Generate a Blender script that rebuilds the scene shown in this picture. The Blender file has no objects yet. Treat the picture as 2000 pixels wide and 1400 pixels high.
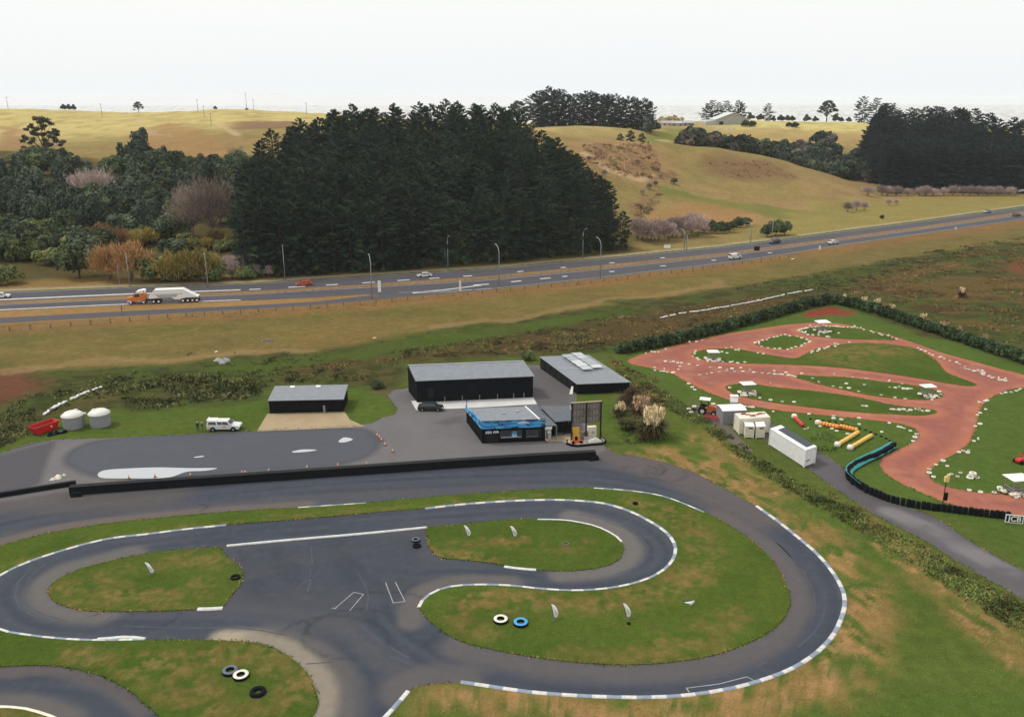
import bpy, bmesh, math, random
import numpy as np
from mathutils import Vector, Matrix
from mathutils.geometry import delaunay_2d_cdt

SC = bpy.context.scene
COL = SC.collection

# ------------------------------------------------------------------ camera
CAM_H, FOC, TILT = 52.0, 1660.0, math.radians(16.92)      # metres, focal length in px of a 2000 px wide frame
cam = bpy.data.cameras.new('camera')
cam.sensor_width = 36.0
cam.lens = FOC / 2000 * 36.0
cam.clip_start, cam.clip_end = 1.0, 30000.0
camo = bpy.data.objects.new('camera', cam)
camo.location = (0, 0, CAM_H)
camo.rotation_euler = (math.pi / 2 - TILT, 0, 0)
COL.objects.link(camo)
SC.camera = camo

# ------------------------------------------------------------------ world: bright overcast over a Nishita sky
SUN_EL, SUN_AZ = math.radians(55), math.radians(-78)       # azimuth from +Y towards +X
world = bpy.data.worlds.new('World')
SC.world = world
world.use_nodes = True
wn, wl = world.node_tree.nodes, world.node_tree.links
wn.clear()
w_out = wn.new('ShaderNodeOutputWorld')
w_bg = wn.new('ShaderNodeBackground')
w_bg.inputs['Strength'].default_value = 0.1
w_sky = wn.new('ShaderNodeTexSky')
w_sky.sky_type = 'NISHITA'
w_sky.sun_disc = False
w_sky.sun_elevation = SUN_EL
w_sky.sun_rotation = SUN_AZ
w_sky.dust_density = 4.0
w_tc = wn.new('ShaderNodeTexCoord')
w_sep = wn.new('ShaderNodeSeparateXYZ')
w_ramp = wn.new('ShaderNodeValToRGB')
w_noise = wn.new('ShaderNodeTexNoise')
w_noise.inputs['Scale'].default_value = 2.2
w_noise.inputs['Detail'].default_value = 5.0
w_map = wn.new('ShaderNodeMapping')
w_map.inputs['Scale'].default_value = (1, 1, 4)
w_add = wn.new('ShaderNodeMath'); w_add.operation = 'MULTIPLY_ADD'
w_add.inputs[1].default_value = 0.10
w_ramp.color_ramp.elements[0].position = 0.0
w_ramp.color_ramp.elements[0].color = (0.88, 0.935, 0.955, 1)
w_ramp.color_ramp.elements[1].position = 0.22
w_ramp.color_ramp.elements[1].color = (1.0, 0.985, 0.96, 1)
w_mul = wn.new('ShaderNodeMix'); w_mul.data_type = 'RGBA'; w_mul.blend_type = 'MULTIPLY'
w_mul.inputs['Factor'].default_value = 1.0
w_mul.inputs['B'].default_value = (10.6, 10.6, 10.6, 1)
w_mix = wn.new('ShaderNodeMix'); w_mix.data_type = 'RGBA'
w_mix.inputs['Factor'].default_value = 0.93
wl.new(w_tc.outputs['Generated'], w_sep.inputs[0])
wl.new(w_tc.outputs['Generated'], w_map.inputs['Vector'])
wl.new(w_map.outputs[0], w_noise.inputs['Vector'])
wl.new(w_noise.outputs['Fac'], w_add.inputs[0])
wl.new(w_sep.outputs['Z'], w_add.inputs[2])
wl.new(w_add.outputs[0], w_ramp.inputs['Fac'])
wl.new(w_ramp.outputs['Color'], w_mul.inputs['A'])
wl.new(w_sky.outputs[0], w_mix.inputs['A'])
wl.new(w_mul.outputs['Result'], w_mix.inputs['B'])
wl.new(w_mix.outputs['Result'], w_bg.inputs['Color'])
wl.new(w_bg.outputs[0], w_out.inputs['Surface'])

# ------------------------------------------------------------------ sun
sl = bpy.data.lights.new('sun', 'SUN')
sl.energy = 2.0
sl.angle = math.radians(10)
sl.color = (1.0, 0.96, 0.90)
so = bpy.data.objects.new('sun', sl)
sd = Vector((math.sin(SUN_AZ) * math.cos(SUN_EL), math.cos(SUN_AZ) * math.cos(SUN_EL), math.sin(SUN_EL)))
so.rotation_euler = sd.to_track_quat('Z', 'Y').to_euler()
so.location = sd * 400
COL.objects.link(so)

SC.view_settings.view_transform = 'Standard'
SC.view_settings.look = 'None'
SC.view_settings.exposure = 0.0
SC.view_settings.gamma = 1.0
SC.view_settings.use_curve_mapping = False
SC.render.engine = 'CYCLES'
SC.cycles.use_denoising = True
SC.cycles.max_bounces = 6
SC.cycles.diffuse_bounces = 3
SC.cycles.glossy_bounces = 2
SC.cycles.transmission_bounces = 3
SC.cycles.volume_bounces = 1
SC.cycles.transparent_max_bounces = 6

# ------------------------------------------------------------------ survey helpers: a pixel of the photo -> a point of the land
CT, ST = math.cos(TILT), math.sin(TILT)
def ray(px, py):
    u, v = px - 1000.0, py - 700.0
    return np.array([u, FOC * CT - v * ST, -(FOC * ST + v * CT)])
def G(px, py, z=0.0):
    d = ray(px, py)
    t = (z - CAM_H) / d[2]
    return np.array([d[0] * t, d[1] * t, z])
def Gs(pts, z=0.0):
    return np.array([G(p[0], p[1], z)[:2] for p in pts])
def D(px, py, dist):
    d = ray(px, py)
    return np.array([0, 0, CAM_H]) + d * (dist / d[1])
def S(r, g, b):
    return tuple(((c / 255 / 12.92) if c / 255 <= 0.04045 else ((c / 255 + 0.055) / 1.055) ** 2.4) for c in (r, g, b))
def smooth(t):
    t = np.clip(t, 0, 1)
    return t * t * (3 - 2 * t)
def _hash(i, j, seed):
    n = (i * 374761393 + j * 668265263 + seed * 974634777) & 0xffffffff
    n = ((n ^ (n >> 13)) * 1274126177) & 0xffffffff
    return ((n ^ (n >> 16)) & 0xffff) / 65535.0
def vnoise(x, y, seed=0):
    xi, yi = np.floor(x).astype(np.int64), np.floor(y).astype(np.int64)
    fx, fy = x - xi, y - yi
    fx, fy = fx * fx * (3 - 2 * fx), fy * fy * (3 - 2 * fy)
    a, b = _hash(xi, yi, seed), _hash(xi + 1, yi, seed)
    c, d = _hash(xi, yi + 1, seed), _hash(xi + 1, yi + 1, seed)
    return (a * (1 - fx) + b * fx) * (1 - fy) + (c * (1 - fx) + d * fx) * fy
def fbm(x, y, seed=0, oct=4):
    s, a, t = 0.0, 1.0, 0.0
    for k in range(oct):
        s = s + a * vnoise(x * 2 ** k, y * 2 ** k, seed + k * 17)
        t += a; a *= 0.55
    return s / t                                            # 0..1
def catmull(P, closed=True, n=6):
    P = np.asarray(P, float); m = len(P); out = []
    for i in range(m if closed else m - 1):
        if closed: p0, p1, p2, p3 = P[i - 1], P[i], P[(i + 1) % m], P[(i + 2) % m]
        else: p0, p1, p2, p3 = P[max(i - 1, 0)], P[i], P[i + 1], P[min(i + 2, m - 1)]
        for k in range(n):
            t = k / n
            out.append(0.5 * (2 * p1 + (p2 - p0) * t + (2 * p0 - 5 * p1 + 4 * p2 - p3) * t * t + (3 * p1 - p0 - 3 * p2 + p3) * t ** 3))
    if not closed: out.append(P[-1])
    return np.array(out)
def resample(P, step):
    P = np.asarray(P, float)
    L = np.concatenate([[0], np.cumsum(np.linalg.norm(np.diff(P, axis=0), axis=1))])
    n = max(2, int(round(L[-1] / step)) + 1)
    s = np.linspace(0, L[-1], n)
    return np.stack([np.interp(s, L, P[:, k]) for k in range(P.shape[1])], 1)
def seg_dist(X, Y, P, closed=False):
    P = np.asarray(P, float)
    best = np.full(X.shape, 1e9)
    m = len(P)
    for i in range(m if closed else m - 1):
        a, b = P[i], P[(i + 1) % m]
        d = b - a; l2 = max(d[0] ** 2 + d[1] ** 2, 1e-9)
        t = np.clip(((X - a[0]) * d[0] + (Y - a[1]) * d[1]) / l2, 0, 1)
        best = np.minimum(best, (X - a[0] - t * d[0]) ** 2 + (Y - a[1] - t * d[1]) ** 2)
    return np.sqrt(best)
def inside(X, Y, P):
    P = np.asarray(P, float)
    c = np.zeros(X.shape, bool); m = len(P)
    for i in range(m):
        (x1, y1), (x2, y2) = P[i][:2], P[(i + 1) % m][:2]
        if y1 == y2: continue
        c ^= ((y1 > Y) != (y2 > Y)) & (X < (x2 - x1) * (Y - y1) / (y2 - y1) + x1)
    return c
def poly_mask(X, Y, P, soft):
    """1 inside, 0 outside, a smooth edge about `soft` metres wide"""
    P = np.asarray(P, float)
    m = np.zeros(X.shape)
    lo, hi = P.min(0) - soft * 2, P.max(0) + soft * 2
    k = (X > lo[0]) & (X < hi[0]) & (Y > lo[1]) & (Y < hi[1])
    if k.any():
        x, y = X[k], Y[k]
        d = seg_dist(x, y, P, True)
        d = np.where(inside(x, y, P), d, -d)
        m[k] = smooth(0.5 + d / (2 * soft))
    return m
def line_mask(X, Y, P, half, soft):
    P = np.asarray(P, float)
    m = np.zeros(X.shape)
    lo, hi = P.min(0) - half - soft, P.max(0) + half + soft
    k = (X > lo[0]) & (X < hi[0]) & (Y > lo[1]) & (Y < hi[1])
    if k.any():
        d = seg_dist(X[k], Y[k], P)
        m[k] = smooth(1 - (d - half) / soft)
    return m

# ------------------------------------------------------------------ objects
def tag(o, label=None, cat=None, group=None, kind=None):
    if label: o['label'] = label
    if cat: o['category'] = cat
    if group: o['group'] = group
    if kind: o['kind'] = kind
    return o
def empty(name, loc=(0, 0, 0), rz=0.0, label=None, cat=None, group=None):
    o = bpy.data.objects.new(name, None)
    o.empty_display_size = 0.5
    o.location = loc; o.rotation_euler = (0, 0, rz)
    COL.objects.link(o)
    return tag(o, label, cat, group)
def copy_tree(o, loc=None, rz=None, scale=None, label=None, group=None):
    c = o.copy(); COL.objects.link(c)
    if loc is not None: c.location = loc
    if rz is not None: c.rotation_euler = (0, 0, rz)
    if scale is not None: c.scale = (scale, scale, scale) if not hasattr(scale, '__len__') else scale
    if label: c['label'] = label
    if group: c['group'] = group
    for ch in o.children:
        d = ch.copy(); COL.objects.link(d); d.parent = c
        for g in ch.children:
            e = g.copy(); COL.objects.link(e); e.parent = d
    return c
def np_mesh(name, V, F, cols=None, mats=(), mi=None, smooth_=False):
    """V (n,3); F an (m,k) index array, or a list of such arrays"""
    if isinstance(F, np.ndarray): F = [F]
    F = [np.asarray(f, np.int32) for f in F if len(f)]
    me = bpy.data.meshes.new(name)
    V = np.ascontiguousarray(V, np.float32)
    me.vertices.add(len(V)); me.vertices.foreach_set('co', V.ravel())
    idx = np.concatenate([f.ravel() for f in F])
    tot = np.concatenate([np.full(len(f), f.shape[1], np.int32) for f in F])
    start = np.concatenate([[0], np.cumsum(tot)[:-1]]).astype(np.int32)
    me.loops.add(len(idx)); me.loops.foreach_set('vertex_index', idx.astype(np.int32))
    me.polygons.add(len(tot))
    me.polygons.foreach_set('loop_start', start); me.polygons.foreach_set('loop_total', tot)
    if mi is not None: me.polygons.foreach_set('material_index', np.asarray(mi, np.int32))
    if smooth_: me.polygons.foreach_set('use_smooth', np.ones(len(tot), bool))
    for m in mats: me.materials.append(m)
    if cols is not None:
        a = me.color_attributes.new('Col', 'FLOAT_COLOR', 'POINT')
        c = np.ones((len(V), 4), np.float32); c[:, :3] = cols
        a.data.foreach_set('color', c.ravel())
    me.update(calc_edges=True); me.validate()
    return me
def link(name, me, parent=None, loc=None, rz=None):
    o = bpy.data.objects.new(name, me)
    COL.objects.link(o)
    if parent is not None: o.parent = parent
    if loc is not None: o.location = loc
    if rz is not None: o.rotation_euler = (0, 0, rz)
    return o

class MB:
    """collects shapes, then links them as one mesh object"""
    def __init__(s): s.v, s.f, s.m = [], [], []
    def add(s, vs, fs, m=0):
        b = len(s.v); s.v += [tuple(float(c) for c in v) for v in vs]
        for f in fs: s.f.append(tuple(b + i for i in f)); s.m.append(m)
        return s
    def box(s, x0, x1, y0, y1, z0, z1, m=0):
        return s.add([(x0, y0, z0), (x1, y0, z0), (x1, y1, z0), (x0, y1, z0), (x0, y0, z1), (x1, y0, z1), (x1, y1, z1), (x0, y1, z1)],
                     [(0, 3, 2, 1), (4, 5, 6, 7), (0, 1, 5, 4), (1, 2, 6, 5), (2, 3, 7, 6), (3, 0, 4, 7)], m)
    def hexa(s, p, m=0):
        """eight corners: bottom four, then top four, both counter-clockwise from above"""
        return s.add(p, [(0, 3, 2, 1), (4, 5, 6, 7), (0, 1, 5, 4), (1, 2, 6, 5), (2, 3, 7, 6), (3, 0, 4, 7)], m)
    def prism(s, prof, a, b, m=0, axis='y'):
        """closed profile extruded from a to b along an axis; profile is (x,z) for 'y', (y,z) for 'x'"""
        n = len(prof)
        mk = (lambda p, t: (p[0], t, p[1])) if axis == 'y' else ((lambda p, t: (t, p[0], p[1])) if axis == 'x' else (lambda p, t: (p[0], p[1], t)))
        vs = [mk(p, a) for p in prof] + [mk(p, b) for p in prof]
        fs = [tuple(range(n)), tuple(range(2 * n - 1, n - 1, -1))] + [(i, i + n, (i + 1) % n + n, (i + 1) % n) for i in range(n)]
        return s.add(vs, fs, m)
    def tube(s, pts, r, n=8, m=0, cap=True):
        pts = [Vector(p) for p in pts]
        rs = r if hasattr(r, '__len__') else [r] * len(pts)
        base = len(s.v); up = Vector((0, 0, 1))
        for i, p in enumerate(pts):
            t = (pts[min(i + 1, len(pts) - 1)] - pts[max(i - 1, 0)]).normalized()
            a = t.cross(up)
            a = Vector((1, 0, 0)) if a.length < 1e-3 else a.normalized()
            b = t.cross(a).normalized()
            for k in range(n):
                w = 2 * math.pi * k / n
                s.v.append(tuple(p + (a * math.cos(w) + b * math.sin(w)) * rs[i]))
        for i in range(len(pts) - 1):
            for k in range(n):
                s.f.append((base + i * n + k, base + i * n + (k + 1) % n, base + (i + 1) * n + (k + 1) % n, base + (i + 1) * n + k)); s.m.append(m)
        if cap:
            s.f.append(tuple(base + k for k in range(n))); s.m.append(m)
            s.f.append(tuple(base + (len(pts) - 1) * n + k for k in range(n - 1, -1, -1))); s.m.append(m)
        return s
    def lathe(s, prof, n=16, m=0, c=(0, 0, 0), axis='z'):
        base = len(s.v)
        for (r, z) in prof:
            for k in range(n):
                w = 2 * math.pi * k / n
                p = (r * math.cos(w), r * math.sin(w), z)
                if axis == 'y': p = (p[0], p[2], p[1])
                if axis == 'x': p = (p[2], p[0], p[1])
                s.v.append((p[0] + c[0], p[1] + c[1], p[2] + c[2]))
        for i in range(len(prof) - 1):
            for k in range(n):
                s.f.append((base + i * n + k, base + i * n + (k + 1) % n, base + (i + 1) * n + (k + 1) % n, base + (i + 1) * n + k)); s.m.append(m)
        return s
    def mesh(s, name, mats, smooth_=False, bevel=0.0):
        me = bpy.data.meshes.new(name)
        me.from_pydata(s.v, [], s.f)
        for mt in (mats if isinstance(mats, (list, tuple)) else [mats]): me.materials.append(mt)
        me.polygons.foreach_set('material_index', s.m)
        bm = bmesh.new(); bm.from_mesh(me)
        if bevel > 0:
            bmesh.ops.bevel(bm, geom=bm.edges[:], offset=bevel, segments=2, affect='EDGES', profile=0.6)
        bmesh.ops.recalc_face_normals(bm, faces=bm.faces[:])
        bm.to_mesh(me); bm.free()
        if smooth_: me.polygons.foreach_set('use_smooth', [True] * len(me.polygons))
        me.update()
        return me
    def build(s, name, mats, parent=None, smooth_=False, bevel=0.0, loc=None, rz=None):
        return link(name, s.mesh(name, mats, smooth_, bevel), parent, loc, rz)

# ------------------------------------------------------------------ materials
def new_mat(name):
    m = bpy.data.materials.new(name); m.use_nodes = True
    nt = m.node_tree
    return m, nt, nt.nodes, nt.links, nt.nodes['Principled BSDF']
def paint(name, rgb, rough=0.5, metal=0.0, spec=0.5, var=0.12, scale=3.0, bump=0.0, coat=0.0):
    """a plain surface with a little wear and dirt in it"""
    m, nt, N, L, B = new_mat(name)
    tc = N.new('ShaderNodeTexCoord'); nz = N.new('ShaderNodeTexNoise')
    nz.inputs['Scale'].default_value = scale; nz.inputs['Detail'].default_value = 6
    L.new(tc.outputs['Object'], nz.inputs['Vector'])
    rp = N.new('ShaderNodeValToRGB')
    rp.color_ramp.elements[0].position, rp.color_ramp.elements[1].position = 0.3, 0.7
    rp.color_ramp.elements[0].color = tuple(c * (1 - var) for c in rgb) + (1,)
    rp.color_ramp.elements[1].color = tuple(min(1, c * (1 + var)) for c in rgb) + (1,)
    L.new(nz.outputs['Fac'], rp.inputs['Fac']); L.new(rp.outputs['Color'], B.inputs['Base Color'])
    B.inputs['Roughness'].default_value = rough; B.inputs['Metallic'].default_value = metal
    B.inputs['Specular IOR Level'].default_value = spec
    if coat: B.inputs['Coat Weight'].default_value = coat
    if bump:
        bp = N.new('ShaderNodeBump'); bp.inputs['Strength'].default_value = bump; bp.inputs['Distance'].default_value = 0.02
        L.new(nz.outputs['Fac'], bp.inputs['Height']); L.new(bp.outputs[0], B.inputs['Normal'])
    return m
def ribbed(name, rgb, pitch, axis='X', rough=0.45, metal=0.0, var=0.1, depth=0.03, spec=0.4):
    """corrugated or boarded sheet: ribs run across the axis"""
    m = paint(name, rgb, rough, metal, spec, var, 1.2)
    nt = m.node_tree; N, L = nt.nodes, nt.links; B = N['Principled BSDF']
    tc = N.new('ShaderNodeTexCoord'); sp = N.new('ShaderNodeSeparateXYZ')
    ma = N.new('ShaderNodeMath'); ma.operation = 'MULTIPLY'; ma.inputs[1].default_value = 2 * math.pi / pitch
    si = N.new('ShaderNodeMath'); si.operation = 'SINE'
    bp = N.new('ShaderNodeBump'); bp.inputs['Distance'].default_value = depth; bp.inputs['Strength'].default_value = 0.8
    L.new(tc.outputs['Object'], sp.inputs[0]); L.new(sp.outputs[axis], ma.inputs[0]); L.new(ma.outputs[0], si.inputs[0])
    L.new(si.outputs[0], bp.inputs['Height']); L.new(bp.outputs[0], B.inputs['Normal'])
    return m
def attr_mat(name, rough=0.9, spec=0.2, n1=(0.35, 0.25), n2=(3.0, 0.25), n3=None, bump=0.15, bdist=0.05, bscale=2.0, hue=None, stretch=None, albedo=0.66):
    """the colour comes from what the ground is made of and, far off, painted haze (attribute Col), broken up by noise at several sizes"""
    m, nt, N, L, B = new_mat(name)
    at = N.new('ShaderNodeAttribute'); at.attribute_name = 'Col'
    tc = N.new('ShaderNodeTexCoord')
    src = tc.outputs['Object']
    if stretch:
        mp = N.new('ShaderNodeMapping'); mp.inputs['Scale'].default_value = stretch
        L.new(src, mp.inputs['Vector']); src = mp.outputs[0]
    al = N.new('ShaderNodeMix'); al.data_type = 'RGBA'; al.blend_type = 'MULTIPLY'; al.inputs['Factor'].default_value = 1
    al.inputs['B'].default_value = (albedo, albedo, albedo, 1)
    L.new(at.outputs['Color'], al.inputs['A'])
    cur = al.outputs['Result']
    for k, nn in enumerate((n1, n2, n3)):
        if not nn: continue
        nz = N.new('ShaderNodeTexNoise'); nz.inputs['Scale'].default_value = nn[0]; nz.inputs['Detail'].default_value = 5
        nz.inputs['Roughness'].default_value = 0.65
        L.new(src, nz.inputs['Vector'])
        mr = N.new('ShaderNodeMapRange')
        mr.inputs['From Min'].default_value, mr.inputs['From Max'].default_value = 0.25, 0.75
        mr.inputs['To Min'].default_value, mr.inputs['To Max'].default_value = 1 - nn[1], 1 + nn[1]
        L.new(nz.outputs['Fac'], mr.inputs['Value'])
        mx = N.new('ShaderNodeMix'); mx.data_type = 'RGBA'; mx.blend_type = 'MULTIPLY'; mx.inputs['Factor'].default_value = 1
        L.new(cur, mx.inputs['A']); L.new(mr.outputs[0], mx.inputs['B'])
        cur = mx.outputs['Result']
    if hue:                                                   # (scale, colour, amount): tufts of another colour
        nz = N.new('ShaderNodeTexNoise'); nz.inputs['Scale'].default_value = hue[0]; nz.inputs['Detail'].default_value = 6
        L.new(src, nz.inputs['Vector'])
        mr = N.new('ShaderNodeMapRange'); mr.inputs['From Min'].default_value, mr.inputs['From Max'].default_value = 0.5, 0.75
        mr.inputs['To Max'].default_value = hue[2]
        L.new(nz.outputs['Fac'], mr.inputs['Value'])
        mx = N.new('ShaderNodeMix'); mx.data_type = 'RGBA'
        L.new(mr.outputs[0], mx.inputs['Factor']); L.new(cur, mx.inputs['A']); mx.inputs['B'].default_value = tuple(hue[1]) + (1,)
        cur = mx.outputs['Result']
    L.new(cur, B.inputs['Base Color'])
    B.inputs['Roughness'].default_value = rough; B.inputs['Specular IOR Level'].default_value = spec
    if bump:
        nz = N.new('ShaderNodeTexNoise'); nz.inputs['Scale'].default_value = bscale; nz.inputs['Detail'].default_value = 8
        L.new(tc.outputs['Object'], nz.inputs['Vector'])
        bp = N.new('ShaderNodeBump'); bp.inputs['Strength'].default_value = bump; bp.inputs['Distance'].default_value = bdist
        L.new(nz.outputs['Fac'], bp.inputs['Height']); L.new(bp.outputs[0], B.inputs['Normal'])
    return m
def leaf_mat(name, var=0.35, rough=0.7, trans=0.0):
    """foliage: each clump carries its own leaf colour (attribute Col), each plant its own tone"""
    m, nt, N, L, B = new_mat(name)
    at = N.new('ShaderNodeAttribute'); at.attribute_name = 'Col'
    oi = N.new('ShaderNodeObjectInfo')
    mr = N.new('ShaderNodeMapRange'); mr.inputs['To Min'].default_value, mr.inputs['To Max'].default_value = 1 - var, 1 + var
    L.new(oi.outputs['Random'], mr.inputs['Value'])
    mx = N.new('ShaderNodeMix'); mx.data_type = 'RGBA'; mx.blend_type = 'MULTIPLY'; mx.inputs['Factor'].default_value = 1
    L.new(at.outputs['Color'], mx.inputs['A']); L.new(mr.outputs[0], mx.inputs['B'])
    L.new(mx.outputs['Result'], B.inputs['Base Color'])
    B.inputs['Roughness'].default_value = rough; B.inputs['Specular IOR Level'].default_value = 0.15
    return m

M_GROUND = attr_mat('grassland', 0.95, 0.02, (0.07, 0.14), (0.7, 0.22), (4.5, 0.32), 0.7, 0.25, 1.6, albedo=0.62)
M_TURF = attr_mat('turf', 0.95, 0.02, (0.15, 0.10), (1.2, 0.15), (6.0, 0.30), 0.7, 0.08, 6.0, albedo=0.56)
M_ASPHALT = attr_mat('asphalt', 0.85, 0.12, (0.3, 0.03), (1.1, 0.07), (9, 0.13), 0.2, 0.01, 40, albedo=0.53)
M_DIRT = attr_mat('red_dirt', 0.95, 0.03, (0.12, 0.08), (0.9, 0.08), (6, 0.16), 0.3, 0.03, 6, albedo=0.76)
M_LEAF = leaf_mat('foliage')
M_NEEDLE = leaf_mat('pine_needles', 0.3)
M_SCRUB = leaf_mat('scrub_leaves', 0.0)
M_BARK = paint('bark', (0.055, 0.045, 0.038), 0.95, var=0.3, scale=2)
M_BARKPALE = paint('pale_bark', (0.16, 0.13, 0.12), 0.95, var=0.3, scale=2)
# ================================================================== the land
MOTOR_FAR = [(-700, 600), (-300, 586), (0, 570), (240, 561), (500, 552.5), (720, 538.5), (950, 524.5), (1180, 504), (1400, 483), (1530, 467), (1650, 451), (1800, 432), (2000, 404), (2250, 372), (2500, 346)]
VERGE = Gs([(p[0], p[1] - 3) for p in MOTOR_FAR])
CTRL = []
def c_px(*L):
    for px, py, d in L:
        p = D(px, py, d); CTRL.append((p[0], p[1], p[2]))
def c_z(*L):
    for px, d, z in L: CTRL.append(((px - 1000) / 1690 * d, d, z))
c_px((0, 213, 850), (130, 219, 850), (270, 221, 850), (440, 214, 850), (560, 219, 850), (660, 231, 800),
     (0, 275, 640), (440, 300, 520), (400, 250, 660), (250, 255, 680), (480, 290, 520), (560, 250, 620), (560, 290, 500),
     (1180, 290, 480), (1300, 280, 520), (1400, 288, 535), (1500, 306, 530), (1600, 338, 520), (1650, 353, 512), (1700, 370, 505), (1770, 388, 490), (1600, 370, 470), (1700, 395, 450),
     (1300, 440, 366), (1450, 450, 354), (1500, 400, 425), (1300, 400, 410), (1300, 350, 460), (1300, 310, 500), (1450, 340, 490), (1400, 380, 440),
     (1180, 370, 430), (1130, 290, 480), (1060, 258, 600), (1230, 410, 395),
     (1250, 286, 560), (1100, 266, 590), (1160, 274, 600), (1280, 262, 640), (1040, 250, 690), (1300, 249, 760), (1450, 240, 820), (1600, 240, 850), (1600, 265, 720), (1740, 244, 850), (1740, 275, 700),
     (1500, 237, 890), (1350, 241, 800), (1260, 255, 700), (1480, 262, 720))
c_z((1500, 585, 11), (1600, 560, 5), (1700, 545, 2), (1400, 590, 17), (100, 330, 4), (250, 330, 3), (400, 330, 5), (0, 420, 13), (250, 420, 15), (420, 420, 15), (100, 520, 19), (300, 520, 19),
    (-400, 420, 14), (-400, 650, 24), (-400, 850, 38), (-900, 600, 25), (-900, 900, 30),
    (600, 340, 8), (850, 340, 12), (1050, 340, 10), (600, 420, 20), (850, 420, 27), (1000, 420, 26), (1100, 400, 14), (700, 520, 25), (900, 520, 28), (800, 650, 26), (950, 700, 26),
    (1400, 640, 8), (1560, 640, 4), (1700, 610, 1), (1850, 510, 0), (1990, 520, 0), (1850, 620, 13), (1990, 640, 14), (1850, 800, 22), (2100, 600, 8), (2300, 600, 6), (2300, 850, 18), (2600, 700, 8),
    (0, 1100, 22), (500, 1100, 22), (1000, 1050, 22), (1500, 1100, 18), (2000, 1100, 18), (-500, 1300, 10), (500, 1500, 5), (1000, 1500, 5), (1500, 1500, 5), (2500, 1300, 6))
CTRL = np.array(CTRL)
def _tps():
    P = CTRL[:, :2] / 100.0
    r = np.linalg.norm(P[:, None] - P[None], axis=2)
    K = np.where(r > 0, r * r * np.log(r + 1e-12), 0) + np.eye(len(P)) * 0.008
    Q = np.concatenate([np.ones((len(P), 1)), P], 1)
    A = np.block([[K, Q], [Q.T, np.zeros((3, 3))]])
    return np.linalg.solve(A, np.concatenate([CTRL[:, 2], np.zeros(3)])), P
TPS_W, TPS_P = _tps()
VERGE_R = resample(VERGE, 12.0)
def height(X, Y):
    X, Y = np.asarray(X, float), np.asarray(Y, float)
    shp = X.shape; X, Y = X.ravel(), Y.ravel()
    Z = np.zeros(X.shape)
    vy = np.interp(X, VERGE_R[:, 0], VERGE_R[:, 1])
    k = np.where(Y > vy + 0.5)[0]
    for c in range(0, len(k), 60000):
        kk = k[c:c + 60000]; x, y = X[kk], Y[kk]
        xs, ys = x / 100, np.minimum(y, 1600) / 100
        xs = np.clip(xs, -9, 9)
        r2 = (xs[:, None] - TPS_P[None, :, 0]) ** 2 + (ys[:, None] - TPS_P[None, :, 1]) ** 2
        z = (0.5 * r2 * np.log(r2 + 1e-12)) @ TPS_W[:-3] + TPS_W[-3] + TPS_W[-2] * xs + TPS_W[-1] * ys
        z = np.clip(z, 0, 46)
        far = smooth((y - 1050) / 500)
        z = z * (1 - far) + far * 6 * fbm(x / 400, y / 400, 5, 3)
        s = (y - vy[kk]) * 0.93
        rough = (fbm(x / 45, y / 45, 3, 4) - 0.5) * 3.0 * smooth((s - 25) / 60)
        rough = rough + (fbm(x / 16, y / 22, 8, 3) - .5) * 1.3 * smooth((s - 40) / 60)
        Z[kk] = np.maximum((z * smooth(s / 45) + rough), 0.0) * smooth(s / 12)
    return Z.reshape(shp)
def hz(x, y): return float(height(np.array([x]), np.array([y]))[0])
def H(px, py, near=200.0):
    """where the sight line through a pixel of the photo first meets the land"""
    d = ray(px, py); d = d / d[1]
    t = np.arange(near, 1400, 1.5)
    gap = CAM_H + d[2] * t - height(d[0] * t, t)
    k = np.where(gap < 0)[0]
    tt = t[k[0]] if len(k) else 1000.0
    return np.array([d[0] * tt, tt, hz(d[0] * tt, tt)])
def Hs(pts): return np.array([H(*p)[:2] for p in pts])

# ---- what grows or lies where on the open land
C_FIELD, C_ORANGE, C_SWAMP, C_BROWN, C_MOWN = S(128, 114, 68), S(152, 116, 76), S(84, 94, 50), S(94, 84, 56), S(92, 112, 48)
C_DRY, C_TAN, C_KARTGRASS, C_EARTH = S(168, 128, 84), S(156, 132, 90), S(92, 114, 52), S(122, 80, 64)
NEAR_FIELD = [(-400, 650), (0, 632), (240, 618), (500, 604), (700, 588), (950, 567), (1200, 543), (1400, 517), (1650, 479), (2000, 431), (2400, 390), (2500, 400), (2200, 445), (2000, 470), (1800, 500), (1600, 535), (1400, 566), (1200, 596), (1000, 622), (800, 655), (650, 682), (480, 697), (300, 712), (0, 733), (-400, 765)]
SWAMP = [(-400, 765), (0, 733), (300, 712), (480, 697), (650, 682), (800, 655), (1000, 622), (1200, 596), (1400, 566), (1600, 535), (1800, 500), (2000, 470), (2400, 430), (2400, 760), (2000, 712), (1800, 650), (1640, 588), (1500, 612), (1210, 690), (1050, 695), (800, 705), (800, 760), (745, 760), (520, 752), (500, 800), (300, 800), (205, 795), (100, 815), (0, 868), (-300, 930)]
KARTGRASS = [(1205, 700), (1500, 625), (1640, 600), (2000, 718), (2300, 810), (2300, 1200), (2000, 1110), (1900, 1055), (1620, 895), (1500, 830), (1440, 790), (1330, 770), (1230, 735)]
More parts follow.
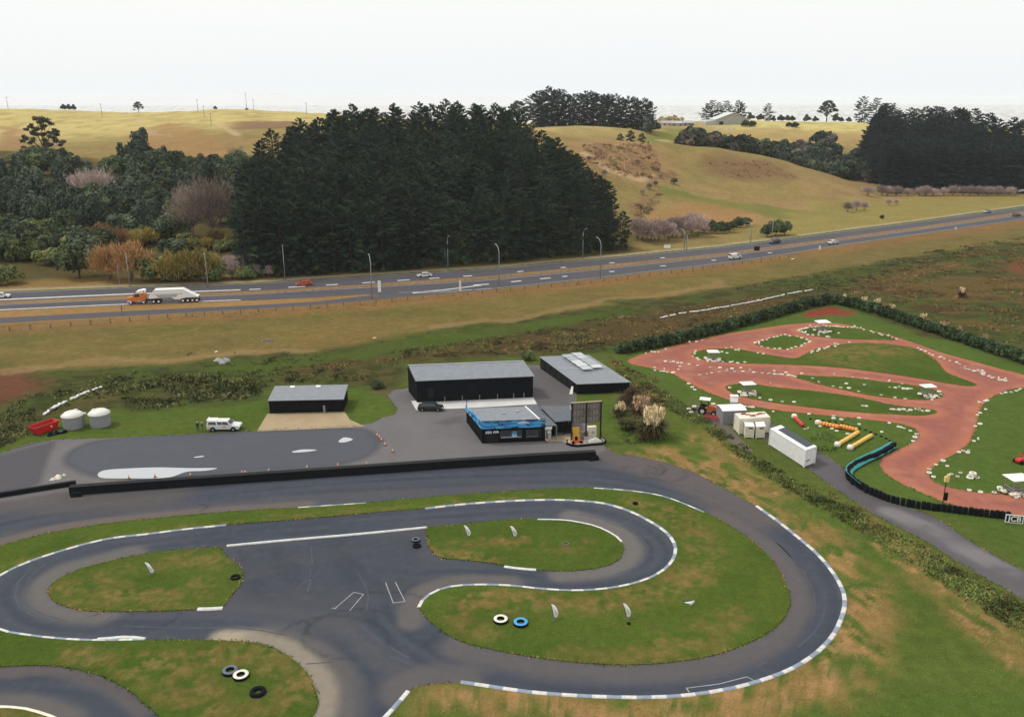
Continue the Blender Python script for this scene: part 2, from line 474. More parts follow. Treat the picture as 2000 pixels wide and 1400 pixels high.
def ground_colour(X, Y):
    wx, wy = X + (fbm(X / 9, Y / 9, 1, 4) - 0.5) * 9, Y + (fbm(X / 9, Y / 9, 2, 4) - 0.5) * 9
    n_big, n_mid, n_small = fbm(X / 40, Y / 25, 11, 4), fbm(X / 10, Y / 7, 12, 4), fbm(X / 2.5, Y / 2.0, 13, 3)
    C = np.empty(X.shape + (3,)); C[:] = S(98, 110, 54)
    def put(m, col): C[:] = C * (1 - m[..., None]) + np.asarray(col) * m[..., None]
    # field of dry stubble beside the motorway
    m = poly_mask(wx, wy, Gs(NEAR_FIELD), 4); put(m, C_FIELD)
    put(m * smooth((n_mid - 0.45) / 0.25) * 0.6, S(108, 108, 58)); put(m * smooth((n_big - 0.52) / 0.2) * 0.6, S(140, 116, 72)); put(m * smooth((n_small - 0.5) / 0.2) * 0.4, S(150, 126, 80))
    put(line_mask(wx, wy, Gs([(-400, 655), (0, 636), (240, 621), (500, 608), (700, 592), (950, 570), (1200, 546), (1400, 520), (1650, 482), (2000, 434), (2300, 398)]), 3, 8) * 0.75, C_ORANGE)
    put(poly_mask(X, Y, Gs([(-700, 640), (0, 600), (500, 582), (740, 572), (740, 582), (500, 602), (0, 634), (-700, 690)]), 1.5), S(168, 134, 88))
    # wet rough ground along the ditch
    m = poly_mask(wx, wy, Gs(SWAMP), 3); put(m, C_SWAMP)
    put(m * smooth((n_mid - 0.42) / 0.2) * 0.7, S(92, 98, 48)); put(m * smooth((fbm(X / 14, Y / 8, 21, 4) - 0.50) / 0.12) * 0.7, C_BROWN)
    put(m * smooth((n_small - 0.45) / 0.2) * 0.6, S(58, 64, 36))
    R = poly_mask(wx, wy, Gs([(1640, 575), (1800, 505), (2000, 470), (2400, 430), (2400, 800), (2000, 705)]), 5)
    put(R * smooth((fbm(X / 16, Y / 9, 31, 4) - 0.50) / 0.12) * 0.8, S(116, 94, 58)); put(R * smooth((fbm(X / 22, Y / 12, 33, 4) - 0.62) / 0.1) * 0.8, S(92, 70, 50))
    for pts, col, k in (([(400, 712), (640, 690), (800, 664), (1000, 634), (1190, 610), (1190, 622), (1000, 652), (800, 684), (640, 712), (420, 728)], S(86, 104, 46), 0.8),
                        ([(560, 742), (800, 700), (1050, 690), (1200, 672), (1350, 640), (1560, 590), (1600, 582), (1500, 578), (1300, 606), (1000, 660), (800, 690), (560, 722)], S(96, 80, 52), 0.75),
                        ([(-200, 800), (-50, 720), (40, 722), (95, 745), (80, 765), (10, 785), (-100, 830)], C_EARTH, 0.95),
                        ([(1970, 505), (2060, 490), (2150, 520), (2050, 545), (1970, 530)], S(130, 84, 62), 0.9)):
        put(poly_mask(wx, wy, Gs(pts), 3) * k * (0.7 + 0.6 * n_small).clip(0, 1), col)
    for pts in ([(-300, 750), (0, 726), (160, 709), (300, 700), (480, 690), (630, 684)], [(860, 640), (1040, 616), (1180, 590), (1300, 571), (1420, 553)]):
        put(line_mask(wx, wy, Gs(pts), 0.8, 2.2) * 0.75, C_TAN)
    # mown grass round the yard
    for pts in ([(-50, 890), (90, 850), (205, 800), (300, 803), (400, 792), (500, 785), (528, 790), (520, 850), (0, 895)], [(672, 760), (735, 757), (775, 790), (780, 815), (700, 835), (672, 806)]):
        m = poly_mask(wx, wy, Gs(pts), 2); put(m, C_MOWN); put(m * smooth((n_mid - 0.5) / 0.2) * 0.5, S(104, 112, 54))
    put(poly_mask(wx, wy, Gs([(745, 765), (800, 755), (815, 785), (765, 790)]), 1.5) * 0.85, S(128, 96, 82))
    # grass beside the sealed track, dry where karts run off
    m = poly_mask(wx, wy, Gs([(1128, 770), (1190, 745), (1330, 790), (1450, 870), (1600, 980), (1800, 1090), (2100, 1290), (2400, 1700), (600, 1700), (760, 1340), (1640, 1200), (1450, 960), (1180, 870)]), 3)
    put(m, S(96, 114, 50)); put(m * smooth((n_mid - 0.5) / 0.2) * 0.4, S(118, 120, 60)); put(m * smooth((n_big - 0.5) / 0.12) * 0.4, S(80, 104, 46))
    put(m * smooth((fbm(X / 14, Y / 10, 41, 4) - 0.58) / 0.12) * 0.35, S(140, 124, 72))
    for pts, h, k in (([(1290, 885), (1350, 905), (1420, 935), (1500, 985), (1580, 1045), (1650, 1110), (1690, 1170), (1690, 1230), (1650, 1270), (1560, 1330), (1450, 1368), (1300, 1380), (1150, 1376), (980, 1368), (880, 1345)], 1.6, 0.85),
                      ([(1240, 900), (1330, 915), (1390, 945)], 2.0, 0.6), ([(1720, 1050), (1800, 1110), (1870, 1170), (1940, 1230), (2050, 1320)], 1.2, 0.55), ([(1340, 850), (1440, 905), (1530, 960)], 1.0, 0.5)):
        P = Gs(pts)
        put(line_mask(wx, wy, P, h, 4.0) * k * smooth((fbm(X / 2.0 + Y / 9, Y / 3.5, 43, 4) - 0.36) / 0.22), S(162, 130, 82))
        put(line_mask(wx, wy, P, h * 0.6, 2.0) * 0.6 * smooth((fbm(X / .8 + Y / 3, Y / 1.5, 44, 3) - 0.5) / 0.15), S(192, 148, 104))
    # mown lawn between the dirt tracks
    m = poly_mask(wx, wy, Gs(KARTGRASS), 1.5); put(m, C_KARTGRASS); put(m * smooth((n_mid - 0.5) / 0.2) * 0.4, S(92, 108, 50))
    put(poly_mask(wx, wy, Gs([(1548, 612), (1610, 600), (1680, 610), (1668, 618), (1560, 619)]), 1.2) * 0.95, S(150, 74, 62))
    return C
def hill_colour(X, Y, Z):
    n1, n2, n3 = fbm(X / 60, Y / 60, 51, 4), fbm(X / 14, Y / 14, 52, 4), fbm(X / 4, Y / 4, 53, 3)
    wx, wy = X + (fbm(X / 14, Y / 14, 54, 3) - 0.5) * 16, Y + (fbm(X / 14, Y / 14, 55, 3) - 0.5) * 16
    C = np.empty(X.shape + (3,)); C[:] = S(160, 142, 88)
    def put(m, col): C[:] = C * (1 - m[..., None]) + np.asarray(col) * m[..., None]
    put(smooth((n1 - 0.45) / 0.2) * 0.6, S(174, 142, 100)); put(smooth((n2 - 0.48) / 0.2) * 0.4, S(146, 138, 80)); put(smooth((n3 - 0.5) / 0.2) * 0.3, S(140, 112, 78))
    put(smooth((Y - 560) / 150) * smooth((200 - X) / 200) * 0.95, S(222, 204, 134))      # pale yellow on the far ridge
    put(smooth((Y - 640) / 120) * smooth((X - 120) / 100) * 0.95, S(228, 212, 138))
    put(smooth((Y - 1000) / 300), S(246, 249, 248))  # far ground fades to near-white: haze painted into its colour
    put(smooth((n2 - 0.55) / 0.15) * 0.35, S(150, 128, 84)); put(smooth((fbm(X / 9, Y / 30, 57, 4) - 0.5) / 0.15) * 0.25, S(160, 140, 92))
    zones = [([(1130, 280), (1270, 278), (1290, 330), (1270, 355), (1200, 345), (1130, 310)], S(178, 144, 104), 0.75, 9),
             ([(1370, 318), (1430, 304), (1500, 315), (1560, 350), (1500, 356), (1420, 350)], S(136, 106, 80), 0.75, 9),
             ([(1280, 362), (1380, 384), (1500, 404), (1640, 416), (1640, 426), (1500, 424), (1370, 404), (1280, 380)], S(126, 132, 68), 0.8, 4),
             ([(1270, 420), (1330, 388), (1460, 412), (1500, 436), (1400, 452), (1290, 446)], S(178, 138, 92), 0.8, 5),
             ([(1240, 395), (1290, 375), (1285, 400), (1240, 440)], S(152, 118, 92), 0.7, 3),
             ([(1600, 395), (1800, 388), (1999, 385), (1999, 402), (1650, 448), (1450, 475), (1480, 450)], S(158, 146, 84), 0.85, 5),
             ([(0, 245), (50, 255), (40, 290), (0, 292)], S(172, 128, 92), 0.8, 8), ([(240, 268), (330, 240), (420, 262), (470, 300), (400, 312), (300, 290)], S(176, 138, 92), 0.75, 8),
             ([(450, 240), (520, 236), (600, 240), (590, 252), (470, 256)], S(138, 104, 84), 0.8, 8), ([(250, 254), (300, 262), (340, 268), (300, 256)], S(214, 188, 150), 0.6, 4),
             ([(1290, 252), (1350, 250), (1340, 268), (1270, 285), (1255, 272)], S(130, 140, 66), 0.7, 6), ([(1350, 262), (1480, 250), (1720, 262), (1720, 285), (1500, 278)], S(190, 160, 108), 0.7, 8)]
    for pts, col, k, soft in zones: put(poly_mask(wx, wy, Hs(pts), soft) * k, col)
    for pts, h in (([(425, 242), (440, 250), (465, 265)], 1.5), ([(1140, 300), (1180, 330), (1250, 352), (1275, 345)], 1.2), ([(1285, 275), (1400, 286), (1500, 303)], 1.5)):
        put(line_mask(X, Y, Hs(pts), h, 2) * 0.6, S(220, 190, 150))
    put(line_mask(X, Y, Hs([(1200, 300), (1240, 320), (1275, 335)]), 12, 4) * smooth((n3 - 0.45) / 0.1) * 0.5, S(128, 92, 70))
    # slope under the bush and pines
    put(poly_mask(wx, wy, np.array([G(-200, 575)[:2], G(250, 556)[:2], G(470, 546)[:2], G(850, 527)[:2], G(1225, 497)[:2], (43, 440), (0, 470), (-170, 470), (-330, 560), (-420, 430)]), 5) * 0.9, S(88, 82, 50))
    # bank beside the far carriageway
    put(line_mask(wx, wy, Gs([(-300, 580), (0, 563), (240, 553), (500, 547)]), 3, 12) * 0.85, S(160, 132, 82))
    put(line_mask(X, Y, VERGE_R, 1.2, 1.2) * 0.8, S(182, 168, 140))
    return C
def build_ground():
    cols = 620
    T = np.concatenate([np.linspace(-70, -40, 31)[:-1], np.linspace(-40, 40, cols - 60), np.linspace(40, 70, 31)[1:]]); tx = np.tan(np.radians(T))
    ys = np.concatenate([np.arange(4, 70, 1.5), np.arange(70, 150, 0.42), np.arange(150, 262, 0.6), np.arange(262, 640, 1.3), np.arange(640, 1150, 3.2), np.geomspace(1150, 12600, 54)])
    X, Y = ys[:, None] * tx[None, :], np.repeat(ys[:, None], cols, 1)
    Z = height(X, Y)
    vy = np.interp(X.ravel(), VERGE_R[:, 0], VERGE_R[:, 1]).reshape(X.shape)
    C = ground_colour(X, Y)
    back = Y > vy - 2
    rows = back.any(1)
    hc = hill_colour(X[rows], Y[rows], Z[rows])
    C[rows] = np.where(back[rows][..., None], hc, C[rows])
    # small unevenness of the rough ground, none under roads and buildings
    n = len(ys)
    V = np.stack([X, Y, Z], 2).reshape(-1, 3)
    i = np.arange(n - 1)[:, None] * cols + np.arange(cols - 1)[None]
    F = np.stack([i, i + 1, i + cols + 1, i + cols], 2).reshape(-1, 4)
    me = np_mesh('grassland', V, F, C.reshape(-1, 3), [M_GROUND], smooth_=True)
    tag(link('grassland', me), kind='structure')
build_ground()
b = MB(); b.add([(-12000, -600, -.35), (12000, -600, -.35), (12000, 12000, -.35), (-12000, 12000, -.35)], [(0, 1, 2, 3)])
tag(b.build('subsoil', paint('plain_turf', tuple(c * .6 for c in S(104, 110, 58)), .95, spec=.02, var=.25, scale=.05)), kind='structure')

# distant ranges, with haze painted in as a near-white colour
def far_range(name, dist, x0, x1, hts, seed):
    n = 90; xs = np.linspace(x0, x1, n)
    base = np.interp(xs, np.linspace(x0, x1, len(hts)), hts)
    h = base * (0.8 + 0.4 * fbm(xs / 260, xs * 0, seed, 4))
    prof = [(-1300, 0.0), (-700, 0.45), (-250, 0.85), (0, 1.0), (350, 0.7), (1300, 0.0)]
    V = np.array([[x, dist + dy + 120 * math.sin(x / 300), hh * k * (1 + 0.25 * (vnoise(np.array([x / 150]), np.array([dy / 200]), seed)[0] - 0.5))] for (dy, k) in prof for x, hh in zip(xs, h)])
    i = np.arange(len(prof) - 1)[:, None] * n + np.arange(n - 1)[None]
    F = np.stack([i, i + 1, i + n + 1, i + n], 2).reshape(-1, 4)
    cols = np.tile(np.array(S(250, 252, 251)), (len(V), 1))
    tag(link(name, np_mesh(name, V, F, cols, [M_GROUND], smooth_=True)), kind='structure')
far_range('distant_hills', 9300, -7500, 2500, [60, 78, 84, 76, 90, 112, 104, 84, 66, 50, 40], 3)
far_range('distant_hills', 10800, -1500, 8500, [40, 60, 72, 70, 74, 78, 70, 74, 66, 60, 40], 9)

# ================================================================== sheets: tracks, roads, lawns, pads
def sheet(name, outline, z, step, colour, mat, holes=(), kind='structure', skirt=0.0, label=None):
    """fills an outline (world xy) with a triangulated sheet whose points carry the colour of what it is made of"""
    O = np.asarray(outline, float)
    lo, hi = O.min(0), O.max(0)
    pts = [tuple(p) for p in O]
    edges = [(i, (i + 1) % len(O)) for i in range(len(O))]
    gx, gy = np.meshgrid(np.arange(lo[0], hi[0], step), np.arange(lo[1], hi[1], step * 0.9))
    gx = gx + (np.arange(gx.shape[0]) % 2)[:, None] * step * 0.5
    rs = np.random.RandomState(7)
    gx = (gx + rs.uniform(-.12, .12, gx.shape) * step).ravel(); gy = (gy + rs.uniform(-.12, .12, gy.shape) * step).ravel()
    k = inside(gx, gy, O); gx, gy = gx[k], gy[k]
    k = seg_dist(gx, gy, O, True) > step * 0.35; gx, gy = gx[k], gy[k]
    pts += list(zip(gx.tolist(), gy.tolist()))
    v, e, f, *_ = delaunay_2d_cdt([Vector(p) for p in pts], edges, [], 1, 1e-4)
    V = np.array([(p[0], p[1], z) for p in v])
    F = np.array([t for t in f if len(t) == 3], np.int32)
    a, b, c = V[F[:, 0]], V[F[:, 1]], V[F[:, 2]]
    flip = ((b - a)[:, 0] * (c - a)[:, 1] - (b - a)[:, 1] * (c - a)[:, 0]) < 0
    F[flip] = F[flip][:, ::-1]
    cols = colour(V[:, 0], V[:, 1])
    Fs = [F]
    if skirt:
        n0 = len(V); m = len(O)
        SV = np.array([(p[0], p[1], z) for p in O] + [(p[0], p[1], z - skirt) for p in O])
        area = 0.5 * np.sum(O[:, 0] * np.roll(O[:, 1], -1) - np.roll(O[:, 0], -1) * O[:, 1])
        q = np.array([(n0 + i, n0 + m + i, n0 + m + (i + 1) % m, n0 + (i + 1) % m) for i in range(m)], np.int32)
        if area < 0: q = q[:, ::-1]
        V = np.concatenate([V, SV]); cols = np.concatenate([cols, np.tile(np.array(S(96, 84, 56)), (2 * m, 1))])
        Fs.append(q)
    o = link(name, np_mesh(name, V, Fs, cols, [mat]))
    tag(o, label=label, kind=kind)
    return o
def flat(rgb):
    return lambda x, y: np.tile(np.array(rgb), (len(x), 1))

# ---- the sealed kart track with the pit yard
K_OUTER = [(1478, 988), (1520, 1018), (1560, 1050), (1595, 1080), (1625, 1115), (1643, 1145), (1650, 1170), (1647, 1195), (1632, 1232), (1610, 1260), (1580, 1285), (1540, 1308), (1480, 1330), (1420, 1345), (1340, 1357), (1260, 1361), (1180, 1360), (1100, 1356), (1030, 1350), (960, 1340), (900, 1331)]
ASPHALT = [(-250, 940), (0, 885), (60, 865), (110, 858), (215, 855), (400, 846), (500, 841), (600, 836), (690, 832), (726, 826), (748, 815), (772, 808), (775, 797), (768, 788), (756, 772), (765, 762), (800, 757), (900, 738), (1035, 712), (1058, 714), (1125, 770), (1129, 795), (1152, 835), (1183, 873), (1205, 887), (1250, 892), (1300, 903), (1350, 920), (1400, 945), (1440, 968)]
ASPHALT_2 = [(850, 1334), (815, 1340), (797, 1348), (775, 1375), (750, 1402), (690, 1480), (-260, 1480)]
A_OUT = np.concatenate([Gs(ASPHALT), catmull(Gs(K_OUTER), False, 5), Gs(ASPHALT_2)])
STRIP_TOP = [(-260, 1135), (0, 1066), (29, 1058), (100, 1040), (200, 1024), (286, 1014), (350, 1008), (500, 996), (584, 991), (715, 982), (850, 970), (960, 962), (1060, 956), (1160, 953), (1230, 958), (1300, 970), (1375, 1000), (1430, 1030), (1480, 1065), (1512, 1100), (1535, 1140), (1543, 1170), (1538, 1195), (1520, 1220), (1480, 1247), (1430, 1268), (1370, 1285), (1280, 1296), (1200, 1298), (1120, 1293), (1040, 1283), (960, 1268), (900, 1252), (860, 1230), (832, 1205), (818, 1186)]
K_IN = [(818, 1186), (824, 1174), (842, 1159), (872, 1147), (920, 1142), (990, 1143), (1060, 1150), (1130, 1153), (1200, 1147), (1260, 1132), (1300, 1110), (1318, 1085), (1318, 1062), (1300, 1038), (1270, 1018), (1230, 998), (1180, 983), (1120, 977), (1060, 976), (980, 979), (900, 985), (830, 993), (740, 1000)]
STRIP_BOT = [(740, 1000), (584, 1014), (440, 1025), (286, 1043), (200, 1054), (86, 1086), (0, 1123), (-260, 1290)]
ISLE_B = [(95, 1156), (104, 1138), (130, 1122), (170, 1107), (230, 1092), (280, 1082), (330, 1075), (390, 1071), (428, 1070), (436, 1080), (450, 1091), (465, 1105), (474, 1120), (471, 1140), (460, 1153), (446, 1172), (433, 1186), (390, 1190), (330, 1193), (260, 1194), (190, 1194), (150, 1190), (120, 1181), (101, 1170)]
ISLE_C = [(836, 1030), (880, 1026), (940, 1020), (1000, 1015), (1060, 1013), (1120, 1018), (1165, 1028), (1198, 1043), (1214, 1060), (1218, 1075), (1210, 1090), (1190, 1103), (1150, 1112), (1100, 1115), (1047, 1113), (1000, 1107), (960, 1100), (900, 1093), (865, 1090), (848, 1080), (838, 1066), (834, 1046)]
ISLE_D = [(-260, 1190), (0, 1230), (29, 1236), (86, 1244), (150, 1249), (214, 1250), (285, 1250), (371, 1250), (460, 1252), (505, 1257), (540, 1268), (570, 1286), (597, 1311), (613, 1340), (621, 1365), (616, 1390), (600, 1412), (560, 1480), (380, 1480), (318, 1408), (290, 1380), (265, 1358), (230, 1335), (190, 1318), (140, 1305), (95, 1300), (50, 1300), (0, 1302), (-260, 1320)]
ISLE_E = [(-260, 1390), (0, 1383), (50, 1386), (110, 1404), (170, 1440), (200, 1480), (-260, 1480)]
LINES_DARK = [([(-300, 1110), (0, 1020), (200, 988), (450, 957), (700, 937), (950, 925), (1150, 925), (1300, 950), (1420, 993), (1510, 1050), (1580, 1115), (1603, 1170), (1588, 1225), (1530, 1275), (1430, 1310), (1300, 1327), (1150, 1327), (1000, 1312), (880, 1282), (790, 1230), (740, 1180), (700, 1120), (640, 1060)], 2.4),
              ([(440, 1044), (650, 1022), (850, 1006), (1000, 996), (1120, 996), (1220, 1022), (1278, 1065), (1268, 1105), (1180, 1130), (1050, 1132), (900, 1120), (800, 1130), (760, 1170), (800, 1230), (880, 1280)], 2.0),
              ([(640, 1026), (440, 1044), (300, 1060), (150, 1085), (50, 1122), (22, 1160), (60, 1207), (150, 1226), (300, 1229), (450, 1229), (560, 1244), (660, 1290), (710, 1360), (700, 1480)], 2.0),
              ([(-260, 1350), (0, 1345), (120, 1338), (220, 1368), (290, 1440)], 2.0)]
LINES_PALE = [([(200, 1197), (120, 1186), (92, 1160), (100, 1135), (140, 1112), (250, 1084)], 1.2, S(136, 130, 124), 0.85),
              ([(1100, 1121), (1190, 1110), (1226, 1080), (1222, 1058), (1195, 1032), (1120, 1008)], 1.0, S(142, 136, 130), 0.9),
              ([(440, 1247), (505, 1252), (560, 1272), (605, 1308), (625, 1350), (620, 1392), (600, 1420)], 0.9, S(214, 200, 172), 0.95),
              ([(520, 1250), (590, 1275), (640, 1330), (645, 1390)], 1.5, S(140, 132, 124), 0.6),
              ([(805, 1215), (808, 1178), (830, 1155), (880, 1138), (1000, 1138)], 0.8, S(134, 126, 120), 0.8),
              ([(900, 1262), (1040, 1292), (1200, 1306), (1300, 1304), (1400, 1290), (1500, 1250), (1545, 1200), (1550, 1160), (1530, 1110), (1480, 1055), (1400, 1010)], 1.1, S(126, 118, 116), 0.8),
              ([(1180, 880), (1250, 900), (1330, 925), (1400, 958), (1470, 1000)], 2.6, S(122, 112, 110), 0.85),
              ([(-260, 1112), (0, 1058), (150, 1024), (350, 1003), (600, 984)], 0.6, S(142, 126, 112), 0.7),
              ([(-260, 1008), (0, 968), (160, 968), (300, 962)], 3.0, S(122, 112, 106), 0.6),
              ([(-260, 1385), (0, 1374), (60, 1378), (130, 1402)], 0.8, S(132, 124, 118), 0.8), ([(780, 1350), (840, 1325), (900, 1322)], 1.2, S(122, 116, 114), 0.8),
              ([(-260, 1290), (0, 1312), (60, 1306), (130, 1310), (220, 1338), (280, 1385)], 0.6, S(124, 114, 110), 0.7)]
YARD = [(-250, 945), (0, 886), (110, 856), (500, 838), (700, 830), (780, 750), (1058, 706), (1130, 770), (1185, 875), (1163, 890), (140, 957), (0, 980), (-260, 1030)]
PIT_DARK = [(128, 895), (150, 874), (215, 858), (400, 846), (500, 842), (690, 836), (735, 852), (742, 868), (715, 892), (640, 910), (480, 920), (300, 936), (190, 930), (140, 912)]
def asphalt_colour(X, Y):
    n1, n2, n3 = fbm(X / 9, Y / 9, 61, 4), fbm(X / 2.2, Y / 2.2, 62, 4), fbm(X / 0.7, Y / 0.7, 63, 2)
    wx, wy = X + (n1 - 0.5) * 0.5, Y + (n2 - 0.5) * 0.4
    C = np.empty(X.shape + (3,)); C[:] = S(97, 99, 107)
    def put(m, col): C[:] = C * (1 - m[..., None]) + np.asarray(col) * m[..., None]
    put(smooth((n1 - 0.45) / 0.2) * 0.3, S(102, 102, 108))
    for pts, w in LINES_DARK:
        P = resample(catmull(Gs(pts), False, 5), 2.5)
        put(line_mask(wx, wy, P, w * 0.7, w * 1.2) * 0.85, S(80, 88, 101))
        for k, off in enumerate((-1.25, -.75, -.3, 0.15, .6, 1.05)):            # bands of laid rubber
            d = np.gradient(P, axis=0); d /= np.linalg.norm(d, axis=1)[:, None] + 1e-9
            Q = P + np.stack([-d[:, 1], d[:, 0]], 1) * off * w * (0.9 + 0.4 * vnoise(np.arange(len(P)) / 7.0, np.zeros(len(P)), k))[:, None]
            put(line_mask(X, Y, Q, 0.15, 0.6) * 0.42 * smooth((fbm(X / 9, Y / 9, 70 + k, 2) - 0.38) / 0.15), S(70, 76, 88) if k % 2 == 0 else S(100, 104, 112))
    m = poly_mask(wx, wy, Gs([(445, 1072), (830, 1036), (830, 1085), (800, 1150), (700, 1200), (470, 1170), (480, 1120)]), 1.5)
    put(m * 0.85, S(82, 88, 99)); put(m * smooth((fbm(X / 4 + Y / 9, Y / 9, 81, 4) - 0.46) / 0.1) * 0.5, S(74, 80, 90)); put(m * smooth((fbm(X / 6, Y / 3, 82, 3) - 0.54) / 0.1) * 0.35, S(96, 98, 104))
    for pts, w, col, k in LINES_PALE: put(line_mask(wx, wy, catmull(Gs(pts), False, 4), w, w * 1.5) * k * .85, col)
    m = poly_mask(wx, wy, Gs(YARD), 0.8)
    put(m, S(137, 134, 135)); put(m * smooth((n1 - 0.5) / 0.2) * 0.3, S(144, 139, 138)); put(m * smooth((fbm(X / 3, Y / 8, 65, 4) - .5) / .2) * .35, S(126, 123, 125))
    m2 = poly_mask(wx, wy, catmull(Gs(PIT_DARK), True, 4), 0.5)
    put(m2, S(104, 108, 118)); put(m2 * smooth((n1 - 0.45) / 0.2) * 0.25, S(112, 115, 124))
    put(line_mask(X, Y, catmull(Gs(PIT_DARK), True, 4), 0.35, 0.8) * 0.3, S(80, 78, 80))
    put(poly_mask(wx, wy, Gs([(-250, 945), (0, 888), (108, 860), (80, 945), (0, 968), (-250, 1015)]), 0.7), S(104, 102, 107))
    put(poly_mask(wx, wy, Gs([(900, 900), (1163, 893), (1200, 905), (1120, 912), (900, 918)]), 1.2) * 0.4, S(84, 86, 94))
    put(poly_mask(wx, wy, Gs([(850, 826), (880, 815), (905, 812), (905, 824), (870, 830)]), 1.0) * 0.5, S(92, 88, 88))
    put(poly_mask(wx, wy, Gs([(900, 745), (1045, 715), (1125, 770), (1115, 795), (1000, 795)]), 2) * 0.7, S(108, 104, 106))
    put(smooth((n3 - 0.6) / 0.15) * 0.15, S(120, 118, 118))
    # scrub marks left by spinning tyres
    for cx, cy, r in ((1262, 917, 1.6), (1270, 915, 2.3), (1257, 919, 2.9), (1300, 925, 3.0), (690, 1235, 5), (735, 1215, 7), (640, 1260, 6), (300, 1205, 2.5), (385, 992, 1.2)):
        c = G(cx, cy)[:2]; d = np.hypot(X - c[0], (Y - c[1]) * 1.2)
        a = np.arctan2(Y - c[1], X - c[0])
        put(smooth(1 - np.abs(d - r) / 0.4) * 0.45 * smooth((np.sin(a * 1.3 + r) + 0.5) / 0.5), S(60, 62, 70))
    return C
sheet('race_track', A_OUT, 0.004, 0.5, asphalt_colour, M_ASPHALT)

def turf_colour(dry=(), tint=(96, 113, 49), rough=0.35):
    def f(X, Y):
        n1, n2, n3 = fbm(X / 7, Y / 7, 91, 4), fbm(X / 2, Y / 2, 92, 4), fbm(X / 0.8, Y / 0.8, 93, 2)
        wx, wy = X + (n2 - 0.5) * 3, Y + (fbm(X / 2, Y / 2, 94, 4) - 0.5) * 3
        C = np.empty(X.shape + (3,)); C[:] = S(*tint)
        def put(m, col): C[:] = C * (1 - m[..., None]) + np.asarray(col) * m[..., None]
        put(smooth((n1 - 0.5) / 0.2) * rough * .7, S(112, 118, 54)); put(smooth((fbm(X / 5, Y / 4, 95, 3) - 0.5) / 0.15) * 0.5, S(78, 104, 40))
        put(smooth((n2 - 0.6) / 0.15) * 0.35 * rough, S(132, 118, 64)); put(smooth((n3 - 0.6) / 0.15) * 0.3, S(82, 98, 42))
        for pts, h, soft, k in dry:
            P = Gs(pts)
            m = (line_mask(wx, wy, P, h, soft) if len(pts) < 12 else poly_mask(wx, wy, P, soft)) * k
            put(m * .65 * smooth((fbm(X / 1.6, Y / 1.4, 96, 4) - 0.40) / 0.2), S(146, 122, 72)); put(m * 0.4 * smooth((fbm(X / .6, Y / .6, 97, 3) - 0.5) / 0.15), S(176, 142, 96))
        return C
    return f
A_GRASS = np.concatenate([catmull(Gs(STRIP_TOP), False, 4), catmull(Gs(K_IN), False, 4)[1:], catmull(Gs(STRIP_BOT), False, 4)[1:]])
sheet('infield_grass', A_GRASS, 0.07, 0.55, turf_colour([([(1240, 985), (1300, 1000), (1360, 1040), (1384, 1080), (1370, 1110), (1330, 1140), (1260, 1165), (1150, 1180), (1020, 1176), (930, 1166)], 0.8, 2.6, 0.85), ([(930, 1166), (895, 1190), (885, 1215)], 0.6, 1.8, 0.7), ([(910, 1235), (945, 1232)], 0.6, 2, 0.7), ([(1290, 1265), (1340, 1252), (1440, 1205)], 0.8, 2.5, 0.55), ([(1000, 1012), (1200, 1000)], 0.0, 0.1, 0.0), ([(0, 1112), (150, 1068), (300, 1036), (584, 1008), (850, 985), (1060, 969)], 0.25, 1.0, 0.5), ([(1100, 1280), (1250, 1285), (1400, 1262)], 0.5, 1.8, 0.5)], (95, 115, 47)), M_TURF, skirt=0.07)
sheet('infield_grass', catmull(Gs(ISLE_B), True, 4), 0.07, 0.4, turf_colour([([(110, 1150), (180, 1145), (220, 1150)], 1.0, 2, 0.6), ([(230, 1165), (290, 1167), (320, 1164)], 0.8, 1.6, 0.85), ([(200, 1118), (250, 1112)], 0.4, 1.5, 0.6), ([(330, 1100), (370, 1090), (420, 1100)], 0.5, 2, 0.6), ([(385, 1140), (405, 1145), (400, 1160)], 0.5, 1.5, 0.9), ([(120, 1178), (250, 1190), (400, 1188)], 0.2, 0.8, 0.5)]), M_TURF, skirt=0.07)
sheet('infield_grass', catmull(Gs(ISLE_C), True, 4), 0.07, 0.4, turf_colour([([(845, 1075), (900, 1085), (960, 1092)], 0.5, 1.4, 0.9), ([(900, 1058), (1010, 1060), (1090, 1075), (1140, 1070), (1150, 1062)], 0.3, 1.6, 0.55), ([(980, 1053), (1020, 1056)], 0.2, 1.0, 0.8)], (92, 112, 46), 0.4), M_TURF, skirt=0.07)
sheet('infield_grass', catmull(Gs(ISLE_D), True, 4), 0.07, 0.45, turf_colour([([(280, 1308), (330, 1322), (350, 1340), (400, 1375)], 1.0, 2.4, 0.75), ([(430, 1272), (500, 1275), (560, 1300), (590, 1350)], 0.7, 2.2, 0.7), ([(140, 1282), (220, 1292)], 0.3, 1.2, 0.8), ([(300, 1290), (390, 1282)], 0.8, 2, 0.7), ([(450, 1400), (520, 1385), (580, 1330)], 0.8, 2, 0.5)], (88, 110, 44), 0.4), M_TURF, skirt=0.07)
sheet('infield_grass', catmull(Gs(ISLE_E), True, 4), 0.07, 0.5, turf_colour([([(0, 1390), (100, 1410)], 0.5, 1.5, 0.6)]), M_TURF, skirt=0.07)

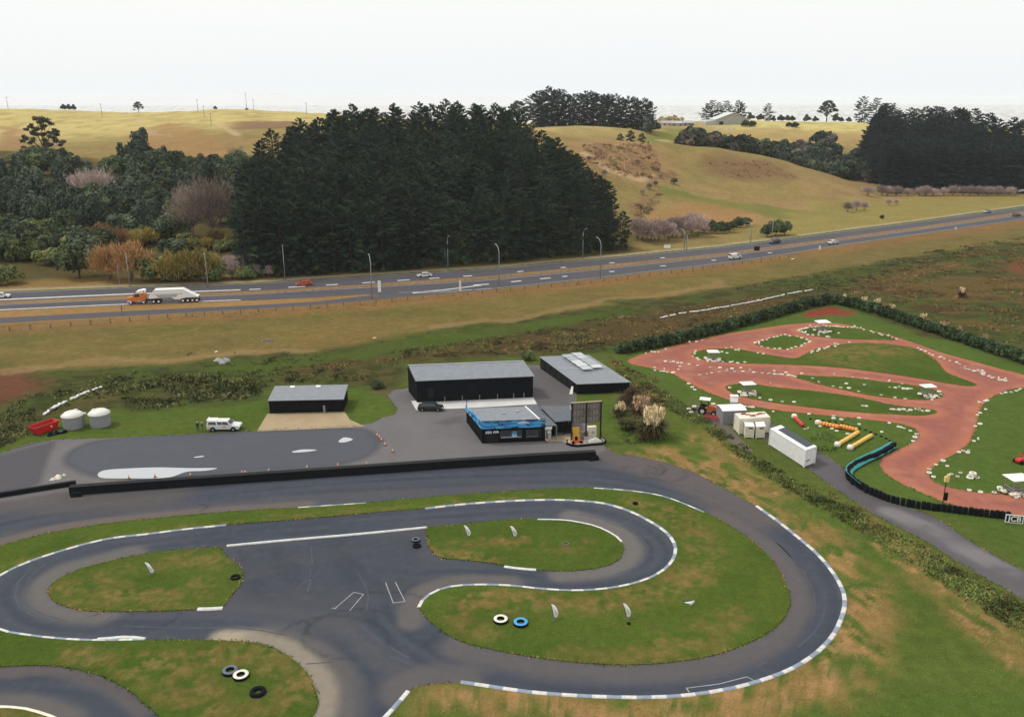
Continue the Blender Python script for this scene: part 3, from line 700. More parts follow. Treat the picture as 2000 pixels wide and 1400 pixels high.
# ---- red dirt track
DIRT = [(1225, 708), (1245, 695), (1290, 682), (1340, 669), (1400, 655), (1470, 644), (1530, 635), (1580, 631), (1640, 632), (1690, 643), (1740, 655), (1790, 671), (1840, 689), (1900, 705), (1960, 722), (2040, 742), (2140, 775), (2200, 800), (2200, 790), (2040, 756), (2000, 757), (1965, 763), (1932, 779), (1914, 800), (1907, 830), (1893, 864), (1870, 884), (1840, 899), (1820, 915), (1815, 930), (1832, 945), (1870, 955), (1920, 962), (2040, 968), (2200, 960), (2200, 1015), (2040, 1012), (1960, 1003), (1920, 1000), (1880, 991), (1845, 980), (1800, 962), (1755, 941), (1730, 925), (1718, 908), (1725, 893), (1750, 880), (1780, 865), (1793, 851), (1788, 838), (1765, 829), (1720, 822), (1650, 815), (1580, 808), (1510, 800), (1455, 790), (1415, 778), (1380, 765), (1340, 746), (1310, 729), (1275, 720)]
RISLES = [[(1475, 670), (1500, 662), (1530, 655), (1560, 659), (1581, 665), (1565, 675), (1540, 682), (1510, 680), (1485, 676)],
          [(1557, 645), (1580, 640), (1620, 638), (1680, 642), (1720, 652), (1752, 663), (1720, 664), (1650, 662), (1600, 658), (1570, 652)],
          [(1352, 692), (1370, 685), (1400, 681), (1440, 682), (1480, 689), (1520, 696), (1555, 700), (1575, 691), (1600, 681), (1640, 673), (1690, 670), (1740, 673), (1790, 682), (1828, 705), (1850, 728), (1905, 750), (1880, 753), (1800, 740), (1700, 725), (1600, 715), (1500, 711), (1420, 708), (1370, 701)],
          [(1546, 733), (1600, 735), (1660, 738), (1720, 745), (1780, 752), (1832, 764), (1839, 773), (1820, 780), (1770, 780), (1700, 772), (1640, 760), (1590, 748)],
          [(1418, 757), (1440, 750), (1470, 750), (1520, 757), (1600, 765), (1680, 777), (1750, 792), (1815, 799), (1828, 805), (1800, 811), (1720, 808), (1640, 802), (1560, 793), (1490, 783), (1440, 772)]]
def dirt_colour(X, Y):
    n1, n2 = fbm(X / 7, Y / 7, 101, 4), fbm(X / 1.6, Y / 1.6, 102, 3)
    C = np.empty(X.shape + (3,)); C[:] = S(168, 108, 92)
    def put(m, col): C[:] = C * (1 - m[..., None]) + np.asarray(col) * m[..., None]
    put(smooth((n1 - 0.45) / 0.2) * 0.5, S(158, 98, 86)); put(smooth((n2 - 0.55) / 0.2) * 0.3, S(184, 116, 92))
    O = catmull(Gs(DIRT), True, 3)
    edge = seg_dist(X, Y, O, True)
    for r in RISLES: edge = np.minimum(edge, seg_dist(X, Y, catmull(Gs(r), True, 3), True))
    put(smooth(1 - (edge - 0.2) / 2.2) * 0.65 * smooth((n1 - 0.25) / 0.3), S(192, 122, 92))
    put(smooth((edge - 1.6) / 2) * 0.45, S(152, 100, 92))
    put(smooth((np.sin(edge * 2.6 + 2 * n1) - .2) / .8) * smooth((edge - .8) / 1) * 0.35 * smooth((fbm(X / 12, Y / 12, 104, 2) - .35) / .2), S(142, 90, 82))
    put(smooth((fbm(X / 3, Y / 3, 105, 4) - 0.6) / 0.1) * 0.4, S(190, 134, 112))
    return C
sheet('dirt_track', catmull(Gs(DIRT), True, 3), 0.004, 1.0, dirt_colour, M_DIRT)
for r in RISLES:
    sheet('infield_lawn', catmull(Gs(r), True, 4), 0.05, 0.8, turf_colour([([(1640, 690), (1700, 684), (1740, 684)], 2.5, 5, 0.9), ([(1640, 705), (1700, 712)], 2, 5, .5)], (92, 114, 50), 0.35), M_TURF, skirt=0.05)

# ---- access road, pads, puddles
def road_colour(X, Y):
    n1, n2 = fbm(X / 6, Y / 6, 111, 4), fbm(X / 1.3, Y / 1.3, 112, 3)
    C = np.empty(X.shape + (3,)); C[:] = S(116, 112, 117)
    def put(m, col): C[:] = C * (1 - m[..., None]) + np.asarray(col) * m[..., None]
    put(smooth((n1 - 0.45) / 0.2) * 0.5, S(104, 98, 104)); put(smooth((n2 - 0.55) / 0.2) * 0.3, S(130, 122, 122))
    put(line_mask(X, Y, Gs([(1740, 1000), (1800, 1025), (1880, 1070), (1960, 1110)]), 0.8, 1.5) * smooth((n1 - 0.3) / 0.3) * 0.7, S(164, 158, 160))
    return C
ROAD = [(1470, 838), (1500, 822), (1560, 862), (1620, 893), (1660, 925), (1700, 957), (1760, 985), (1830, 1012), (1900, 1060), (2000, 1115), (2300, 1290), (2300, 1370), (2000, 1172), (1930, 1132), (1870, 1096), (1800, 1052), (1740, 1022), (1680, 987), (1600, 932), (1560, 902), (1510, 870)]
sheet('access_road', catmull(Gs(ROAD), True, 3), 0.004, 0.9, road_colour, M_ASPHALT)
sheet('gravel_path', catmull(Gs([(1345, 800), (1370, 790), (1400, 808), (1440, 850), (1470, 880), (1450, 880), (1400, 842)]), True, 3), 0.004, 1.0, flat(S(130, 120, 112)), M_ASPHALT)
def pad(name, pts, col, z=0.012):
    c = np.array(S(*col))
    sheet(name, Gs(pts), z, 0.7, lambda X, Y: c * (0.9 + 0.25 * fbm(X / 1.5, Y / 1.5, 121, 4))[:, None], M_ASPHALT)
pad('concrete_pad', [(522, 808), (672, 803), (684, 820), (712, 832), (690, 834), (600, 838), (502, 842)], (206, 184, 148))
pad('concrete_pad', [(803, 783), (813, 801), (930, 796), (1049, 789), (1041, 775), (900, 776)], (255, 255, 252))
pad('concrete_pad', [(1066, 863), (1080, 852), (1119, 846), (1112, 868), (1097, 861)], (222, 200, 170))
M_PUDDLE, _nt, _N, _L, _B = new_mat('sky_tinted_water')
_B.inputs['Base Color'].default_value = (0.40, 0.42, 0.44, 1); _B.inputs['Roughness'].default_value = 0.06; _B.inputs['IOR'].default_value = 1.5  # sky reflection put into the pale base colour
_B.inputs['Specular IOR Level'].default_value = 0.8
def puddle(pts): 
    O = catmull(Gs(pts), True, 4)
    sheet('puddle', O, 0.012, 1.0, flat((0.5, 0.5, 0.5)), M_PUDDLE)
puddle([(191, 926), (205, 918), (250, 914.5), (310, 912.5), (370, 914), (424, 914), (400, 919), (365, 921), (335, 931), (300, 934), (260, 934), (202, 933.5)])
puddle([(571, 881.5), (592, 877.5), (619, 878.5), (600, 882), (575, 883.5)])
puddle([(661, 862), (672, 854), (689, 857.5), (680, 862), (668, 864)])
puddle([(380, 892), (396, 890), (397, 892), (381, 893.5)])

# ---- motorway
def ribbon(name, top, bot, z, mat, col, step=1.5):
    O = np.concatenate([Gs(top), Gs(bot)[::-1]])
    return sheet(name, O, z, step, col if callable(col) else flat(S(*col)), mat)
MW_A = [(-700, 600), (-300, 586), (0, 571), (240, 562), (500, 553.5), (720, 539.5), (950, 525.5), (1180, 505), (1400, 484), (1530, 468), (1650, 452), (1800, 433), (2000, 405), (2250, 373), (2500, 347)]
MW_B = [(-700, 624), (-300, 606), (0, 589), (240, 578), (500, 568), (720, 555), (950, 539.5), (1180, 517.5), (1400, 495.5), (1530, 479), (1650, 463), (1800, 442.5), (2000, 413), (2250, 380), (2500, 353)]
MW_C = [(-700, 634), (-300, 613), (0, 594.5), (240, 583.5), (500, 573.5), (720, 560.5), (950, 546.5), (1180, 524), (1400, 501), (1530, 484), (1650, 467.5), (1800, 447.5), (2000, 418.5), (2250, 385), (2500, 357)]
MW_D = [(-700, 650), (-300, 626), (0, 607), (240, 596), (500, 586.5), (600, 582), (720, 575), (760, 582.5), (950, 566.5), (1180, 542), (1400, 516), (1530, 498), (1650, 478), (1800, 457), (2000, 429), (2250, 394), (2500, 365)]
def mw_colour(X, Y):
    n1 = fbm(X / 30, Y / 5, 131, 4)
    return np.array(S(106, 104, 110)) * (0.88 + 0.24 * n1)[:, None]
ribbon('motorway', MW_A, MW_B, 0.02, M_ASPHALT, mw_colour, 2.5)
ribbon('motorway', MW_C, MW_D, 0.02, M_ASPHALT, mw_colour, 2.5)
ribbon('median_strip', MW_B, MW_C, 0.012, M_GROUND, lambda X, Y: np.array(S(160, 130, 92)) * (0.8 + 0.4 * fbm(X / 6, Y / 3, 141, 4))[:, None], 2.0)
ribbon('slip_road', [(-700, 676), (-300, 644), (0, 621), (240, 608), (500, 596), (620, 589), (722, 577)], [(-700, 694), (-300, 657), (0, 631.5), (240, 617.5), (500, 603), (640, 594), (760, 582.5)], 0.02, M_ASPHALT, mw_colour, 2.5)
M_FADED = paint('worn_paint', S(150, 152, 156), 0.8, var=.25, scale=1.5)
M_ROADPAINT = paint('road_paint', S(190, 190, 188), 0.7, var=0.2, scale=0.8)
def marking(pts, w, z=0.026, name='road_marking', mat=None):
    P = resample(Gs(pts), 3.0)
    d = np.gradient(P, axis=0); d /= np.linalg.norm(d, axis=1)[:, None]
    nrm = np.stack([-d[:, 1], d[:, 0]], 1) * w / 2
    V = np.concatenate([np.c_[P - nrm, np.full(len(P), z)], np.c_[P + nrm, np.full(len(P), z)]])
    n = len(P); i = np.arange(n - 1)
    F = np.stack([i, i + 1, i + n + 1, i + n], 1)
    o = link(name, np_mesh(name, V, F, None, [mat or M_ROADPAINT]))
    tag(o, kind='structure')
    return o
def between(A, B, t): return [(a[0], a[1] * (1 - t) + float(np.interp(a[0], [q[0] for q in B], [q[1] for q in B])) * t) for a in A]
def on(A, x0, x1, n=6):
    xs, ys = [a[0] for a in A], [a[1] for a in A]
    return [(x, float(np.interp(x, xs, ys))) for x in np.linspace(x0, x1, n)]
far_mid, near_mid = between(MW_A, MW_B, 0.55), between(MW_C, MW_D, 0.5)
marking(on(between(MW_A, MW_B, 0.06), -600, 2400, 60), 0.18); marking(on(between(MW_C, MW_D, 0.93), 780, 2400, 40), 0.18)
marking(on(between(MW_A, MW_B, 0.80), -600, 470, 40), 1.3); marking(on(between(MW_C, MW_D, 0.86), -600, 470, 40), 0.8)
marking(on(between(MW_C, MW_D, 0.08), -600, 2400, 60), 0.2)
for x0, x1 in ((487, 509), (563, 596), (637, 660), (708, 732), (776, 800), (838, 858), (905, 922), (1010, 1022), (1095, 1105), (1190, 1200), (1290, 1298)):
    marking(on(between(MW_A, MW_B, 0.80), x0, x1, 3), 1.1)
for x0, x1 in ((925, 955), (998, 1018), (1055, 1075), (1098, 1108), (1190, 1200), (1290, 1300), (1390, 1398), (1500, 1507)):
    marking(on(between(MW_C, MW_D, 0.45), x0, x1, 3), 1.0)
marking([(806, 572), (870, 566), (940, 557)], 0.9); marking([(806, 573), (880, 570), (960, 563)], 0.25)
# tyre marks left along and off the racing line
M_MARK = paint('tyre_mark', S(74, 78, 86), .85, var=.2, scale=.6, spec=.1)
for pts in ([(1230, 925), (1330, 955), (1430, 1000), (1520, 1062), (1575, 1120)], [(1300, 938), (1400, 975), (1490, 1035), (1560, 1105), (1592, 1165), (1584, 1215)], [(1610, 1150), (1612, 1190), (1596, 1228), (1560, 1262)], [(1500, 1292), (1420, 1318), (1330, 1332)],
            [(1180, 1018), (1240, 1040), (1268, 1072), (1250, 1104), (1200, 1122)], [(1130, 1004), (1210, 1022), (1262, 1052)], [(60, 1110), (28, 1150), (44, 1192), (110, 1216)], [(90, 1100), (48, 1140), (58, 1188), (130, 1212)], [(240, 1222), (360, 1226), (470, 1226), (560, 1240)],
            [(620, 1120), (600, 1140), (575, 1150)], [(610, 1102), (618, 1085), (608, 1070)], [(600, 1155), (608, 1130), (606, 1110)], [(700, 1215), (740, 1250), (800, 1285)], [(690, 1235), (735, 1268), (810, 1300)], [(560, 950), (700, 938), (860, 928)], [(300, 975), (420, 962), (540, 952)],
            [(598, 1296), (625, 1294), (650, 1292)], [(700, 1120), (720, 1160), (715, 1190)], [(170, 1205), (180, 1200), (195, 1198)], [(205, 1212), (215, 1202), (222, 1200)]):
    marking(catmull(np.array(pts, float), False, 5), .16, 0.0085, 'tyre_mark', M_MARK)
# painted boxes and lines on the kart track
for pts in ([(655, 1187), (665, 1176), (678, 1164), (690, 1157)], [(683, 1192), (697, 1176), (710, 1160)], [(690, 1156), (710, 1160)], [(753, 1137), (768, 1177)], [(772, 1136), (791, 1174)], [(768, 1177), (791, 1174)], [(648, 1187), (657, 1188)],
            [(1342, 1343), (1400, 1336), (1459, 1321)], [(1340, 1342), (1346, 1351)], [(1459, 1321), (1474, 1329)]):
    marking(pts, 0.09, 0.009, 'road_marking', M_FADED)
# ================================================================== plants
def quads(P, U, W, cols):
    """leaf clumps: four-cornered blades at P, spanned by U and W"""
    V = np.stack([P - U - W, P + U - W * 0.6, P + U * 1.15 + W * 0.6, P - U * 0.8 + W], 1).reshape(-1, 3)
    F = np.arange(len(V), dtype=np.int32).reshape(-1, 4)
    return V, F, np.repeat(cols, 4, 0)
def rand_dirs(rs, n):
    d = rs.normal(size=(n, 3)); return d / np.linalg.norm(d, axis=1)[:, None]
def lin(pal, rs, n, jit=0.18):
    c = np.array([S(*p) for p in pal])[rs.randint(0, len(pal), n)]
    return c * rs.uniform(1 - jit, 1 + jit, (n, 1))
def wood_mesh(name, limbs, mat, n=5):
    b = MB()
    for pts, r in limbs: b.tube(pts, r, n, cap=False)
    return b.mesh(name, mat, True)

def pine_meshes(seed, h=27.0, R=3.6, bare=0.14, nb=120, pal=((44, 58, 48), (52, 68, 54), (38, 52, 46), (66, 80, 58)), droop=0.25, ragged=0.25):
    rs = np.random.RandomState(seed)
    lean = rs.uniform(-.02, .02, 2) * h
    trunk = [((0, 0, -1.0), (lean[0] * .4, lean[1] * .4, h * .45), (lean[0], lean[1], h * .93)), (0.36, 0.26, 0.06)]
    limbs = [trunk]
    Ps, Us, Ws, Cs = [], [], [], []
    for k in range(nb):
        t = bare + (1 - bare) * (k + rs.uniform(0, 1)) / nb
        a0 = seed * 1.7
        prof = max(0.0, 1 - max(0, (t - .42) / .58) ** 2.3) ** .75 * (0.72 + 0.28 * min(1, (t - bare) / 0.3)) * (1 + .16 * math.sin(a0 + 9 * t) + .10 * math.sin(2.3 * a0 + 23 * t))
        L = R * prof * (1 + rs.uniform(-ragged, ragged)) + 0.35
        a = rs.uniform(0, 2 * math.pi)
        up = 0.9 * (t - 0.5) - droop * (1 - t) + rs.uniform(-.12, .12)
        base = np.array([lean[0] * t, lean[1] * t, h * t * 0.95])
        d = np.array([math.cos(a), math.sin(a), up]); d /= np.linalg.norm(d)
        if k % 3 == 0 and t < 0.9: limbs.append([(tuple(base), tuple(base + d * L * .8)), (0.07, 0.02)])
        m = max(7, int(7 + L * 3.6))
        s = np.sqrt(rs.uniform(0.08, 1, m))
        side = np.cross(d, [0, 0, 1.0]); side /= np.linalg.norm(side) + 1e-9
        P = base + d * (s * L)[:, None] + side * rs.normal(0, 0.16 * L * 0.5, m)[:, None] + np.array([0, 0, 1]) * (rs.normal(0, .16, m) + 0.12 * s ** 2 * L)[:, None]
        sz = rs.uniform(0.24, 0.48, m) * (1.15 - 0.4 * t)
        U = (d + rand_dirs(rs, m) * 0.55); U /= np.linalg.norm(U, axis=1)[:, None]
        W = np.cross(U, rand_dirs(rs, m)); W /= np.linalg.norm(W, axis=1)[:, None] + 1e-9
        Ps.append(P); Us.append(U * (sz * 1.25)[:, None]); Ws.append(W * (sz * .55)[:, None])
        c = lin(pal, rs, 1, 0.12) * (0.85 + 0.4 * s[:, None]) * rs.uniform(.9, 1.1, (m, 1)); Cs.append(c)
        # a second crossed blade gives the clump body
        W2 = np.cross(U, W); W2 /= np.linalg.norm(W2, axis=1)[:, None] + 1e-9
        Ps.append(P); Us.append(U * (sz * 1.1)[:, None]); Ws.append(W2 * (sz * .5)[:, None]); Cs.append(c)
    V, F, C = quads(np.concatenate(Ps), np.concatenate(Us), np.concatenate(Ws), np.concatenate(Cs))
    return np_mesh('crown', V, F, C, [M_NEEDLE]), wood_mesh('trunk', limbs, M_BARK)

def broad_meshes(seed, h=9.0, rx=4.0, base=0.12, lobes=12, nleaf=2600, pal=((52, 62, 40), (62, 72, 42), (44, 54, 38)), leaf=0.42, open_=0.0, bark=None, bottom=0.5):
    """leafy crown of several uneven masses on a forked trunk"""
    rs = np.random.RandomState(seed)
    limbs = [[((0, 0, -.8), (rs.uniform(-.2, .2), rs.uniform(-.2, .2), h * (base + .25))), (0.05 * h * .6, 0.03 * h * .6)]]
    Ps, Us, Ws, Cs = [], [], [], []
    per = nleaf // lobes
    for k in range(lobes):
        a = 2.4 * k + rs.uniform(-.5, .5); q = math.sqrt((k + .5) / lobes)
        zt = rs.uniform(0, 1)
        cz = h * (base + (1 - base) * (0.20 + 0.60 * (1 - q * 0.55) * zt))
        rad = q * rx * (0.72 if zt > .5 else 0.8)
        c = np.array([math.cos(a) * rad, math.sin(a) * rad, cz])
        lr = np.array([rx * rs.uniform(.32, .5), rx * rs.uniform(.32, .5), h * rs.uniform(.2, .3)])
        limbs.append([((0, 0, h * (base + .12)), tuple(c * np.array([.5, .5, .8])), tuple(c)), (0.02 * h, 0.012 * h, 0.004 * h)])
        d = rand_dirs(rs, per); d[:, 2] = np.where(d[:, 2] < -bottom, -d[:, 2], d[:, 2])
        r = rs.uniform(0.55, 1.06, per) ** 0.6 if not open_ else rs.uniform(0.3, 1.1, per)
        P = c + d * lr * r[:, None]
        nrm = d / lr; nrm /= np.linalg.norm(nrm, axis=1)[:, None]
        nrm = nrm + rand_dirs(rs, per) * 0.7; nrm /= np.linalg.norm(nrm, axis=1)[:, None]
        U = np.cross(nrm, rand_dirs(rs, per)); U /= np.linalg.norm(U, axis=1)[:, None] + 1e-9
        W = np.cross(nrm, U)
        sz = rs.uniform(.6, 1.25, per) * leaf
        Ps.append(P); Us.append(U * sz[:, None]); Ws.append(W * (sz * .75)[:, None])
        Cs.append(lin(pal, rs, 1, .12) * rs.uniform(.87, 1.13, (per, 1)))
    V, F, C = quads(np.concatenate(Ps), np.concatenate(Us), np.concatenate(Ws), np.concatenate(Cs))
    V[:, 2] = np.maximum(V[:, 2], -0.3)
    return np_mesh('crown', V, F, C, [M_LEAF]), wood_mesh('trunk', limbs, bark or M_BARK)

def bare_meshes(seed, h=11.0, r=4.5, pal=((132, 112, 104), (118, 102, 96), (146, 124, 112)), n=2600, fine=0.045):
    """leafless tree: forked limbs carrying a dense haze of twigs"""
    rs = np.random.RandomState(seed)
    limbs, tips = [], []
    def grow(p, d, L, rad, lv):
        q = p + d * L
        limbs.append([(tuple(p), tuple((p + q) / 2 + rs.normal(0, .05 * L, 3)), tuple(q)), (rad, rad * .8, rad * .62)])
        if lv >= 3: tips.append((q, d, L)); return
        for _ in range(rs.randint(3, 5)):
            e = d + rand_dirs(rs, 1)[0] * 0.75 + np.array([0, 0, .22]); e /= np.linalg.norm(e)
            grow(q, e, L * rs.uniform(.62, .82), rad * .58, lv + 1)
    grow(np.array([0, 0, -.6]), np.array([0, 0, 1.0]), h * .24, h * .022, 0)
    Vs, Cs = [], []
    m = max(4, n // max(1, len(tips)))
    for q, d, L in tips:
        dd = d + rand_dirs(rs, m) * 0.8 + np.array([0, 0, .3]); dd /= np.linalg.norm(dd, axis=1)[:, None]
        s = q + rs.normal(0, .25 * L, (m, 3))
        ln = rs.uniform(.5, 1.25, (m, 1)) * L * 1.0
        w = np.cross(dd, rand_dirs(rs, m)); w /= np.linalg.norm(w, axis=1)[:, None] + 1e-9
        Vs.append(np.stack([s - w * fine, s + w * fine, s + dd * ln], 1)); Cs.append(np.repeat(lin(pal, rs, m, .2), 3, 0))
    V = np.concatenate(Vs).reshape(-1, 3)
    F = np.arange(len(V), dtype=np.int32).reshape(-1, 3)
    k = h / max(V[:, 2].max(), 1)
    V *= k
    lim = [[tuple(tuple(np.array(p) * k) for p in pts), rr] for pts, rr in limbs]
    return np_mesh('twigs', V, F, np.concatenate(Cs), [M_LEAF]), wood_mesh('trunk', lim, M_BARKPALE, 4)

def twig_meshes(seed, h=9.0, r=5.0, pal=((132, 112, 104),), n=4200, fine=.05, low=.12, ln=1.3, stems=9):
    """leafless shrub or tree: many forked stems fanning up into a rounded haze of twigs"""
    rs = np.random.RandomState(seed)
    limbs = []
    root = np.array([0, 0, h * low])
    if low > .1: limbs.append([((0, 0, -.6), tuple(root)), (h * .022, h * .016)])
    for k in range(stems):
        a = 2.4 * k; q = math.sqrt((k + .6) / stems)
        t = np.array([math.cos(a) * q * r * .75, math.sin(a) * q * r * .75, h * (.92 - .35 * q)])
        limbs.append([(tuple(root if low > .1 else (0, 0, -.3)), tuple(t * np.array([.45, .45, .55])), tuple(t)), (h * .011, h * .007, h * .002)])
    d = rand_dirs(rs, n); d[:, 2] = np.where(d[:, 2] < -.55, -d[:, 2], d[:, 2])
    th = np.arctan2(d[:, 1], d[:, 0])
    lump = .82 + .30 * np.sin(3 * th + seed) * np.cos(4 * d[:, 2] + seed) + .22 * np.sin(7 * th + 2 * seed) * np.sin(6 * d[:, 2]) + .12 * np.sin(11 * th - 9 * d[:, 2])
    P = np.array([0, 0, h * (.5 + low * .35)]) + d * np.array([r, r, h * .47]) * (rs.uniform(.08, 1.15, (n, 1)) ** .6) * lump[:, None]
    g = P - np.array([0, 0, h * low * .6]); g /= np.linalg.norm(g, axis=1)[:, None]
    g = g + rand_dirs(rs, n) * .55 + np.array([0, 0, .25]); g /= np.linalg.norm(g, axis=1)[:, None]
    w = np.cross(g, rand_dirs(rs, n)); w /= np.linalg.norm(w, axis=1)[:, None] + 1e-9
    L_ = rs.uniform(.5, 1.2, (n, 1)) * ln
    V = np.stack([P - w * fine - g * L_ * .5, P + w * fine - g * L_ * .5, P + g * L_ * .5], 1).reshape(-1, 3)
    V[:, 2] = np.maximum(V[:, 2], -.2)
    C = lin(pal, rs, n, .2) * (.8 + .4 * rs.uniform(size=(n, 1)))
    return np_mesh('twigs', V, np.arange(len(V), dtype=np.int32).reshape(-1, 3), np.repeat(C, 3, 0), [M_LEAF]), wood_mesh('trunk', limbs, M_BARKPALE, 4)

def umbrella_meshes(seed, h=25.0, r=9.5, pal=((58, 66, 54), (70, 74, 58), (88, 86, 66))):
    """tall old tree with a bare forked trunk and flat cloud-like tops"""
    rs = np.random.RandomState(seed)
    limbs = [[((0, 0, -1), (.2, 0, h * .35), (.5, .3, h * .55)), (.55, .42, .34)]]
    Ps, Us, Ws, Cs = [], [], [], []
    for k in range(52):
        a = 2.4 * k + rs.uniform(-.3, .3); q = math.sqrt((k + .5) / 52)
        top = .97 - .52 * q ** 2
        c = np.array([math.cos(a) * r * q, math.sin(a) * r * q, h * (top if k % 3 else top - rs.uniform(.06, .22))])
        if k % 2: limbs.append([((.4, .2, h * rs.uniform(.25, .5)), tuple(c * np.array([.45, .45, .8])), tuple(c - np.array([0, 0, .2]))), (.2, .13, .05)])
        m = 110
        d = rand_dirs(rs, m); rr = np.array([1.45, 1.45, .75]) * rs.uniform(.6, 1.25)
        P = c + d * rr * rs.uniform(.3, 1.15, (m, 1))
        U = rand_dirs(rs, m); W = np.cross(U, rand_dirs(rs, m)); W /= np.linalg.norm(W, axis=1)[:, None] + 1e-9
        sz = rs.uniform(.18, .38, m)
        Ps.append(P); Us.append(U * sz[:, None]); Ws.append(W * (sz * .7)[:, None]); Cs.append(lin(pal, rs, m, .2))
    V, F, C = quads(np.concatenate(Ps), np.concatenate(Us), np.concatenate(Ws), np.concatenate(Cs))
    return np_mesh('crown', V, F, C, [M_LEAF]), wood_mesh('trunk', limbs, M_BARK)

def plant(name, meshes, x, y, label, cat, group=None, rz=0.0, sc=1.0, sz=None, z=None):
    """one plant: an Empty at its foot with its crown and trunk as parts"""
    o = empty(name, (x, y, (hz(x, y) if z is None else z)), rz, label, cat, group)
    o.scale = (sc, sc, sz or sc)
    for me, pn in zip(meshes, [m.name.split('.')[0] for m in meshes]): link(pn, me, o)
    return o
RND = random.Random(11)

# ---- the pine plantation beyond the motorway
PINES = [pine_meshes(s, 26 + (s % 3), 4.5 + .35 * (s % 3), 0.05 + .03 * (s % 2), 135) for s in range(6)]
F_FRONT = [G(482, 541)[:2], G(560, 540)[:2], G(700, 531)[:2], G(850, 520)[:2], G(1000, 509)[:2], G(1120, 499)[:2], G(1215, 489)[:2]]
FOREST = np.array(F_FRONT + [(43, 345), (41, 385), (27, 425), (12, 448), (-40, 454), (-72, 440), (-104, 408), (-109, 375), (-102, 330)])
def fill(poly, n, gap, seed):
    rs = np.random.RandomState(seed); lo, hi = poly.min(0), poly.max(0)
    got = []
    for _ in range(60000):
        p = lo + rs.uniform(0, 1, 2) * (hi - lo)
        if inside(p[:1], p[1:], poly)[0] and all((p[0] - q[0]) ** 2 + (p[1] - q[1]) ** 2 > gap * gap for q in got):
            got.append(p)
            if len(got) >= n: break
    return got
rs = np.random.RandomState(5)
front = [p + np.array([0, rs.uniform(.5, 2.5)]) for p in resample(np.array(F_FRONT), 5.2)]
rest = [p for p in fill(FOREST, 205, 6.9, 3) if min(np.hypot(*(p - q)) for q in front) > 4.0]
def pine_target(x, y):
    """how tall the stand grows: lower along its edges"""
    d = float(seg_dist(np.array([x]), np.array([y]), FOREST, True)[0])
    right = float(seg_dist(np.array([x]), np.array([y]), FOREST[5:11])[0])
    return (0.84 + 0.10 * min(1, d / 25)) * (0.62 + 0.38 * min(1, right / 22)) * (1 - 0.1 * float(smooth((y - 380) / 60)))
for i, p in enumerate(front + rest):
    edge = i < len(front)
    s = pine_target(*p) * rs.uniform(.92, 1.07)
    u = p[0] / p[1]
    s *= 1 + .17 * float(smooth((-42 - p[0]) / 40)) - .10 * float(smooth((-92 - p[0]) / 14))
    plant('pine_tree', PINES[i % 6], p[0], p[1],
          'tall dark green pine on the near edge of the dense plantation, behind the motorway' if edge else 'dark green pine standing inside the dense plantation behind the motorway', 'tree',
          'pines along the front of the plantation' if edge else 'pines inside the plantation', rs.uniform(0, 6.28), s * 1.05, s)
    NP = i + 1
print('plantation pines', NP)

# ---- the second plantation at the right and the grove on the ridge
FAR_PINES = [pine_meshes(20 + s, 29, 6.6, 0.02, 140, ((38, 52, 54), (44, 58, 58), (34, 46, 50))) for s in range(3)]
RIGHT = np.array([H(1740, 377)[:2], H(1790, 375)[:2], H(1860, 377)[:2], H(1930, 378)[:2], H(2010, 377)[:2], (350, 515), (360, 600), (340, 690), (300, 700), (262, 640), (238, 575)])
rf = [p + np.array([0, 2.0]) for p in resample(RIGHT[:6], 7.0)]
rf += [p for p in resample(np.array([RIGHT[0], (246, 560), (262, 640), (296, 700)]), 8.0)]
rr = [p for p in fill(RIGHT, 100, 7.0, 8) if min(np.hypot(*(p - q)) for q in rf) > 5]
for i, p in enumerate(rf + rr):
    s = rs.uniform(.95, 1.04)
    plant('conifer', FAR_PINES[i % 3], p[0], p[1], 'blue-green pine in the second plantation at the right edge, beyond the round hill', 'tree', 'pines of the right-hand plantation', rs.uniform(0, 6.28), s * 1.12, s)
GROVE_PINES = [pine_meshes(30 + s, 26, 6.0, 0.05, 100, ((54, 66, 66), (62, 74, 72), (48, 60, 62)), 0.05, .4) for s in range(3)]
for i, px in enumerate(np.linspace(1042, 1268, 34)):
    d = 690 + rs.uniform(-14, 16); x = (px - 1000) / 1713 * d
    s = (1.12 if px < 1100 else 1.0) * rs.uniform(.9, 1.08) * (0.92 if px > 1200 else 1)
    plant('pine_tree', GROVE_PINES[i % 3], x, d, 'tall pine with a bare lower trunk in the grove on the middle skyline', 'tree', 'pines of the skyline grove', rs.uniform(0, 6.28), s)

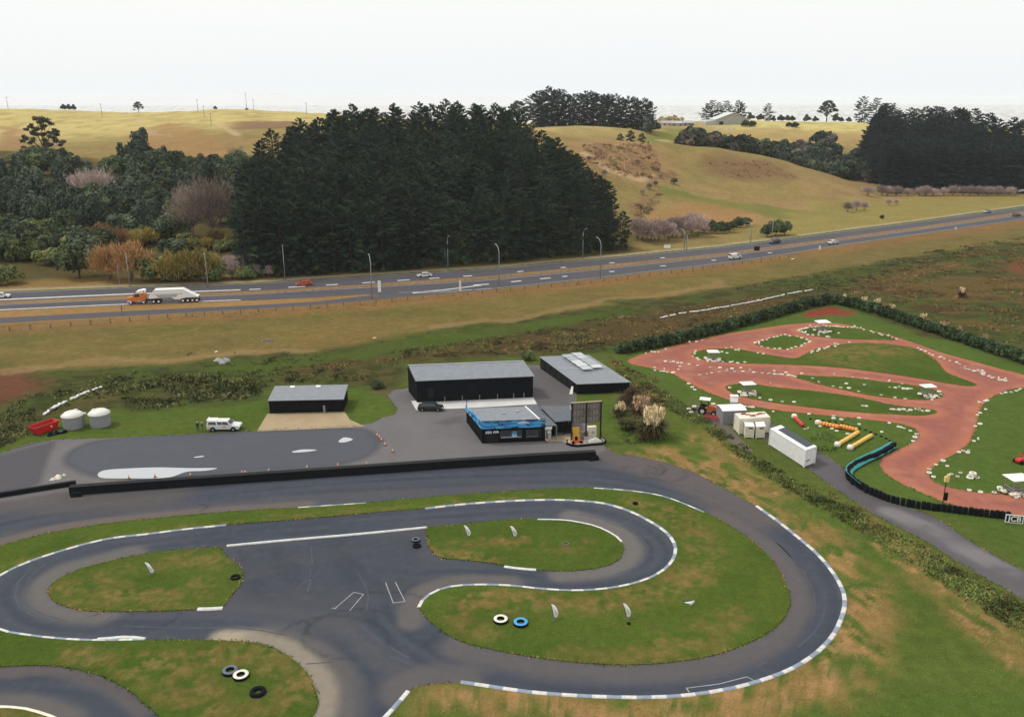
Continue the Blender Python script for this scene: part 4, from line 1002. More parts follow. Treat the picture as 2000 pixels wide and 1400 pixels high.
# ---- mixed bush on the left slope
BUSH = {
 'dark': [broad_meshes(40 + s, 9.5, 5.0, .06, 13, 2800, ((70, 82, 56), (84, 96, 64), (58, 70, 52)), .31) for s in range(3)],
 'olive': [broad_meshes(45 + s, 6.5, 4.2, .02, 12, 2400, ((108, 116, 66), (124, 124, 72), (94, 106, 62), (82, 94, 56)), .28) for s in range(3)],
 'grey': [broad_meshes(50 + s, 8.5, 4.4, .05, 12, 2400, ((88, 102, 80), (100, 112, 86), (76, 90, 72)), .30) for s in range(2)],
 'spire': [broad_meshes(54 + s, 13.0, 3.6, .05, 16, 2800, ((66, 78, 64), (78, 90, 72), (56, 68, 58)), .34) for s in range(2)],
 'orange': [twig_meshes(58 + s, 8.5, 4.6, ((168, 126, 88), (180, 140, 96), (150, 116, 80), (142, 120, 78)), 4200, .09, .04, 1.3) for s in range(2)],
 'yellow': [twig_meshes(62 + s, 6.5, 4.6, ((160, 142, 78), (148, 138, 74), (174, 146, 84), (130, 126, 68)), 3800, .10, .03, 1.2) for s in range(2)],
 'bare': [twig_meshes(66 + s, 19, 9.0, ((152, 136, 126), (138, 124, 114), (166, 148, 132), (120, 106, 98)), 6500, .065, .24, 1.9, 16) for s in range(2)],
 'palebare': [twig_meshes(70 + s, 10.0, 5.4, ((168, 148, 142), (182, 164, 156), (146, 128, 122)), 4000, .075, .10, 1.4) for s in range(2)],
}
KIND = {'dark': ('evergreen_tree', 'dark green rounded evergreen'), 'olive': ('olive_shrub', 'olive green domed shrub'), 'grey': ('evergreen_tree', 'grey-green leafy tree'), 'spire': ('evergreen_tree', 'tall narrow dark evergreen'),
        'orange': ('willow_tree', 'leafless orange-stemmed willow'), 'yellow': ('willow_tree', 'leafless yellow-brown willow'), 'bare': ('bare_tree', 'large leafless purplish-grey tree'), 'palebare': ('bare_tree', 'pale leafless twiggy tree')}
def bush(kind, px, py, sc=1.0, label=None, sz=None, depth=None):
    p = H(px, py) if depth is None else np.array([(px - 1000) / 1690 * depth, depth, 0.0])
    p[2] = hz(p[0], p[1])
    nm, what = KIND[kind]
    ms = BUSH[kind][RND.randrange(len(BUSH[kind]))]
    return plant(nm, ms, p[0], p[1], label or (what + ' in the mixed bush on the left slope'), 'shrub' if nm == 'olive_shrub' else 'tree', None if label else what + 's of the left bush', RND.uniform(0, 6.28), sc, (sz or 1) * sc, p[2])
# front row near the carriageway verge
for k, px, py, sc, lab in (('olive', 15, 556, .75, 'low brown shrub beside the carriageway at the left edge of the view'), ('dark', 155, 543, 1.0, 'dark rounded evergreen, front of the bush, beside the dry grass bank'),
        ('orange', 215, 548, 1.05, 'bright orange leafless willow behind the left lamp posts, left half of the pair'), ('orange', 258, 549, 1.15, 'bright orange leafless willow behind the left lamp posts, right half of the pair'),
        ('olive', 310, 549, 1.0, None), ('yellow', 345, 551, 1.0, None), ('yellow', 385, 550, 1.1, None), ('olive', 420, 548, .85, None), ('palebare', 455, 546, .62, None), ('olive', 475, 545, .7, None), ('olive', 355, 550, .8, None),
        ('yellow', 410, 548, .9, None), ('palebare', 500, 543, .35, None), ('palebare', 525, 541, .3, None)):
    bush(k, px, py, sc * (1.35 if k in ('olive', 'dark', 'yellow') else 1.2), lab)
bush('orange', 290, 395, .8, 'small salmon-orange leafless tree among dark bush, higher up the left slope', depth=345)
for i, (px, dep) in enumerate(((160, 302), (185, 306), (215, 300), (245, 303), (270, 306))):
    bush('orange' if i < 3 else 'yellow', px, 0, .95, depth=dep)
for i in range(30):
    px = -60 + 300 * (i + rs.uniform(0, .8)) / 30; dep = rs.uniform(277, 300) if px > 60 else rs.uniform(284, 305)
    if not (195 < px < 275 and dep < 296): bush('olive' if i % 3 else 'dark', px, 0, rs.uniform(.95, 1.35), depth=dep)
spots = [(rs.uniform(-240, 470), dd) for dd in np.repeat(np.arange(284, 424, 10), 14)]
for px in np.linspace(328, 470, 15):
    bush(('olive', 'yellow', 'olive')[int(px) % 3], px, 0, rs.uniform(.6, .9), depth=rs.uniform(293, 303))
for px, dep in spots:
    if 150 < px < 290 and dep < 306: continue
    if 325 < px < 460 and dep < 330: continue
    if px < 120 and dep < 268 + 18: dep += 12
    u = rs.uniform()
    if dep < 312: k = 'olive' if u < .55 else ('dark' if u < .8 else 'grey')
    elif dep < 350: k = 'dark' if u < .45 else ('grey' if u < .65 else ('spire' if u < .85 else 'olive'))
    else: k = 'dark' if u < .5 else ('grey' if u < .8 else 'spire')
    bush(k, px, 0, rs.uniform(1.05, 1.6), depth=dep)
bush('bare', 405, 0, 1.15, 'largest leafless purplish-grey tree, beside the left edge of the pine plantation', depth=306)
bush('bare', 366, 0, .95, 'leafless purplish tree left of the largest bare tree', depth=312)
bush('palebare', 188, 0, 1.75, 'pale purplish leafless tree between two dark narrow evergreens on the left slope', depth=362)
bush('palebare', 160, 0, 1.5, 'pale leafless tree at the left of the dark narrow evergreens', depth=368)
bush('bare', 468, 0, .62, 'leafless purple-grey tree beside the top left corner of the pine plantation', depth=432)
bush('spire', 140, 0, 1.35, 'tall narrow dark evergreen before the pale leafless trees on the left slope', depth=338)
bush('spire', 178, 0, 1.2, 'dark narrow evergreen standing a little right before the pale leafless trees', depth=332)
for px, dep, sc in ((228, 405, 1.7), (252, 398, 1.9), (280, 402, 1.95), (305, 405, 1.9), (332, 408, 1.95), (352, 412, 1.7), (370, 410, 1.4), (212, 405, 1.4), (240, 372, 1.6), (270, 368, 1.7), (300, 372, 1.7), (325, 380, 1.6), (255, 350, 1.3)):
    bush('dark', px, 0, sc, depth=dep)
bush('spire', 277, 0, 2.05, 'tallest dark pointed evergreen of the clump below the left hill crest', depth=420)
UMB = umbrella_meshes(80)
plant('umbrella_tree', UMB, (82 - 1000) / 1715 * 470, 470, 'old tree with flat cloud-like tops rising above the bush at the far left', 'tree', None, 1.0, 1.12)
for px, dep, sc in ((52, 445, 1.6), (80, 440, 1.8), (108, 445, 1.7), (66, 438, 1.6), (125, 450, 1.4), (135, 460, .7), (150, 470, .6), (175, 470, .55), (205, 465, .6), (-20, 440, 1.0), (10, 430, .9), (-60, 430, 1.0), (30, 440, .8)):
    bush('grey' if 130 < px < 220 else 'dark', px, 0, sc, depth=dep)

# ---- skyline: small trees, shrubs and the valley bush at the right
SK_DARK = broad_meshes(90, 9, 4.5, .1, 10, 700, ((62, 72, 62), (74, 82, 68), (52, 62, 56)), .8)
SK_PINE = pine_meshes(91, 18, 4.8, .06, 70, ((60, 74, 70), (70, 82, 76)), 0.0, .5)
SK_PALE = broad_meshes(92, 7, 4.5, .05, 10, 700, ((186, 172, 118), (200, 186, 132), (160, 150, 110)), .8)
SK_UMB = umbrella_meshes(93, 17, 7.5, ((66, 76, 70), (80, 88, 76)))
def far_plant(ms, name, px, dep, label, sc=1.0, group=None, cat='tree'):
    x = (px - 1000) / 1716 * dep
    return plant(name, ms, x, dep, label, cat, group, RND.uniform(0, 6.28), sc)
far_plant(SK_UMB, 'umbrella_tree', 1012, 640, 'flat-topped tree standing just left of the skyline grove', 1.25)
far_plant(SK_UMB, 'umbrella_tree', 982, 650, 'thin pale tree between the plantation top and the flat-topped skyline tree', .8)
far_plant(SK_UMB, 'umbrella_tree', 276, 850, 'lone open-topped tree on the left ridge line', .62)
far_plant(SK_DARK, 'evergreen_tree', 425, 845, 'small dark round tree on the left ridge line', .42)
for px in (132, 141, 150): far_plant(SK_DARK, 'evergreen_tree', px, 900, 'small dark tree behind the left ridge line, right of the old flat-topped tree', .7, 'small trees behind the left ridge')
far_plant(SK_DARK, 'evergreen_tree', 1270, 640, 'rounded paler tree at the right end of the skyline grove', 1.4)
for i, (px, sc) in enumerate(((1295, 1.0), (1312, 1.2), (1326, .9))): far_plant(SK_PALE, 'pale_tree', px, 800, ('left', 'tallest', 'right')[i] + ' of the pale cream-yellow trees beside the farm houses on the skyline', sc)
for i, (px, dep, sc) in enumerate(((1378, 850, .95), (1388, 850, 1.1), (1400, 850, 1.0), (1415, 852, 1.1), (1438, 850, 1.15), (1446, 850, 1.0))):
    far_plant(SK_PINE, 'conifer', px, dep, 'pointed conifer behind the big barn on the skyline', sc, 'conifers behind the barn')
for px, sc, k in ((1463, .9, SK_DARK), (1482, .8, SK_DARK), (1497, 1.0, SK_PINE), (1508, .7, SK_DARK), (1523, .8, SK_DARK), (1536, .75, SK_DARK), (1545, .7, SK_DARK), (1573, .9, SK_DARK), (1590, .7, SK_DARK), (1630, .9, SK_DARK), (1640, .6, SK_DARK), (1655, .65, SK_DARK)):
    far_plant(k, 'evergreen_tree', px, 905, 'small dark tree in the row along the right skyline field', sc, 'small trees along the right skyline')
far_plant(SK_UMB, 'umbrella_tree', 1612, 900, 'spreading dark tree, tallest above the middle of the right skyline field', 1.25)
for i, (px, sc) in enumerate(((1680, 1.45), (1706, 1.35), (1722, 1.1), (1738, 1.15))): far_plant(SK_PINE, 'conifer', px, 880, ('tallest tiered', 'second tall tiered', 'third, shorter', 'fourth, shorter') [i] + ' conifer just left of the right-hand plantation', sc)
CONE = pine_meshes(94, 9, 2.6, .02, 50, ((46, 60, 48), (54, 68, 52)), .1, .1)
for i, px in enumerate((1212, 1232, 1254)): far_plant(CONE, 'conifer', px, 555, ('left', 'middle', 'right')[i] + ' one of the three small dark conifers on the hill saddle', (.75, 1.0, .85)[i])
far_plant(SK_UMB, 'umbrella_tree', 1366, 610, 'lone tiered dark tree in front of the big barn', 1.0)
VAL = [broad_meshes(95 + s, 8, 5, .03, 11, 800, p, .75) for s, p in enumerate((((58, 70, 56), (66, 78, 60), (48, 60, 52)), ((74, 84, 62), (84, 90, 66), (60, 70, 56)), ((98, 92, 82), (110, 100, 90), (84, 82, 74))))]
vr = np.random.RandomState(21)
for i in range(190):
    t = vr.uniform(); px = 1345 + 400 * t
    dep = 545 + 40 * t + vr.uniform(0, 125)
    if px > 1640: dep = vr.uniform(545, 650)
    k = vr.choice(3, p=(.5, .3, .2))
    x = (px - 1000) / 1712 * dep
    plant('valley_tree', VAL[k], x, dep, ('dark green', 'mid green', 'grey-brown')[k] + ' bushy tree in the wooded gully behind the round hill', 'tree', ('dark green', 'mid green', 'grey-brown')[k] + ' trees of the gully', vr.uniform(0, 6.28), vr.uniform(1.1, 1.7))
for i in range(16):
    px = 1700 + i * 18 + vr.uniform(-6, 6)
    p = H(px, 383); plant('bare_tree', BUSH['palebare'][i % 2], p[0], p[1], 'pale leafless shrub along the foot of the right-hand plantation', 'shrub', 'pale shrubs below the right plantation', vr.uniform(0, 6), vr.uniform(.5, .8), vr.uniform(.4, .6))
for i, (px, py, sc) in enumerate(((1335, 282, .9), (1350, 283, .8), (1325, 281, .7))): far_plant(VAL[2], 'valley_tree', px, 585, ('first', 'second', 'third')[i] + ' grey-brown bush from the right on the near lip of the barn paddock', sc)
for i, px in enumerate((1455, 1468, 1540, 1552)): far_plant(VAL[0], 'evergreen_tree', px, 760, ('left', 'right', 'left', 'right')[i] + (' dark shrub of the pair below the barn' if i < 2 else ' dark shrub of the pair in the middle of the right paddock'), (.8, .7, .55, .7)[i])
# shrubs between the round hill and the motorway
for i in range(26):
    px = 1246 + i * 8.4 + vr.uniform(-3, 3); py = 476 - i * 1.1 + vr.uniform(-8, 3)
    p = H(px, py)
    bare = px < 1370
    plant('bare_tree' if bare else 'evergreen_tree', BUSH['palebare' if bare else 'dark'][i % 2], p[0], p[1], ('purplish leafless shrub' if bare else 'dark rounded shrub') + ' between the round hill and the far carriageway', 'shrub', ('purplish' if bare else 'dark') + ' shrubs beyond the far carriageway', vr.uniform(0, 6), (vr.uniform(.6, .85) if bare else vr.uniform(.38, .55)))
for px, py, sc in ((1498, 463, .6), (1515, 461, .75), (1532, 460, .65)): bush('dark', px, py, sc, 'dark green clump by the lamp post beside the far carriageway, ' + {1498: 'left', 1515: 'middle', 1532: 'right'}[px] + ' of three')
for i, (px, py, sc) in enumerate(((1655, 415, .5), (1672, 412, .55), (1688, 411, .4), (1735, 402, .35), (1750, 401, .3))): bush('palebare', px, py, sc, ('leftmost', 'second', 'middle', 'fourth', 'rightmost')[i] + ' purplish shrub of five on the flat beside the round hill')
bush('dark', 1722, 428, .22, 'single dark small bush in the pasture above the far carriageway')
bush('dark', 1316, 361, .4, 'small dark bush at the top of the gully below the eroded hillside')

# ---- clipped shrub hedge round the dirt track
HEDGE = [broad_meshes(110 + s, 3.1, 1.25, .0, 9, 650, ((60, 78, 48), (70, 88, 54), (52, 68, 46)), .22, bottom=.95) for s in range(4)]
h1 = resample(Gs([(1215, 690), (1260, 682), (1330, 668), (1420, 645), (1500, 622), (1570, 602), (1622, 592)]), 1.75)
h2 = resample(Gs([(1636, 594), (1690, 606), (1760, 628), (1830, 652), (1900, 676), (1960, 696), (2060, 730), (2120, 752)]), 1.75)
for run, lab, grp in ((h1, 'dark green upright shrub in the clipped hedge along the far side of the dirt track', 'shrubs of the far hedge'), (h2, 'dark green upright shrub in the clipped hedge along the right side of the dirt track', 'shrubs of the right hedge')):
    for i, p in enumerate(run):
        plant('hedge_shrub', HEDGE[i % 4], p[0], p[1], lab, 'hedge shrub', grp, rs.uniform(0, 6.28), rs.uniform(.92, 1.12), rs.uniform(.9, 1.1), 0.0)

# ---- pampas and flax clumps beside the yard
def blades(rs, n, r0, L, w, pal, out=0.8, z0=0.0):
    a = rs.uniform(0, 2 * math.pi, n); q = np.sqrt(rs.uniform(0, 1, n)) * r0
    base = np.stack([np.cos(a) * q, np.sin(a) * q, np.full(n, z0)], 1)
    d = np.stack([np.cos(a), np.sin(a), np.zeros(n)], 1) * (rs.uniform(.3, 1, n) * out)[:, None]
    ln = rs.uniform(.6, 1.1, n) * L
    mid = base + d * (ln * .35)[:, None] + np.array([0, 0, 1]) * (ln * .55)[:, None]
    tip = base + d * (ln * .9)[:, None] + np.array([0, 0, 1]) * (ln * rs.uniform(.35, .8, n))[:, None]
    s = np.stack([-np.sin(a), np.cos(a), np.zeros(n)], 1) * w
    V = np.stack([base - s, base + s, mid + s, mid - s, tip + s * .3, tip - s * .3], 1).reshape(-1, 3)
    k = np.arange(n)[:, None] * 6
    F = np.concatenate([k + np.array([[0, 1, 2, 3]]), k + np.array([[3, 2, 4, 5]])]).astype(np.int32)
    return V, F, np.repeat(lin(pal, rs, n, .2), 6, 0)
def pampas(px, py, sc, leaf_pal, plume_pal, nplume, label):
    rs = np.random.RandomState(int(px))
    o = empty('pampas_grass', tuple(G(px, py)), 0, label, 'pampas grass')
    V, F, C = blades(rs, 900, .55 * sc, 2.3 * sc, .035 * sc, leaf_pal)
    link('foliage', np_mesh('foliage', V, F, C, [M_SCRUB]), o)
    if nplume:
        Vs, Fs, Cs, off = [], [], [], 0
        for k in range(nplume):
            a = rs.uniform(0, 6.28); q = rs.uniform(.1, .9) * sc; hgt = rs.uniform(2.0, 3.0) * sc
            top = np.array([math.cos(a) * q, math.sin(a) * q, hgt])
            m = 26
            P = top + np.stack([rs.normal(0, .10 * sc, m), rs.normal(0, .10 * sc, m), -rs.uniform(0, .8, m) * sc], 1)
            U = np.stack([rs.normal(0, .3, m), rs.normal(0, .3, m), np.ones(m)], 1) * (.16 * sc); W = np.cross(U, rand_dirs(rs, m)); W /= np.linalg.norm(W, axis=1)[:, None]
            v, f, c = quads(P, U, W * .07 * sc, lin(plume_pal, rs, m, .12)); Vs.append(v); Fs.append(f + off); Cs.append(c); off += len(v)
        link('plumes', np_mesh('plumes', np.concatenate(Vs), np.concatenate(Fs), np.concatenate(Cs), [M_SCRUB]), o)
    return o
CREAM = ((226, 208, 168), (238, 222, 186), (212, 190, 150)); PINK = ((190, 160, 132), (204, 174, 146), (172, 140, 116))
GREENB = ((84, 86, 50), (98, 96, 58), (70, 76, 46)); BROWNB = ((88, 76, 54), (104, 86, 60), (72, 64, 46))
pampas(1211, 815, 1.05, GREENB, CREAM, 16, 'pampas grass with cream plumes, left of the clump beside the billboard frame')
pampas(1228, 800, 1.45, BROWNB, ((96, 80, 62), (108, 90, 70)), 14, 'dark brown pampas grass, tallest at the back of the clump beside the billboard frame')
pampas(1252, 822, 1.45, BROWNB, PINK, 34, 'pinkish-brown pampas grass, at the right rear of the clump beside the billboard frame')
pampas(1240, 836, 1.0, GREENB, CREAM, 0, 'green grassy tussock without plumes, in the middle of the pampas clump')
pampas(1222, 838, 1.0, GREENB, CREAM, 0, 'green grassy tussock without plumes, at the left front of the pampas clump')
pampas(1275, 853, 1.75, ((96, 92, 58), (112, 98, 64), (78, 80, 48)), CREAM, 62, 'large pampas grass topped with many cream plumes, in front of the clump on the lawn')
pampas(1262, 858, 1.05, BROWNB, CREAM, 0, 'low brown tussock at the foot of the large cream-plumed pampas grass')
for i, (px, py) in enumerate(((1650, 596), (1687, 603), (1712, 608), (1742, 617), (1800, 638), (1842, 655), (1873, 662), (1921, 680))):
    pampas(px, py - 6, .75 + .1 * (i % 3), BROWNB, CREAM if i < 5 else PINK, 12, ('first', 'second', 'third', 'fourth', 'fifth', 'sixth', 'seventh', 'eighth')[i] + ' plumed tussock from the hedge corner, behind the right hedge')
pampas(1878, 580, .9, BROWNB, CREAM, 10, 'lone cream-plumed tussock out in the marsh at the right')
plant('evergreen_tree', BUSH['olive'][0], *G(1030, 703)[:2], 'rounded grey-brown bush between the big shed and the solar-roofed shed', 'shrub', None, 0.5, .36, .42, 0)
plant('evergreen_tree', BUSH['dark'][0], *G(738, 757)[:2], 'low dark bush by the back corner of the big shed', 'shrub', None, 0.5, .3, .16, 0)

# ---- rough growth: rushes, tussock and weeds nobody could count
def scrub(name, polys, seed, label, hill=False):
    rs = np.random.RandomState(seed)
    Ps, Us, Ws, Cs = [], [], [], []
    for pts, per_m2, hgt, pal, patch in polys:
        P = Hs(pts) if hill else Gs(pts); lo, hi = P.min(0), P.max(0)
        n = int((hi - lo)[0] * (hi - lo)[1] * per_m2 * 1.5)
        x, y = rs.uniform(lo[0], hi[0], n), rs.uniform(lo[1], hi[1], n)
        k = inside(x, y, P) & (fbm(x / 7, y / 4, seed, 3) + rs.uniform(-.08, .08, n) > patch)
        x, y = x[k], y[k]; n = len(x)
        for j in range(11):
            a = rs.uniform(0, 6.28, n); s = (1.0 if hill else .9) * hgt * rs.uniform(.5, 1.25, n) * (0.6 + 0.8 * fbm(x / 3, y / 3, seed + 1, 2))
            c = np.stack([x + rs.normal(0, .5, n) * hgt, y + rs.normal(0, .5, n) * hgt, s * rs.uniform(.1, .55, n)], 1)
            U = np.stack([np.cos(a), np.sin(a), rs.uniform(-.3, .3, n)], 1) * (s * .12)[:, None]
            W = np.stack([rs.normal(0, .45, n), rs.normal(0, .45, n), np.ones(n)], 1) * (s * .42)[:, None]
            Ps.append(c); Us.append(U); Ws.append(W)
            if hill: c[:, 2] += height(x, y)
            tone = lin(pal, rs, n, .10) * (0.45 + 1.05 * smooth((fbm(x / 3.2, y / 2.4, seed + 2, 3) - .25) / .5))[:, None]
            Cs.append(tone)
    V, F, C = quads(np.concatenate(Ps), np.concatenate(Us), np.concatenate(Ws), np.concatenate(Cs))
    if not hill: V[:, 2] = np.maximum(V[:, 2] * .62, -.02)
    C = C * 1.28
    return tag(link(name, np_mesh(name, V, F, C, [M_SCRUB])), label, None, None, 'stuff')
RUSH = ((68, 78, 42), (82, 88, 48), (56, 64, 38), (96, 90, 56)); RUST = ((112, 88, 58), (96, 78, 52), (130, 100, 64), (80, 76, 44)); WEED = ((80, 94, 46), (92, 102, 54), (72, 86, 44), (106, 102, 58))
scrub('rushes', [([(240, 775), (330, 735), (420, 728), (640, 712), (800, 682), (1000, 655), (1200, 615), (1200, 680), (1040, 690), (800, 700), (700, 745), (520, 750), (300, 795)], .55, .75, RUSH, .44),
                 ([(560, 742), (800, 700), (1050, 690), (1210, 672), (1350, 640), (1560, 592), (1600, 578), (1500, 578), (1300, 604), (1000, 655), (800, 688), (560, 720)], .6, .6, RUST, .42),
                 ([(250, 800), (230, 760), (320, 735), (420, 735), (520, 750), (500, 775), (330, 795)], .9, 1.1, RUSH, .40), ([(60, 770), (250, 725), (300, 735), (210, 775), (120, 800), (0, 850), (-60, 850)], .5, .9, RUSH, .47), ([(-60, 830), (60, 800), (80, 820), (60, 850), (0, 875), (-80, 900)], 1.0, .9, RUSH, .35),
                 ([(360, 690), (480, 690), (640, 690), (640, 705), (480, 715), (400, 715)], .5, .7, RUSH, .55)], 201, 'rough green and brown rushes along the wet ditch')
scrub('marsh_growth', [([(1640, 560), (1800, 505), (2000, 470), (2200, 440), (2200, 770), (2000, 705), (1830, 645), (1640, 582)], .35, .7, RUST, .50), ([(1420, 565), (1640, 525), (1850, 485), (2050, 455), (2050, 475), (1850, 515), (1700, 550), (1600, 575)], .4, .7, RUSH, .48)], 203, 'brown and green marsh plants beyond the right hedge')
scrub('weeds', [([(1192, 742), (1240, 735), (1300, 765), (1370, 810), (1440, 862), (1500, 905), (1590, 960), (1690, 1010), (1800, 1068), (1900, 1130), (2060, 1215), (2060, 1290), (1960, 1215), (1860, 1150), (1740, 1075), (1620, 1000), (1520, 945), (1440, 890), (1380, 840), (1300, 795), (1230, 780)], 3.0, .60, WEED, .22),
                ([(1590, 945), (1680, 995), (1790, 1058), (1890, 1112), (2040, 1200), (2040, 1215), (1880, 1125), (1760, 1062), (1660, 1000)], 2.4, .45, ((120, 104, 64), (104, 98, 56), (88, 96, 50)), .35),
                ([(1205, 850), (1240, 838), (1300, 842), (1312, 858), (1280, 868), (1225, 866)], 2.5, .45, ((66, 84, 42), (76, 94, 46)), .2), ([(1195, 760), (1260, 750), (1300, 780), (1290, 800), (1240, 800)], 1.5, .8, RUST, .35),
                ([(1560, 870), (1600, 845), (1640, 850), (1640, 880), (1600, 890)], 1.4, .5, ((76, 98, 48), (90, 104, 54)), .42), ([(1190, 695), (1230, 720), (1290, 745), (1260, 750), (1200, 730)], 1.2, .7, RUST, .4)], 205, 'weedy strip of rough grass beside the access road')
scrub('verge_tussock', [([(-200, 655), (0, 636), (240, 621), (500, 607), (700, 592), (950, 570), (1200, 545), (1400, 519), (1650, 481), (2000, 433), (2000, 440), (1650, 490), (1400, 530), (1200, 556), (950, 583), (700, 606), (500, 620), (240, 634), (0, 650), (-200, 670)], .25, .38, ((150, 116, 76), (140, 112, 70), (160, 128, 84), (120, 104, 62)), .50)], 207, 'dry orange-brown tussock on the motorway verge')

# standing stalks of dry and green grass near the camera
STRAW = ((146, 122, 76), (136, 116, 70), (160, 132, 86), (122, 110, 62)); LAWN = ((86, 106, 44), (98, 116, 50), (78, 96, 42), (112, 120, 58))
scrub('dry_grass', [([(1290, 885), (1420, 930), (1500, 982), (1580, 1040), (1652, 1110), (1668, 1170), (1660, 1235), (1600, 1285), (1500, 1335), (1420, 1356), (1260, 1372), (1100, 1368), (940, 1350), (860, 1350), (860, 1400), (1200, 1400), (1450, 1395), (1600, 1345), (1730, 1250), (1730, 1140), (1650, 1050), (1540, 965), (1420, 900)], 2.4, .13, STRAW, .50),
                    ([(1700, 1035), (1800, 1095), (1900, 1180), (2010, 1270), (2010, 1310), (1880, 1210), (1780, 1125), (1690, 1060)], 2.4, .16, STRAW, .47)], 211, 'dry straw-coloured grass outside the biggest bend')
scrub('rough_grass', [([(1400, 900), (1600, 1000), (1800, 1120), (2000, 1280), (2000, 1400), (1500, 1400), (1650, 1290), (1720, 1200), (1660, 1080), (1540, 980)], 1.5, .12, LAWN, .46)], 213, 'rough green grass on the slope at the lower right')
scrub('bracken', [([(1140, 285), (1270, 280), (1290, 330), (1272, 352), (1200, 343), (1140, 312)], .22, 1.1, ((150, 122, 90), (136, 112, 82), (160, 134, 100), (120, 100, 76)), .44), ([(1235, 400), (1290, 378), (1285, 402), (1245, 432)], .2, 1.2, ((140, 116, 84), (120, 104, 74)), .45),
                  ([(1380, 320), (1500, 316), (1560, 350), (1420, 348)], .10, .7, ((130, 104, 80), (116, 94, 72)), .45)], 221, 'dead brown bracken on the eroded faces of the round hill', True)
for i, (px, py, sc) in enumerate(((1268, 372, .35), (1280, 366, .3), (1255, 382, .3), (1290, 350, .22), (1180, 345, .35), (1150, 318, .3), (1172, 300, .3))):
    bush('palebare', px, py, sc, ('first', 'second', 'third', 'fourth', 'fifth', 'sixth', 'seventh')[i] + ' small grey-brown shrub, counted from the gully upward, on the eroded hillside')

KERBED = [K_OUTER, K_IN, [(1160, 953), (1230, 958), (1300, 970), (1375, 1000)], [(582, 991), (715, 982)], [(-120, 1205), (0, 1123), (86, 1086), (200, 1054), (286, 1043), (442, 1025)], [(-60, 1200), (0, 1229), (86, 1244), (150, 1249), (285, 1249)],
          [(1050, 1014), (1120, 1018), (1165, 1028), (1214, 1058)], [(985, 1106), (1047, 1112)], [(386, 1189), (435, 1187)], [(748, 1404), (775, 1375), (797, 1349)]]
def edge_grass(loops, seed):
    rs = np.random.RandomState(seed); Ps, Us, Ws, Cs = [], [], [], []
    for O, per_m, z in loops:
        P = resample(np.vstack([O, O[:1]]), .25); P = P[(P[:, 1] < 190) & (P[:, 1] > 60)]
        if len(P) < 2: continue
        far = np.full(len(P), 9.0)
        for K in KERBED: far = np.minimum(far, seg_dist(P[:, 0], P[:, 1], catmull(Gs(K), False, 4)))
        P = P[far > .55]
        n = int(len(P) * .25 * per_m * .6); k = rs.randint(0, len(P), n)
        q = P[k] + rs.normal(0, .14, (n, 2)) * (0.4 + 1.3 * fbm(P[k][:, 0] / 2, P[k][:, 1] / 2, seed, 3))[:, None]
        hgt = rs.uniform(.05, .13, n); a = rs.uniform(0, 6.28, n)
        Ps.append(np.c_[q, z + hgt * .4]); Us.append(np.c_[np.cos(a), np.sin(a), np.zeros(n)] * (hgt * .5)[:, None]); Ws.append(np.c_[rs.normal(0, .6, (n, 2)), np.ones(n)] * (hgt * .7)[:, None])
        dry = fbm(P[k][:, 0] / 3, P[k][:, 1] / 3, seed + 5, 3)[:, None]
        Cs.append(np.where(dry > .52, lin(STRAW, rs, n, .15), lin(LAWN, rs, n, .15)) * 1.05)
    V, F, C = quads(np.concatenate(Ps), np.concatenate(Us), np.concatenate(Ws), np.concatenate(Cs)); V[:, 2] = np.maximum(V[:, 2], .0)
    tag(link('edge_grass', np_mesh('edge_grass', V, F, C, [M_SCRUB])), 'ragged grass growing over the edges of the tracks', None, None, 'stuff')
edge_grass([(A_GRASS, 26, .05), (catmull(Gs(ISLE_B), True, 4), 26, .05), (catmull(Gs(ISLE_C), True, 4), 26, .05), (catmull(Gs(ISLE_D), True, 4), 26, .05), (A_OUT, 18, .0), (catmull(Gs(DIRT), True, 3), 22, .0), (catmull(Gs(ROAD), True, 3), 26, .0)] + [(catmull(Gs(r), True, 4), 18, .04) for r in RISLES], 331)
# ================================================================== buildings
M_BLACK = ribbed('black_cladding', (0.0075, 0.0085, 0.010), 0.25, 'X', 0.8, 0.0, .25, .012, spec=.06)
M_ROOF = ribbed('grey_roofing', (0.20, 0.22, 0.245), 0.5, 'X', 0.5, 0.1, .10, .012)
M_ROOFDARK = ribbed('dark_roofing', (0.085, 0.10, 0.12), 0.5, 'X', 0.5, 0.1, .14, .015)
M_TRIM = paint('dark_trim', (0.016, 0.018, 0.020), .7, spec=.12)
M_TRIMPALE = paint('pale_trim', (0.34, 0.36, 0.38), .5)
M_WHITE = paint('white_paint', (0.78, 0.78, 0.76), .5, var=.08)
M_CREAM = paint('cream_paint', (0.68, 0.63, 0.52), .6, var=.10)
M_WHITERIB = ribbed('white_container_steel', (0.74, 0.74, 0.73), 0.28, 'X', .5, 0, .07, .03)
M_GREYCLAD = ribbed('grey_cladding', (0.22, 0.225, 0.24), 0.2, 'X', .6, 0, .08, .02)
M_GLASS = paint('window_glass', (0.035, 0.045, 0.05), .12, spec=.6, var=.3, scale=.7)
M_DARKIN = paint('dark_interior', (0.012, 0.013, 0.015), .9)  # near-black colour standing in for shade inside openings
M_STEEL = paint('galvanised_steel', (0.30, 0.31, 0.32), .45, .5, var=.12)
M_TIMBER = paint('grey_timber', (0.15, 0.125, 0.105), .9, var=.3, scale=2)
M_RUBBER = paint('black_rubber', (0.0085, 0.010, 0.0125), .9, var=.3, spec=.08)
M_RED = paint('red_paint', (0.52, 0.012, 0.014), .5, var=.12, scale=1.5)
M_ORANGE = paint('orange_paint', (0.62, 0.13, 0.035), .5)
M_YELLOW = paint('yellow_paint', (0.70, 0.42, 0.05), .55)
